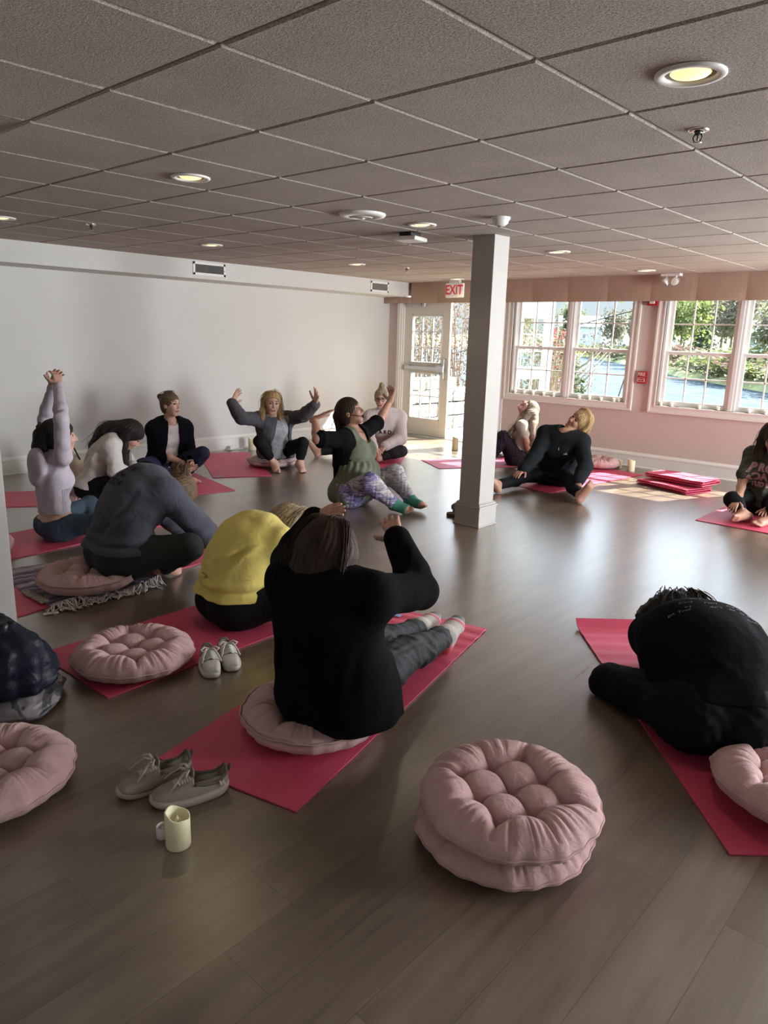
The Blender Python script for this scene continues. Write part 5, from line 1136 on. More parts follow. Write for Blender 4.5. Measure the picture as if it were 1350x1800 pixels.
class Person:
    def __init__(s, label, J, skin, h=.0048, group=None, zmin=.0085):
        s.J = {k: (np.array(v, float) if isinstance(v, (list, tuple)) else v) for k, v in J.items()}; frame(s.J)
        s.org = V3(s.J['pel'][0], s.J['pel'][1], 0); s.root = empty('person', s.org, label, 'person', group); s.skin = skin; s.h = h; s.zmin = zmin
    def add(s, name, B, mats, h=None, mi=None, extra=None, smooth=True, parent=None):
        v, q = B.mesh(h or s.h); m_ = mi(v[q].mean(1)) if mi else None; v = v-s.org; v[:, 2] = np.maximum(v[:, 2], s.zmin+.0012*np.sin(v[:, 0]*90)**2); q = q.tolist(); v = v.tolist()
        if extra is not None:
            n = len(v); v = v+[list(p) for p in extra.v]; q = q+[[n+i for i in f_] for f_ in extra.f]
            if m_ is not None: m_ = np.concatenate([m_, np.zeros(len(extra.f), np.int32)])
        return from_np(name, v, q, mats, parent or s.root, smooth=smooth, mi=m_)
    def body(s, g=1.0, hands=(), hs=1.0, feet='RL', legs=True, bust=1.0, brow=M_brow):
        J = s.J; B = Body(); torso(B, J, g, -.004, bust*.95)
        neckhead(B, J, hs)
        for sd in 'RL':
            arm(B, J, sd, g, -.004)
            if legs: leg(B, J, sd, g, -.006)
            if sd in feet: foot(B, J, sd)
        for kw in hands: hand(B, J, **kw)
        return s.add('body', B, [s.skin, M_lip, M_eye, brow], mi=lambda c: face_mats(J, c, hs))
    def top(s, name, mat, g=1.0, ease=.018, hem=-.10, folds=0, band=0.0, sleeve=1.0, bust=1.0, belly=0, amp=.004, lam=.07, seed=1, neckr=.068, cuff=True, extra=None, h=None, lo=0.0, mats=None, mi=None, armease=None, hemband=True):
        J = s.J; B = Body(); ae = ease if armease is None else armease
        torso(B, J, g, ease, bust, belly, lo)
        c0, c1 = T(J, hem), T(J, hem+.15); hd = un(c1-c0)
        if band:
            def bf(X, Y, Z): t = (X-f32(c0[0]))*f32(hd[0])+(Y-f32(c0[1]))*f32(hd[1])+(Z-f32(c0[2]))*f32(hd[2]); return f32(.010)*np.exp(-((t-f32(band))/f32(.012))**2)-f32(.006)*np.exp(-((t-f32(band+.035))/f32(.02))**2)
            B.warp(bf)
        B.cut(c0, c0-c1)
        B.seg(J['neck']+J['up']*.035, J['head'], neckr-.004, neckr, .006, op='s')
        for sd in ('RL' if sleeve > 0 else ''):
            arm(B, J, sd, g, ae, sleeve)
            W, E_, S = J['wr'+sd], J['el'+sd], J['sh'+sd]; 
            if sleeve >= .98: 
                if cuff: d = un(W-E_); B.cyl(W-d*.045, W+d*.012, .0275*g**.6+ae*.55+.004, .012)
            else:
                a = lerp(S, E_, sleeve*2) if sleeve <= .5 else lerp(E_, W, sleeve*2-1); d = un(E_-S) if sleeve <= .5 else un(W-E_); rr_ = (.052 if sleeve <= .5 else .042)*g**.6+ae; B.cyl(a-d*.03, a+d*.012, rr_, .012, .004)
        if amp: B.warp(wrinkle(amp, lam, seed))
        rg = np.random.default_rng(seed+100)
        for i in range(folds):
            sg = 1 if i % 2 else -1; sd = 'R' if sg > 0 else 'L'; ty = i % 4; jit = lambda q: rg.normal(size=3)*q; fb = rg.choice([-1, -1, 1])
            if ty < 2: a, b = T(J, rg.uniform(.02, .35))+J['slat']*sg*rg.uniform(.02, .16)+J['f2']*fb*.14, T(J, rg.uniform(.5, .8))+J['slat']*sg*rg.uniform(.12, .19)+J['f2']*fb*.09
            elif ty == 2: a, b = T(J, rg.uniform(.03, .25))+J['slat']*rg.uniform(-.16, -.02)+J['f2']*fb*.14, T(J, rg.uniform(.05, .3))+J['slat']*rg.uniform(.02, .16)+J['f2']*fb*.14
            else: a = lerp(J['sh'+sd], J['el'+sd], rg.uniform(.5, 1.0))+jit(.03); b = lerp(J['el'+sd], J['wr'+sd], rg.uniform(.05, .6))+jit(.04)
            B.crease(a+jit(.02), b+jit(.02), rg.uniform(.016, .028), rg.uniform(.010, .021))
        if extra: extra(B)
        return s.add(name, B, mats or mat, h or max(s.h, .0055), mi=mi)
    def trousers(s, name, mat, g=1.0, ease=.006, to=1.0, amp=.002, lam=.05, seed=5, waist=.22, cuffm=False, extra=None, h=None, mi=None):
        J = s.J; B = Body(); torso(B, J, g, ease, 0); c0, c1 = T(J, waist), T(J, waist-.15); B.cut(c0, c0-c1)
        for sd in 'RL':
            leg(B, J, sd, g, ease, to); b = (to-.5)*2; K, A = J['kn'+sd], J['an'+sd]; p = lerp(K, A, b); d = un(A-K); B.cyl(p-d*.05, p+d*.010, lerp(.055, .037, b)*g**.5+ease+.003, .014, .005)
        if amp: B.warp(wrinkle(amp, lam, seed))
        if extra: extra(B)
        return s.add(name, B, mat, h or max(s.h, .0055), mi=mi)
    def socks(s, name, mat, toes=False, e=.005, up=.10, mi=None, sides='RL', ends=None, parent=None):
        J = s.J
        for sd in sides:
            B = Body(); foot(B, J, sd, e, toes); A, K = J['an'+sd], J['kn'+sd]; d = un(K-A); B.cyl(A-d*.02, A+d*up, .041+e*.5, .03)
            if ends: d2 = un(J['toe'+sd]-A); B.cut(A+d2*ends, d2)
            s.add(name, B, mat, mi=(lambda c, sd=sd: mi(c, sd)) if mi else None, h=.004)
    def hair(s, mats, build, hs=1.0, thick=.014, hairline=.052, extra=None, shell=True, h=.0045, sides=0.0, back=False):
        B = Body()
        if build: build(B)
        if shell: hairshell(B, s.J, hs, thick, hairline, sides, back)
        return s.add('hair', B, mats, h, extra=extra)
    def decal(s, name, garment, mat, items, origin, right, upd, into, off=.003, parent=None):
        """lettering laid onto a garment: (verts2d, faces) pieces cast along `into`"""
        me = garment.data; bv = BVHTree.FromPolygons([q.co.copy() for q in me.vertices], [list(p.vertices) for p in me.polygons]); mb = MB(); into = un(into); right = un(right); upd = un(upd)
        for v2, f2, (ox, oy), sx, sy, rot in items:
            vv = []; ok = True
            for q in v2:
                x, y = q.x*sx, q.y*sy; x, y = x*math.cos(rot)-y*math.sin(rot)+ox, x*math.sin(rot)+y*math.cos(rot)+oy
                p = origin-s.org+right*x+upd*y-into*.25; hit = bv.ray_cast(Vector(p), Vector(into))
                if hit[0] is None: ok = False; break
                vv.append(np.array(hit[0])-into*off)
            if ok: mb.add(vv, f2)
        return mb.build(name, mat, garment)
def mirror_ok(): return True
def curve_pts(*p, n=9):
    """smooth polyline through the given points"""
    p = [np.array(q, float) for q in p]; o = []; P = [p[0]]+p+[p[-1]]
    for i in range(1, len(P)-2):
        for t in np.linspace(0, 1, n, endpoint=False):
            a, b, c, d = P[i-1], P[i], P[i+1], P[i+2]; o.append(.5*((2*b)+(-a+c)*t+(2*a-5*b+4*c-d)*t*t+(-a+3*b-3*c+d)*t**3))
    o.append(p[-1]); return o
# joints of each person in room coordinates (metres)
JP = {
 'lavender': dict(pel=[-5.134,2.206,0.11], fwd=[0.1,0.995,0.0], lat=[0.995,-0.1,0.0], hipR=[-5.047,2.197,0.11], hipL=[-5.222,2.215,0.11], neck=[-5.132,2.225,0.615], head=[-5.128,2.27,0.745], hf=[0.331,0.943,0.0], hu=[0.0,0.0,1.0], slat=[0.995,-0.1,0.0], shR=[-4.973,2.208,0.625], shL=[-5.292,2.24,0.625], wrR=[-5.171,2.304,1.087], tipR=[-5.232,2.324,1.19], wrL=[-5.282,2.313,1.079], tipL=[-5.254,2.34,1.172], elR=[-4.879,2.176,0.892], elL=[-5.475,2.316,0.829], knR=[-4.768,2.451,0.17], anR=[-5.118,2.566,0.065], toeR=[-5.307,2.585,0.045], knL=[-5.379,2.57,0.167], anL=[-5.088,2.463,0.065], toeL=[-4.899,2.444,0.045]),
 'white': dict(pel=[-5.94,2.889,0.17], fwd=[0.552,0.834,0.0], lat=[0.834,-0.552,0.0], hipR=[-5.867,2.84,0.17], hipL=[-6.014,2.938,0.17], neck=[-5.833,3.051,0.586], head=[-5.766,3.152,0.61], hf=[0.391,0.589,-0.707], hu=[0.404,0.609,0.682], slat=[0.834,-0.552,0.0], shR=[-5.703,2.94,0.541], shL=[-5.986,3.127,0.541], elR=[-5.634,2.935,0.343], wrR=[-5.653,3.105,0.271], tipR=[-5.573,3.205,0.191], elL=[-5.953,3.232,0.313], wrL=[-5.742,3.187,0.257], tipL=[-5.642,3.237,0.167], knR=[-5.516,2.967,0.27], anR=[-5.758,3.2,0.065], toeR=[-5.916,3.305,0.045], knL=[-5.963,3.398,0.267], anL=[-5.78,3.095,0.065], toeL=[-5.622,2.99,0.045]),
 'navy': dict(pel=[-6.767,4.095,0.12], fwd=[0.973,-0.23,0.0], lat=[-0.23,-0.973,0.0], hipR=[-6.787,4.009,0.12], hipL=[-6.747,4.181,0.12], neck=[-6.58,4.041,0.58], head=[-6.531,4.027,0.764], hf=[0.953,0.301,0.02], hu=[-0.048,-0.015,0.999], slat=[-0.23,-0.973,0.0], shR=[-6.643,3.898,0.511], shL=[-6.572,4.2,0.511], elR=[-6.639,3.983,0.239], wrR=[-6.432,4.101,0.166], tipR=[-6.3,4.12,0.123], elL=[-6.618,4.28,0.242], wrL=[-6.397,4.186,0.173], tipL=[-6.329,4.118,0.102], knR=[-6.524,3.688,0.182], anR=[-6.282,3.954,0.07], toeR=[-6.162,4.134,0.05], knL=[-6.362,4.269,0.264], anL=[-6.446,4.14,0.07], toeL=[-6.326,3.96,0.05]),
 'slate': dict(pel=[-3.961,2.06,0.19], fwd=[0.1,0.995,0.0], lat=[0.995,-0.1,0.0], hipR=[-3.874,2.052,0.19], hipL=[-4.049,2.069,0.19], neck=[-3.938,2.297,0.616], head=[-3.923,2.44,0.506], hf=[0.033,0.329,-0.944], hu=[0.095,0.953,0.287], slat=[0.995,-0.1,0.0], shR=[-3.751,2.249,0.564], shL=[-4.13,2.287,0.564], elR=[-3.702,2.443,0.34], wrR=[-3.706,2.607,0.149], tipR=[-3.696,2.707,0.066], elL=[-4.16,2.489,0.34], wrL=[-4.123,2.648,0.149], tipL=[-4.094,2.747,0.066], knR=[-3.605,2.304,0.255], anR=[-3.82,2.269,0.095], toeR=[-3.847,2.437,0.04], knL=[-4.272,2.373,0.17], anL=[-3.915,2.317,0.065], toeL=[-3.726,2.298,0.045]),
 'yellow': dict(pel=[-3.005,2.178,0.12], fwd=[0.148,0.989,0.0], lat=[0.989,-0.148,0.0], hipR=[-2.918,2.165,0.12], hipL=[-3.092,2.191,0.12], neck=[-2.975,2.38,0.48], head=[-2.956,2.51,0.457], hf=[0.189,0.643,-0.743], hu=[0.112,0.744,0.659], slat=[0.989,-0.148,0.0], shR=[-2.801,2.329,0.436], shL=[-3.157,2.382,0.436], elR=[-2.728,2.479,0.236], wrR=[-2.848,2.619,0.136], tipR=[-2.948,2.699,0.116], elL=[-3.182,2.548,0.236], wrL=[-2.997,2.641,0.136], tipL=[-2.897,2.741,0.086], knR=[-2.628,2.404,0.17], anR=[-2.972,2.537,0.065], toeR=[-3.16,2.565,0.045], knL=[-3.3,2.505,0.17], anL=[-2.947,2.432,0.065], toeL=[-2.759,2.404,0.045]),
 'black': dict(pel=[-1.796,1.765,0.2], fwd=[-0.243,0.97,0.0], lat=[0.97,0.243,0.0], hipR=[-1.711,1.786,0.2], hipL=[-1.881,1.744,0.2], neck=[-1.78,1.699,0.655], head=[-1.828,1.749,0.73], hf=[-0.227,0.907,-0.355], hu=[-0.086,0.345,0.935], slat=[0.97,0.243,0.0], shR=[-1.612,1.749,0.626], shL=[-1.951,1.664,0.616], elR=[-1.626,2.029,0.575], wrR=[-1.813,2.106,0.721], tipR=[-1.945,2.188,0.79], elL=[-2.168,1.849,0.607], wrL=[-2.241,2.052,0.732], tipL=[-2.094,2.07,0.816], anR=[-1.971,2.669,0.09], knR=[-1.841,2.228,0.185], toeR=[-2.026,2.85,0.155], anL=[-2.119,2.657,0.09], knL=[-2.0,2.2,0.185], toeL=[-2.169,2.846,0.134]),
 'blond': dict(pel=[-6.468,5.327,0.17], fwd=[0.912,-0.41,0.0], lat=[-0.41,-0.912,0.0], hipR=[-6.504,5.247,0.17], hipL=[-6.432,5.407,0.17], neck=[-6.301,5.161,0.588], head=[-6.246,5.094,0.746], hf=[0.909,-0.409,-0.08], hu=[0.02,0.046,0.999], slat=[-0.41,-0.912,0.0], shR=[-6.388,5.023,0.564], shL=[-6.248,5.333,0.564], elR=[-6.333,4.746,0.599], wrR=[-6.26,4.578,0.77], tipR=[-6.292,4.685,0.898], elL=[-5.971,5.302,0.622], wrL=[-5.765,5.288,0.763], tipL=[-5.686,5.247,0.908], knR=[-6.274,4.939,0.339], anR=[-6.238,5.112,0.08], toeR=[-6.093,5.008,0.03], knL=[-6.04,5.355,0.311], anL=[-6.06,5.332,0.08], toeL=[-5.929,5.283,0.04]),
 'teacher': dict(pel=[-4.511,4.602,0.13], fwd=[0.973,0.229,0.0], lat=[0.229,-0.973,0.0], hipR=[-4.491,4.517,0.13], hipL=[-4.531,4.688,0.13], neck=[-4.574,4.638,0.662], head=[-4.573,4.618,0.831], hf=[0.814,0.458,0.356], hu=[-0.305,-0.172,0.937], slat=[0.346,-0.938,0.0], shR=[-4.501,4.456,0.603], shL=[-4.632,4.812,0.603], elR=[-4.518,4.173,0.632], wrR=[-4.684,4.291,0.776], tipR=[-4.566,4.374,0.865], elL=[-4.638,5.075,0.713], wrL=[-4.641,5.231,0.908], tipL=[-4.718,5.347,1.006], knR=[-4.183,4.474,0.272], anR=[-4.039,4.645,0.08], toeR=[-3.887,4.658,0.07], knL=[-4.261,4.887,0.289], anL=[-4.049,4.871,0.08], toeL=[-3.847,4.869,0.1]),
 'harvard': dict(pel=[-6.071,6.742,0.11], fwd=[0.756,-0.655,0.0], lat=[-0.655,-0.756,0.0], hipR=[-6.129,6.675,0.11], hipL=[-6.014,6.808,0.11], neck=[-5.972,6.635,0.567], head=[-5.993,6.579,0.748], hf=[0.597,-0.796,-0.1], hu=[0.0,0.0,1.0], slat=[-0.655,-0.756,0.0], shR=[-6.101,6.51,0.52], shL=[-5.865,6.782,0.52], elL=[-5.743,6.682,0.282], wrL=[-5.779,6.446,0.209], tipL=[-5.774,6.312,0.14], elR=[-6.002,6.382,0.285], wrR=[-5.802,6.251,0.211], tipR=[-5.674,6.194,0.158], knL=[-5.653,6.596,0.148], anL=[-5.824,6.4,0.07], toeL=[-5.974,6.5,0.05], anR=[-6.607,6.122,0.06], knR=[-6.368,6.399,0.135], toeR=[-6.767,6.142,0.21]),
 'longhair': dict(pel=[-4.697,7.642,0.11], fwd=[-0.848,-0.53,0.0], lat=[-0.53,0.848,0.0], hipR=[-4.744,7.717,0.11], hipL=[-4.65,7.568,0.11], neck=[-4.66,7.666,0.55], head=[-4.616,7.693,0.683], hf=[-0.236,-0.236,0.943], hu=[0.625,0.625,0.469], slat=[-0.53,0.848,0.0], shR=[-4.754,7.807,0.5], shL=[-4.574,7.519,0.5], elR=[-4.648,7.909,0.267], wrR=[-4.587,7.92,0.06], tipR=[-4.467,7.98,0.02], elL=[-4.501,7.529,0.318], wrL=[-4.489,7.649,0.06], tipL=[-4.369,7.709,0.02], knL=[-4.779,7.438,0.349], anL=[-4.913,7.354,0.035], toeL=[-5.083,7.254,-0.005], knR=[-5.003,7.604,0.324], anR=[-5.107,7.539,0.031], toeR=[-5.277,7.439,-0.009]),
 'dark': dict(pel=[-3.752,6.88,0.11], fwd=[0.25,-0.968,0.0], lat=[-0.968,-0.25,0.0], hipR=[-3.837,6.858,0.11], hipL=[-3.666,6.902,0.11], neck=[-3.608,6.758,0.573], head=[-3.533,6.883,0.694], hf=[-0.161,-0.913,0.376], hu=[0.671,0.313,0.671], slat=[-0.958,-0.258,0.124], shR=[-3.8,6.722,0.549], shL=[-3.445,6.817,0.504], elR=[-3.785,6.518,0.351], wrR=[-3.783,6.304,0.222], tipR=[-3.79,6.142,0.172], elL=[-3.315,6.702,0.278], wrL=[-3.271,6.485,0.162], tipL=[-3.197,6.357,0.1], anR=[-3.91,6.04,0.08], knR=[-3.874,6.449,0.125], toeR=[-3.99,5.94,0.25], anL=[-3.123,6.267,0.07], knL=[-3.395,6.584,0.12], toeL=[-3.048,6.332,0.225]),
 'tee': dict(pel=[-1.766,7.136,0.12], fwd=[-0.243,-0.97,0.0], lat=[-0.97,0.243,0.0], hipR=[-1.852,7.157,0.12], hipL=[-1.681,7.114,0.12], neck=[-1.724,7.047,0.59], head=[-1.686,6.939,0.715], hf=[-0.097,-0.966,-0.241], hu=[0.0,0.0,1.0], slat=[-0.97,0.243,0.0], shR=[-1.893,7.098,0.541], shL=[-1.563,7.015,0.541], elR=[-1.901,6.921,0.317], wrR=[-1.859,6.718,0.177], tipR=[-1.871,6.573,0.111], elL=[-1.416,6.8,0.317], wrL=[-1.621,6.803,0.13], tipL=[-1.623,6.615,0.12], knR=[-1.914,6.745,0.174], anR=[-1.789,6.67,0.08], toeR=[-1.852,6.477,0.09], knL=[-1.555,6.743,0.16], anL=[-1.595,6.736,0.07], toeL=[-1.649,6.444,0.07]),
 'bow': dict(pel=[-0.729,2.72,0.16], fwd=[-0.6,0.8,0.0], lat=[0.8,0.6,0.0], hipR=[-0.658,2.772,0.16], hipL=[-0.799,2.667,0.16], neck=[-0.971,3.079,0.314], head=[-1.041,3.229,0.277], hf=[-0.223,0.297,-0.928], hu=[-0.557,0.743,0.371], slat=[0.8,0.6,0.0], shR=[-0.798,3.126,0.291], shL=[-1.07,2.922,0.291], elR=[-0.878,3.266,0.091], wrR=[-1.038,3.426,0.061], tipR=[-1.138,3.546,0.041], elL=[-1.09,3.092,0.091], wrL=[-1.15,3.292,0.061], tipL=[-1.23,3.432,0.041], knR=[-0.529,3.12,0.13], anR=[-0.961,2.996,0.065], toeR=[-1.113,2.882,0.045], knL=[-1.197,2.847,0.053], anL=[-0.869,2.94,0.065], toeL=[-0.717,3.054,0.045])}
def open_front(J, w0, w1, t0=-.3, t1=1.0, depth=.03):
    """cut for an open cardigan: a wedge along the breast, w0 wide at the hem and w1 at the neck"""
    def op(B):
        L = np.linalg.norm(J['neck']-J['pel']); up, f2, lat, p0 = J['up'], J['f2'], J['slat'], J['pel']
        def fn(X, Y, Z):
            dx, dy, dz = X-f32(p0[0]), Y-f32(p0[1]), Z-f32(p0[2]); a = dx*f32(f2[0])+dy*f32(f2[1])+dz*f32(f2[2]); b = dx*f32(lat[0])+dy*f32(lat[1])+dz*f32(lat[2]); t = (dx*f32(up[0])+dy*f32(up[1])+dz*f32(up[2]))/f32(L)
            w_ = f32(w0)+f32(w1-w0)*np.clip((t-f32(t0))/f32(t1-t0), 0, 1.1); return np.maximum(np.maximum(np.abs(b)-w_, f32(depth)-a), t-f32(1.12))
        B.carve(fn, p0-.6, J['neck']+.4)
    return op
def inner(J, g, e):
    """hollow a garment so that an open front shows what is worn beneath"""
    def op(B): pass
    return op
def toes_mats(*a): return None
SK = m_skin('skin', (.52, .30, .225)); SK2 = m_skin('fair_skin', (.60, .36, .28)); SK3 = m_skin('tanned_skin', (.44, .235, .165)); SK4 = m_skin('rosy_skin', (.50, .27, .21))
M_blk = cloth('black_jersey', (.0045, .0047, .006), .95, bump=.5, bs=24, spec=.12); M_leg = cloth('black_leggings', (.0045, .0045, .006), .8, bump=.2, bs=20, spec=.2)
H_dark = m_hair('near_black_hair', (.006, .005, .005), (.022, .016, .014)); H_brown = m_hair('brown_hair', (.016, .009, .0065), (.050, .028, .020)); H_blond = m_hair('blond_hair', (.20, .115, .045), (.56, .40, .20)); H_ash = m_hair('ash_blond_hair', (.13, .095, .06), (.46, .36, .22)); H_light = m_hair('light_brown_hair', (.05, .03, .018), (.19, .115, .07)); H_long = m_hair('greyed_brown_hair', (.09, .065, .05), (.40, .33, .27)); H_mix = m_hair('dark_hair_with_grey', (.006, .005, .0045), (.045, .038, .034))
HQ = lambda J, a, b, c: J['head']+un(J['hf'])*a+un(np.cross(un(J['hf']), un(J['hu'])))*b+un(J['hu'])*c

def P_lavender():
    p = Person('person in a lavender hooded top and blue jeans, both arms stretched overhead', JP['lavender'], SK); J = p.J; d = J['wrL']-J['wrR']
    p.body(.86, [dict(s='R', pn=d, curl=.45, fist=.15), dict(s='L', pn=-d, curl=.5, fist=.15)], feet='')
    m1 = cloth('lavender_jersey', (.46, .415, .475), .85, var=.04, bump=.3, bs=26); m2 = cloth('lavender_rib', (.50, .455, .52), .85, var=.04)
    t, b = nodes_of(m2); k = NB(t); x, y, z = k.sep(k.obj()); k.bump(k.math('SINE', k.math('MULTIPLY', y, 520)), 1.0, .004, b)
    def hood(B): B.ell(J['neck']-J['f2']*.125-J['up']*.06, (J['slat'], J['f2'], J['up']), (.125, .055, .12), .02); B.ell(J['neck']-J['f2']*.135-J['up']*.14, (J['slat'], J['f2'], J['up']), (.075, .045, .075), .02)
    def mi(c): t_ = (c-J['pel'])@J['up']; a = (c-J['pel'])@J['f2']; return ((t_ > .10) & (t_ < .285) & (a > -.015)).astype(np.int32)
    p.top('hooded_top', m1, .80, .010, hem=.20, amp=.002, folds=10, extra=hood, mats=[m1, m2], mi=mi, bust=1.0)
    p.trousers('jeans', cloth('slate_blue_denim', (.042, .068, .098), .8, var=.15, vs=9, bump=.3, bs=22), .90, .004, amp=.0015, waist=.13)
    def hb(B): chain(B, [HQ(J, -.06, 0, .06), HQ(J, -.115, 0, .01), HQ(J, -.135, 0, -.07), HQ(J, -.12, 0, -.15)], [.06, .055, .05, .02], .03)
    hr = p.hair(H_dark, hb, .98, thick=.012); b = MB(); o = HQ(J, -.12, 0, .07)-p.org; b.cbox(o, (.03, .05, .05), bev=.012); b.tube([o+V3(0, -.03, 0), o+V3(-.02, 0, .03), o+V3(0, .03, 0)], .008, 6); b.build('hair_clip', M_black, hr, smooth=True)
def P_white():
    p = Person('person with long dark hair in a pale grey shirt, head bowed, arms in the lap', JP['white'], SK); J = p.J
    p.body(.86, [dict(s='R', pn=V3(0, 0, -1), curl=.4), dict(s='L', pn=V3(0, 0, -1), curl=.4)], feet='')
    p.top('shirt', cloth('pale_grey_cotton', (.60, .565, .545), .9, var=.04, bump=.5, bs=22), .88, .030, hem=.0, amp=.003, lam=.14, seed=4, armease=.026, folds=16)
    p.trousers('trousers', M_leg, .95, .008, amp=.001)
    dn = V3(0, 0, -1); rt_ = J['lat']; A = curve_pts(HQ(J, -.05, 0, .06), J['neck']-J['f2']*.10+J['up']*.05, T(J, .84)-J['f2']*.115, T(J, .66)-J['f2']*.125, n=5)
    F = [curve_pts(HQ(J, -.03, s*.080, .05), HQ(J, -.03, s*.095, -.03), HQ(J, -.03, s*.09, -.05)+dn*.14, HQ(J, -.02, s*.08, -.06)+dn*.27, n=5) for s in (1, -1)]
    def hb(B):
        chain(B, A, np.linspace(.05, .012, len(A)), .03, J['lat'], 2.4)
        for q in F: chain(B, q, np.linspace(.036, .010, len(q)), .02, J['fwd'], 1.5)
    p.hair(H_dark, hb, extra=strands([A]*2+F, 90, .022, .0028, 3, p.org), hairline=.045)
def P_navy():
    p = Person('person in a black cardigan, white top and navy leggings with hands clasped', JP['navy'], SK2); J = p.J
    p.body(1.0, [dict(s='R', pn=J['wrL']-J['wrR'], curl=.5, fist=.2), dict(s='L', pn=J['wrR']-J['wrL'], curl=.5, fist=.2)], feet='RL')
    p.top('white_top', cloth('white_tee', (.74, .70, .69), .9, var=.03, bump=.35, bs=26), 1.0, .012, hem=-.10, sleeve=.2, cuff=False, amp=.002, folds=10, seed=8, neckr=.085)
    p.top('cardigan', cloth('black_knit', (.0055, .006, .010), .95, bump=.4, bs=26, spec=.1), 1.04, .030, hem=-.12, amp=.002, folds=10, seed=9, extra=open_front(J, .10, .055), neckr=.075)
    p.trousers('leggings', cloth('navy_leggings', (.020, .025, .062), .75, var=.1, bump=.2, bs=20), 1.06, .005)
    def hb(B): chain(B, [HQ(J, -.10, 0, .05), HQ(J, -.125, .01, .075)], [.035, .028], .015)
    p.hair(m_hair('dark_blond_hair', (.05, .032, .019), (.17, .11, .06)), hb, thick=.007, hairline=.056, back=True, extra=strands([curve_pts(HQ(J, .02, 0, .125), HQ(J, -.08, s*.05, .10), HQ(J, -.11, s*.02, .04), n=4) for s in (1, -1, .3)], 40, .012, .002, 5, p.org))
def P_slate():
    p = Person('person in a slate blue sweatshirt folded forward on the cushion, hair in a messy bun', JP['slate'], SK); J = p.J; J['mid'] = .5*(J['pel']+J['neck'])-J['f2']*.075+J['up']*.0
    p.body(1.02, [dict(s='R', pn=V3(0, 0, -1), curl=.3)], feet='R')
    mt = cloth('slate_sweatshirt', (.066, .069, .092), .95, var=.1, vs=7, bump=.55, bs=20, sheen=.08)
    def ex(B): B.cyl(J['neck']-J['up']*.02-J['f2']*.012, J['neck']+J['up']*.035, .092, .02, .012); B.seg(J['neck'], J['head'], .066, .060, .006, op='s')
    g_ = p.top('sweatshirt', mt, 1.14, .036, hem=.06, amp=.0025, lam=.16, seed=11, armease=.034, extra=ex, folds=22, band=.05)
    p.trousers('trousers', cloth('dark_green_trousers', (.026, .032, .029), .8, var=.12, bump=.5, bs=18), 1.18, .010, amp=.0015, lam=.10, seed=12)
    items = []
    for tx, sz, ox, oy, rot, sh in (('LUV', .050, -.01, .095, 0, .3), ('the', .050, .0, .045, 0, .3), ('2024', .062, -.005, -.012, 0, .25)):
        v, f = text_mesh(tx, sz, sh, bold=.001); items.append((v, f, (ox, oy), 1.25, 1.0, rot))
    c = T(J, .80)-J['f2']*.02; v, f = text_mesh('MANHATTAN'[:0]+'SUMMER', .055, .2); items.append((v, f, (-.07, -.19), 1.0, 1.0, PI/2))
    p.decal('lettering', g_, cloth('charcoal_print', (.016, .016, .022), .8), items[:3], c, J['slat'], J['up'], J['f2'])
    B0 = HQ(J, -.115, 0, .06)
    def hb(B):
        g = np.random.default_rng(2)
        for q in range(7): B.ell(B0+g.normal(size=3)*.022, np.eye(3), (.034, .030, .028), .012)
    p.hair(H_light, hb, thick=.012, extra=strands([[B0+un(V3(math.cos(a), math.sin(a), 0))*.045, B0+V3(.03*math.cos(a+1.2), .03*math.sin(a+1.2), .045), B0+V3(.05*math.cos(a+2.4), .05*math.sin(a+2.4), .01), B0+V3(.03*math.cos(a+4), .03*math.sin(a+4), -.03)] for a in np.linspace(0, 6, 9)], 110, .014, .0022, 6, p.org), hairline=.03)
def P_yellow():
    p = Person('person in a yellow sweatshirt and black leggings folded forward, short blond hair', JP['yellow'], SK2); J = p.J; J['mid'] = .5*(J['pel']+J['neck'])-J['f2']*.085
    p.body(.95, [dict(s='R', pn=V3(0, 0, -1), curl=.4)], feet='')
    def ex(B):
        B.cyl(J['neck']-J['up']*.02, J['neck']+J['up']*.03, .086, .02, .010); B.seg(J['neck'], J['head'], .066, .062, .006, op='s')
    p.top('sweatshirt', cloth('yellow_sweatshirt', (.70, .585, .165), .95, var=.05, vs=7, bump=.55, bs=18, sheen=.1), 1.0, .040, hem=.10, amp=.002, lam=.18, seed=15, armease=.036, extra=ex, folds=20, band=.05)
    p.trousers('leggings', M_leg, 1.08, .008, amp=.001)
    pt = [curve_pts(HQ(J, .03, s*.03, .125), HQ(J, -.04, s*.08, .10), HQ(J, -.06, s*.105, .0), HQ(J, -.04, s*.10, -.07), n=4) for s in (1, -1, .4, -.4, 1.1)]+[curve_pts(HQ(J, .05, s*.02, .12), HQ(J, .07, s*.085, .05), HQ(J, .07, s*.095, -.04), n=4) for s in (1, -1)]
    def hb(B): B.ell(HQ(J, -.03, 0, .015), (J['hf'], np.cross(J['hf'], J['hu']), J['hu']), (.105, .108, .115), .02)
    p.hair(H_ash, hb, thick=.016, hairline=.03, extra=strands(pt, 170, .016, .0026, 7, p.org))
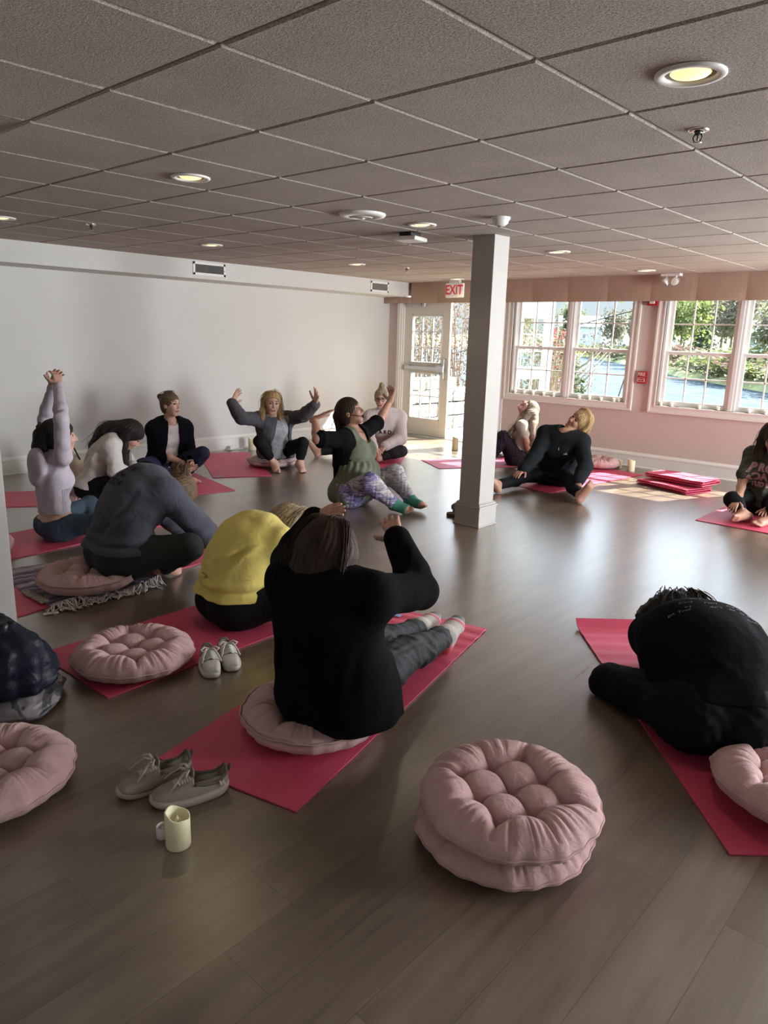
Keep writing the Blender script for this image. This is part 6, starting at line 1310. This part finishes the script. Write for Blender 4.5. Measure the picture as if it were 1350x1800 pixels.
def P_black():
    p = Person('person in a black jacket seen from behind with both hands raised beside the head', JP['black'], SK4, h=.0045, zmin=.0145); J = p.J; f = J['fwd']; l = J['lat']
    p.body(1.06, [dict(s='R', pn=f*.8-l*.5, curl=.20, spread=.10, sc=1.08), dict(s='L', pn=f*.6+V3(0, 0, -.8), curl=.22, spread=.06, sc=1.08)], feet='')
    mj = cloth('black_velour', (.0036, .0035, .0040), .95, var=.2, vs=6, bump=.5, bs=14, spec=.08)
    def ex(B):
        c = T(J, .0)
        B.seg(T(J, .25)+l*.10, c+l*.175+f*.05-V3(0, 0, .12), .13, .055, .06); B.seg(T(J, .25)-l*.06, c-l*.10-V3(0, 0, .08), .14, .10, .06)
        B.seg(T(J, .25)+l*.13+f*.09, c+l*.19+f*.15-V3(0, 0, .14), .075, .030, .05)
        B.cut(V3(*J['pel'][:2], .075), V3(.1, .0, -1))
        B.cyl(J['neck']-J['up']*.02, J['neck']+J['up']*.04, .082, .018, .010); B.seg(J['neck'], J['head'], .062, .060, .006, op='s')
    p.top('jacket', mj, 1.08, .028, hem=-.30, amp=.002, folds=16, lam=.16, seed=21, armease=.026, extra=ex, h=.0055)
    p.trousers('trousers', cloth('charcoal_trousers', (.030, .034, .040), .7, var=.12, bump=.6, bs=20), 1.02, .012, to=.93, amp=.004, lam=.055, seed=22)
    ms = cloth('grey_sock', (.52, .49, .47), .95, var=.06, bump=.3, bs=90); mp = cloth('pink_sock_band', (.62, .16, .20), .95); mtoe = cloth('dark_grey_sock_toe', (.20, .20, .21), .95)
    def mi(c, sd):
        A = J['an'+sd]; d = un(J['toe'+sd]-A); a = (c-A)@d; K = un(J['kn'+sd]-A); u = un(K-d*(K@d)); h_ = (c-A)@u; m = np.zeros(len(c), np.int32); m[(a > .118) & (a < .138)] = 1; m[a >= .148] = 2; m[(np.abs(a-.062-.0*h_) < .020) & (h_ < -.035)] = 1; m[(a < -.035) & (h_ < .02)] = 1; return m
    p.socks('sock', [ms, mp, mtoe], up=.055, mi=mi)
    r = np.cross(un(J['hf']), un(J['hu']))
    pt = [curve_pts(HQ(J, .02, .02*s, .118), HQ(J, -.05, .070*s, .112), HQ(J, -.085, .108*s, .02), HQ(J, -.085, .120*s, -.10), HQ(J, -.07, .135*s, -.185), n=4) for s in (1, -1, .7, -.7, .35, -.35, 0.05)]
    def hb(B):
        B.ell(HQ(J, -.03, 0, .0), (J['hf'], r, J['hu']), (.100, .112, .128), .03); chain(B, [HQ(J, -.03, 0, .0), HQ(J, -.035, 0, -.08), HQ(J, -.04, 0, -.155)], [.088, .084, .066], .03, r, 1.42)
    p.hair(H_brown, hb, thick=.014, hairline=.03, extra=strands(pt, 300, .007, .0024, 8, p.org))
def P_blond():
    p = Person('person with shoulder-length blonde hair in an open grey cardigan, hands raised wide', JP['blond'], SK2); J = p.J
    p.body(.98, [dict(s='R', pn=-J['slat']*.9+J['fwd']*.5, curl=.14, spread=.24, sc=1.2), dict(s='L', pn=J['slat']*.9+J['fwd']*.2, curl=.12, spread=.22, sc=1.2)], feet='RL')
    p.top('heather_top', cloth('heather_grey_jersey', (.20, .20, .23), .9, var=.1, vs=120, bump=.3, bs=26, col2=(.56, .56, .60)), 1.0, .012, hem=-.08, sleeve=.2, cuff=False, amp=.002, folds=8, seed=31, neckr=.085, belly=.8)
    p.top('cardigan', cloth('charcoal_cardigan', (.085, .085, .098), .95, var=.08, bump=.4, bs=24), 1.02, .028, hem=-.22, amp=.002, folds=12, seed=32, extra=open_front(J, .14, .065), neckr=.075)
    p.trousers('leggings', M_leg, .98, .005, to=.76, amp=.001)
    r = np.cross(un(J['hf']), un(J['hu'])); pt = [curve_pts(HQ(J, .0, .01*s, .125), HQ(J, -.01, .09*s, .07), HQ(J, -.0, .108*s, -.05), HQ(J, .02, .115*s, -.17), n=4) for s in (1, -1, .9, -.9)]
    def hb(B):
        for s in (1, -1): chain(B, [HQ(J, -.04, .05*s, .080), HQ(J, -.04, .084*s, .02), HQ(J, -.02, .092*s, -.08), HQ(J, .005, .098*s, -.165)], [.036, .028, .032, .024], .02)
        chain(B, [HQ(J, -.05, 0, .0), HQ(J, -.06, 0, -.15)], [.08, .06], .03, r, 1.2)
    p.hair(H_blond, hb, thick=.012, hairline=.080, sides=.014, extra=strands(pt, 70, .014, .0026, 9, p.org))
def m_legprint():
    m = bpy.data.materials.new('grey_violet_feather_print'); t, b = nodes_of(m); k = NB(t); o = k.obj(); n = k.noise(k.scale(o, 9, 9, 42), 1.6, 5, .7, 1.4); n2 = k.noise(o, 5, 2)
    c = k.ramp(n, [(.34, (.13, .12, .14)), (.48, (.36, .34, .37)), (.6, (.60, .57, .60))]); v = k.ramp(n, [(.38, (.07, .055, .17)), (.52, (.22, .18, .42)), (.62, (.62, .58, .66))]); k.link(k.mix(k.ramp(n2, [(.50, (0, 0, 0)), (.56, (1, 1, 1))]), c, v), b.inputs['Base Color']); b.inputs['Roughness'].default_value = .85; return m
def P_teacher():
    p = Person('person in an olive tank top, black shrug and violet print leggings, arms raised', JP['teacher'], SK3, zmin=.002); J = p.J; J['mid'] = .5*(J['pel']+J['neck'])+J['f2']*.015
    p.body(1.2, [dict(s='R', pn=V3(.1, .1, -1), curl=.16, spread=.12, sc=1.15), dict(s='L', pn=-J['fwd']*.2+J['slat'], curl=.5, spread=.08, sc=1.15)], feet='RL', hs=1.06)
    J2 = J; up, f2, lat = J['up'], J['f2'], J['slat']; c_ = J['pel']
    def ruffle(X, Y, Z):
        dx, dy, dz = X-f32(c_[0]), Y-f32(c_[1]), Z-f32(c_[2]); a = dx*f32(f2[0])+dy*f32(f2[1])+dz*f32(f2[2]); b = dx*f32(lat[0])+dy*f32(lat[1])+dz*f32(lat[2]); t = dx*f32(up[0])+dy*f32(up[1])+dz*f32(up[2])
        w_ = np.clip((f32(.27)-t)/f32(.01), 0, 1)*np.clip((t-f32(.10))/f32(.12), .15, 1); return f32(.0042)*w_*np.sin(np.arctan2(b, a+f32(.02))*f32(26)+2*np.sin(t*f32(30)))+f32(.010)*np.exp(-((t-f32(.277))/f32(.010))**2)
    def ex(B):
        B.seg(T(J, .2)+f2*.01, J['pel']-J['fwd']*.03-V3(0, 0, .04), .14, .155, .05, J['lat'], 1.32); B.cut(V3(*J['pel'][:2], .045), V3(0, 0, -1)); B.warp(ruffle)
        B.ell(T(J, 1.0)+f2*.085, (lat, f2, up), (.088, .12, .135), .008, 's'); B.ell(T(J, 1.0)-f2*.05, (lat, f2, up), (.095, .10, .12), .008, 's')
        for sg in (-1, 1): B.ell(lerp(T(J, .86), J['sh'+'LR'[sg > 0]], 1.0)+up*.0, (lat, f2, up), (.072, .12, .14), .008, 's')
    p.top('tank_top', cloth('olive_jersey', (.150, .165, .118), .85, var=.06, vs=8, bump=.3, bs=24), 1.22, .010, hem=-.35, sleeve=0, belly=1.42, amp=.002, seed=41, neckr=.09, bust=1.35, extra=ex)
    def ex2(B):
        open_front(J, .17, .095, .4, 1.0, -.02)(B)
        q = J['shR']; B.seg(q-f2*.05-up*.05, T(J, .25)+lat*.14-f2*.10, .045, .030, .04)
    p.top('shrug', M_blk, 1.2, .020, hem=.44, sleeve=.44, lo=.40, amp=.002, folds=8, seed=42, bust=0, neckr=.085, extra=ex2, cuff=False)
    p.trousers('leggings', m_legprint(), 1.2, .010, amp=.003, lam=.05, seed=43, waist=.2)
    p.socks('grip_sock', cloth('sea_green_sock', (.075, .25, .185), .9, bump=.3, bs=80), True, .004, .13, ends=.125)
    Hd = [HQ(J, -.10, .0, .055), HQ(J, -.135, 0, .0), HQ(J, -.14, 0, -.10)+V3(0, 0, -.03), HQ(J, -.12, 0, -.12)+V3(0, 0, -.16), HQ(J, -.12, 0, -.12)+V3(0, 0, -.30)]
    def hb(B): chain(B, Hd, [.03, .034, .032, .026, .010], .012)
    p.hair(H_brown, hb, 1.06, thick=.009, hairline=.048, extra=strands([curve_pts(*Hd, n=3)], 60, .014, .0022, 10, p.org))
    b = MB(); e_ = HQ(J, -.01, .085, -.01)-p.org; m_ = HQ(J, .115, .055, -.072)-p.org; b.tube([e_, lerp(e_, m_, .5)+(HQ(J, 0, .025, 0)-J['head']), m_], .0028, 6); b.lathe([(.0001, -.013), (.009, -.009), (.013, 0), (.009, .009), (.0001, .013)], c=m_, n=14); b.build('headset_microphone', M_black, p.root, smooth=True)
    b = MB(); nk = J['neck']+f2*.02-p.org; pts = [nk+lat*.075*math.cos(a)+f2*(.075*math.sin(a)+.02)-up*(.035*max(0, math.sin(a)))+up*.02 for a in np.linspace(0, PI, 14)]; b.tube(pts, .0018, 5); b.lathe([(.0001, -.006), (.006, 0), (.0001, .006)], c=pts[7]+f2*.004-up*.006, n=10); b.build('necklace', plain('dark_cord_necklace', (.03, .025, .025), .5), p.root, smooth=True)
def P_harvard():
    p = Person('person with glasses and a pale lettered sweatshirt sitting by the door, one leg stretched out', JP['harvard'], SK2); J = p.J
    p.body(.98, [dict(s='L', pn=V3(0, 0, -1), curl=.4), dict(s='R', pn=V3(0, 0, -1), curl=.4)], feet='RL')
    g_ = p.top('sweatshirt', cloth('pale_pink_sweatshirt', (.60, .52, .52), .95, var=.05, vs=8, bump=.5, bs=20, sheen=.08), 1.02, .036, hem=-.06, amp=.002, lam=.16, seed=51, armease=.032, folds=16)
    p.trousers('leggings', cloth('charcoal_leggings', (.026, .026, .027), .8, bump=.2), 1.0, .005, to=.90)
    items = []
    for i, ch in enumerate('HARVARD'):
        v, f = text_mesh(ch, .072, bold=.003); x = (i-3)*.056-.125; items.append((v, f, (x, -.0), .86, 1.0, 0))
    p.decal('lettering', g_, cloth('dark_maroon_print', (.045, .012, .022), .8), items, T(J, .62), -J['slat'], J['up'], -J['f2'], parent=None)
    def hb(B): chain(B, [HQ(J, -.05, 0, .12), HQ(J, -.06, 0, .155)], [.040, .034], .012)
    p.hair(H_ash, hb, thick=.007, hairline=.056, back=True)
    b = MB()
    for sg in (-1, 1):
        c = HQ(J, .098, sg*.034, .008)-p.org; r = J['hr']; u = J['hu']; b.tube([c+r*.026*math.cos(a)+u*.021*math.sin(a) for a in np.linspace(0, 2*PI, 22)], .0028, 6, caps=False); b.tube([HQ(J, .096, sg*.060, .012)-p.org, HQ(J, .0, sg*.080, .014)-p.org], .0024, 6)
    b.tube([HQ(J, .101, -.010, .012)-p.org, HQ(J, .104, 0, .015)-p.org, HQ(J, .101, .010, .012)-p.org], .0024, 6); b.build('glasses', plain('dark_spectacle_frame', (.02, .018, .018), .3), p.root, smooth=True)
def P_longhair():
    p = Person('person with very long loose hair leaning back on both hands, face to the ceiling', JP['longhair'], SK4); J = p.J
    p.body(.92, [dict(s='R', pn=V3(0, 0, -1), curl=.1, spread=.15), dict(s='L', pn=V3(0, 0, -1), curl=.1, spread=.15)], feet='')
    p.top('vest_top', cloth('pale_sage_jersey', (.46, .47, .41), .9, var=.06, bump=.35), .92, .012, hem=-.02, sleeve=.3, cuff=False, amp=.002, folds=8, seed=61)
    p.trousers('trousers', cloth('aubergine_trousers', (.020, .014, .024), .8, bump=.4, bs=20), 1.0, .012, amp=.003, seed=62)
    dn = V3(0, 0, -1); g = np.random.default_rng(4); bk = -J['fwd']; pt = []
    for s in np.linspace(-1.2, 1.2, 9): pt.append(curve_pts(HQ(J, -.06, s*.06, .03), HQ(J, -.10, s*.10, .02)+dn*.05, J['neck']+bk*.11+J['lat']*s*.14+dn*.08, J['neck']+bk*(.10+.03*abs(s))+J['lat']*s*.16+dn*.25, J['neck']+bk*.10+J['lat']*s*.15+dn*(.36-.08*abs(s)), n=4))
    for s in (-.75,): pt.append(curve_pts(HQ(J, -.03, s*.09, .0), J['neck']-J['lat']*.15*abs(s)+dn*.0, J['neck']+J['fwd']*.10-J['lat']*.16*abs(s)+dn*.10, J['neck']+J['fwd']*.18-J['lat']*.15*abs(s)+dn*.20, n=4))
    def hb(B):
        for q in pt: chain(B, q, np.linspace(.048, .020, len(q)), .03)
    p.hair(H_long, hb, thick=.014, hairline=.04, extra=strands(pt, 260, .022, .0034, 11, p.org))
def P_dark():
    p = Person('person in a dark sweatshirt with legs spread wide, leaning the head to the side', JP['dark'], SK3); J = p.J
    p.body(1.05, [dict(s='R', pn=V3(0, 0, -1), curl=.15, spread=.16), dict(s='L', pn=V3(0, .3, -1), curl=.15, spread=.14)], feet='RL')
    g_ = p.top('sweatshirt', cloth('charcoal_sweatshirt', (.014, .017, .020), .95, var=.12, bump=.5, bs=18, spec=.1), 1.02, .036, hem=-.10, amp=.002, lam=.16, seed=71, armease=.032, folds=20, band=.04, neckr=.078)
    p.trousers('leggings', M_leg, 1.02, .006, to=.93, amp=.001)
    b2 = [Vector(q) for q in ((-.012, -.006, 0), (-.005, -.006, 0), (-.010, .004, 0), (-.003, -.006, 0), (.004, -.006, 0), (-.003, .009, 0), (.006, -.006, 0), (.013, -.006, 0), (.004, .013, 0))]
    p.decal('chest_logo', g_, plain('white_print', (.75, .75, .75), .7), [(b2, [(0, 1, 2), (3, 4, 5), (6, 7, 8)], (0, 0), 1.5, 1.5, 0)], T(J, .70)-J['slat']*.09, -J['slat'], J['up'], -J['f2'])
    b = MB(); f2, up, lat = J['f2'], J['up'], J['slat']; nk = J['neck']-p.org; pts = [nk+lat*.075*math.cos(a)+f2*(.095*math.sin(a)+.02)-up*(.10*max(0, math.sin(a))) for a in np.linspace(0, PI, 16)]; b.tube(pts, .0018, 5); q = pts[8]+f2*.022; b.cbox(q-up*.016, (.012, .012, .03), bev=.003); b.build('pendant_necklace', plain('gold_pendant', (.55, .42, .18), .3, metal=.8), p.root, smooth=True)
    b = MB(); W = J['wrR']-p.org; d = un(J['tipR']-J['wrR']); a_ = un(np.cross(d, V3(0, 0, 1))); c_ = np.cross(d, a_); b.tube([W+d*.012+a_*.031*math.cos(t)+c_*.031*math.sin(t) for t in np.linspace(0, 2*PI, 20)], .0035, 6, caps=False); b.build('bracelet', plain('silver_bracelet', (.6, .55, .5), .3, metal=.8), p.root, smooth=True)
    dn = V3(0, 0, -1); pt = [curve_pts(HQ(J, -.0, s*.02, .125), HQ(J, -.03, s*.085, .08), HQ(J, -.04, s*.095, -.01)+dn*.02, HQ(J, -.02, s*.10, -.05)+dn*.06, n=4) for s in (1, -1, .6, -.6)]+[curve_pts(HQ(J, -.03, s, .12), HQ(J, -.09, s, .07)+dn*.02, HQ(J, -.10, s, .02)+dn*.09, n=4) for s in (-.05, 0, .05)]
    def hb(B):
        for q in pt: chain(B, q, np.linspace(.032, .014, len(q)), .02)
    p.hair(H_blond, hb, thick=.012, hairline=.055, extra=strands(pt, 120, .015, .0026, 12, p.org))
def P_tee():
    p = Person('person in a dark printed T-shirt at the right photo edge, hands on the bare feet', JP['tee'], SK3); J = p.J
    p.body(1.0, [dict(s='R', pn=V3(0, -.2, -1), curl=.35, spread=.1), dict(s='L', pn=V3(0, -.2, -1), curl=.35)], feet='RL')
    m = cloth('camo_green_jersey', (.040, .043, .036), .9, var=.3, vs=16, bump=.4, col2=(.095, .10, .085))
    g_ = p.top('printed_tshirt', m, 1.05, .022, hem=-.05, sleeve=.40, cuff=False, amp=.002, folds=12, seed=81)
    items = []
    for tx, oy, sz in (('PRO', .075, .10), ('ROAR', -.01, .10), ('STUDIO', -.085, .062)):
        for i, ch in enumerate(tx): v, f = text_mesh(ch, sz, bold=.006); items.append((v, f, ((i-(len(tx)-1)/2)*sz*.74, oy), 1.0, .95, 0))
    p.decal('print', g_, cloth('faded_pink_print', (.46, .27, .30), .85, var=.2, vs=40), items, T(J, .60), -J['slat'], J['up'], -J['f2'])
    p.trousers('leggings', M_leg, 1.02, .006, to=.80, amp=.001)
    dn = V3(0, 0, -1); pt = [curve_pts(HQ(J, .0, s*.03, .125), HQ(J, -.01, s*.10, .05), HQ(J, .02, s*.125, -.06), HQ(J, .04, s*.13, -.17), n=4) for s in (1, -1, .8, -.8)]
    def hb(B):
        for q in pt: chain(B, q, np.linspace(.042, .018, len(q)), .02)
    p.hair(H_brown, hb, thick=.016, hairline=.042, extra=strands(pt, 160, .022, .0028, 13, p.org))
def P_bow():
    p = Person('person in black bowed right down over crossed legs, back to the camera at right', JP['bow'], SK, h=.0052, zmin=.0145); J = p.J; J['mid'] = .5*(J['pel']+J['neck'])+V3(0, 0, .075)-J['fwd']*.02
    p.body(1.1, [], feet='')
    def ex(B):
        B.ell(T(J, .5)-J['up']*.02, (J['slat'], J['f2'], J['up']), (.245, .15, .22), .09); B.cyl(J['neck']-J['up']*.02, J['neck']+J['up']*.03, .085, .02, .010); B.seg(J['neck'], J['head'], .064, .060, .006, op='s')
    g_ = p.top('black_top', cloth('black_sweatshirt', (.0034, .0038, .0060), .95, var=.15, bump=.5, bs=16, spec=.08), 1.04, .032, hem=-.10, amp=.002, lam=.18, seed=91, armease=.030, extra=ex, folds=20)
    p.trousers('leggings', cloth('black_stretch', (.0042, .0044, .0062), .85, bump=.2, bs=18, spec=.15), 1.22, .010, amp=.002)
    items = []
    for tx, x, y, rot in (("in", -.055, .092, .1), ("don't", -.040, .062, .1), ('let', .075, .078, -.1), ('my', .135, .045, -.35), ('Carry', -.085, .026, .12), ('heart', .01, .020, .05), ('out of', .10, .012, -.2), ('way', .175, -.005, -.5), ("don't", .02, -.015, .05), ('let', .085, -.015, -.05), ('us', .125, -.02, -.15), ('down', .17, -.045, -.3), ('my', -.085, -.012, .25), ('get', -.155, -.055, .35), ('Tired', -.105, -.040, .3)):
        v, f = text_mesh(tx, .024, .35, bold=-.0006); items.append((v, f, (x, y), 1.0, .9, rot))
    c = J['neck']-J['up']*.095
    p.decal('handwritten_lettering', g_, plain('white_chalk_print', (.55, .55, .58), .8), items, c, J['slat'], un(J['up']*.75+V3(0, 0, .45)), un(-J['fwd']*-.45+V3(0, 0, -.9)))
    g = np.random.default_rng(3); r = np.cross(un(J['hf']), un(J['hu'])); top_ = HQ(J, -.10, 0, .05); pt = []
    bun = [HQ(J, -.09, -.09, .06), HQ(J, -.10, .10, .05)]
    for s in np.linspace(-1, 1, 11): pt.append(curve_pts(HQ(J, -.03, s*.07, .11), HQ(J, -.11, s*.10, .04), J['neck']-J['fwd']*(-.02)+J['slat']*s*.135+V3(0, 0, .10-.02*abs(s)), J['neck']-J['fwd']*(.03+.05*g.random())+J['slat']*s*.15+V3(0, 0, .088-.03*abs(s)), n=4))
    mess = []; c0 = J['neck']+V3(0, 0, .055)+J['fwd']*.05-J['slat']*.03
    for i in range(26):
        a, b_ = g.uniform(-.14, .14), g.uniform(-.9, .9); sx = J['slat']; d_ = J['fwd']*-1
        mess.append(curve_pts(c0+sx*a*.6+V3(0, 0, .075)+J['fwd']*.03, c0+sx*(a+b_*.04)+d_*.05+V3(0, 0, .070-abs(a)*.2), c0+sx*(a+b_*.08)+d_*.11+V3(0, 0, .040-abs(a)*.25), c0+sx*(a*1.1+b_*.11)+d_*.15+V3(0, 0, .015-abs(a)*.25), n=3))
    def hb(B):
        up_ = J['up']; c0 = J['neck']+V3(0, 0, .055)+J['fwd']*.05-J['slat']*.03
        B.ell(c0, (J['slat'], J['fwd'], V3(0, 0, 1)), (.150, .12, .075), .03); B.ell(c0+J['slat']*.11+V3(0, 0, -.005), np.eye(3), (.062, .055, .048), .03); B.ell(c0-J['slat']*.13-V3(0, 0, .03), np.eye(3), (.05, .055, .04), .03); B.ell(c0+V3(0, 0, .02)-J['slat']*.02, np.eye(3), (.085, .08, .07), .03)
        B.warp(wrinkle(.010, .055, 5))
    p.hair(H_mix, hb, thick=.016, hairline=.04, shell=False, extra=strands(mess, 300, .014, .0022, 14, p.org))
import time as _t
for fn in (P_lavender, P_white, P_navy, P_slate, P_yellow, P_black, P_blond, P_teacher, P_harvard, P_longhair, P_dark, P_tee, P_bow):
    t0 = _t.time(); fn(); print(fn.__name__, round(_t.time()-t0, 1))
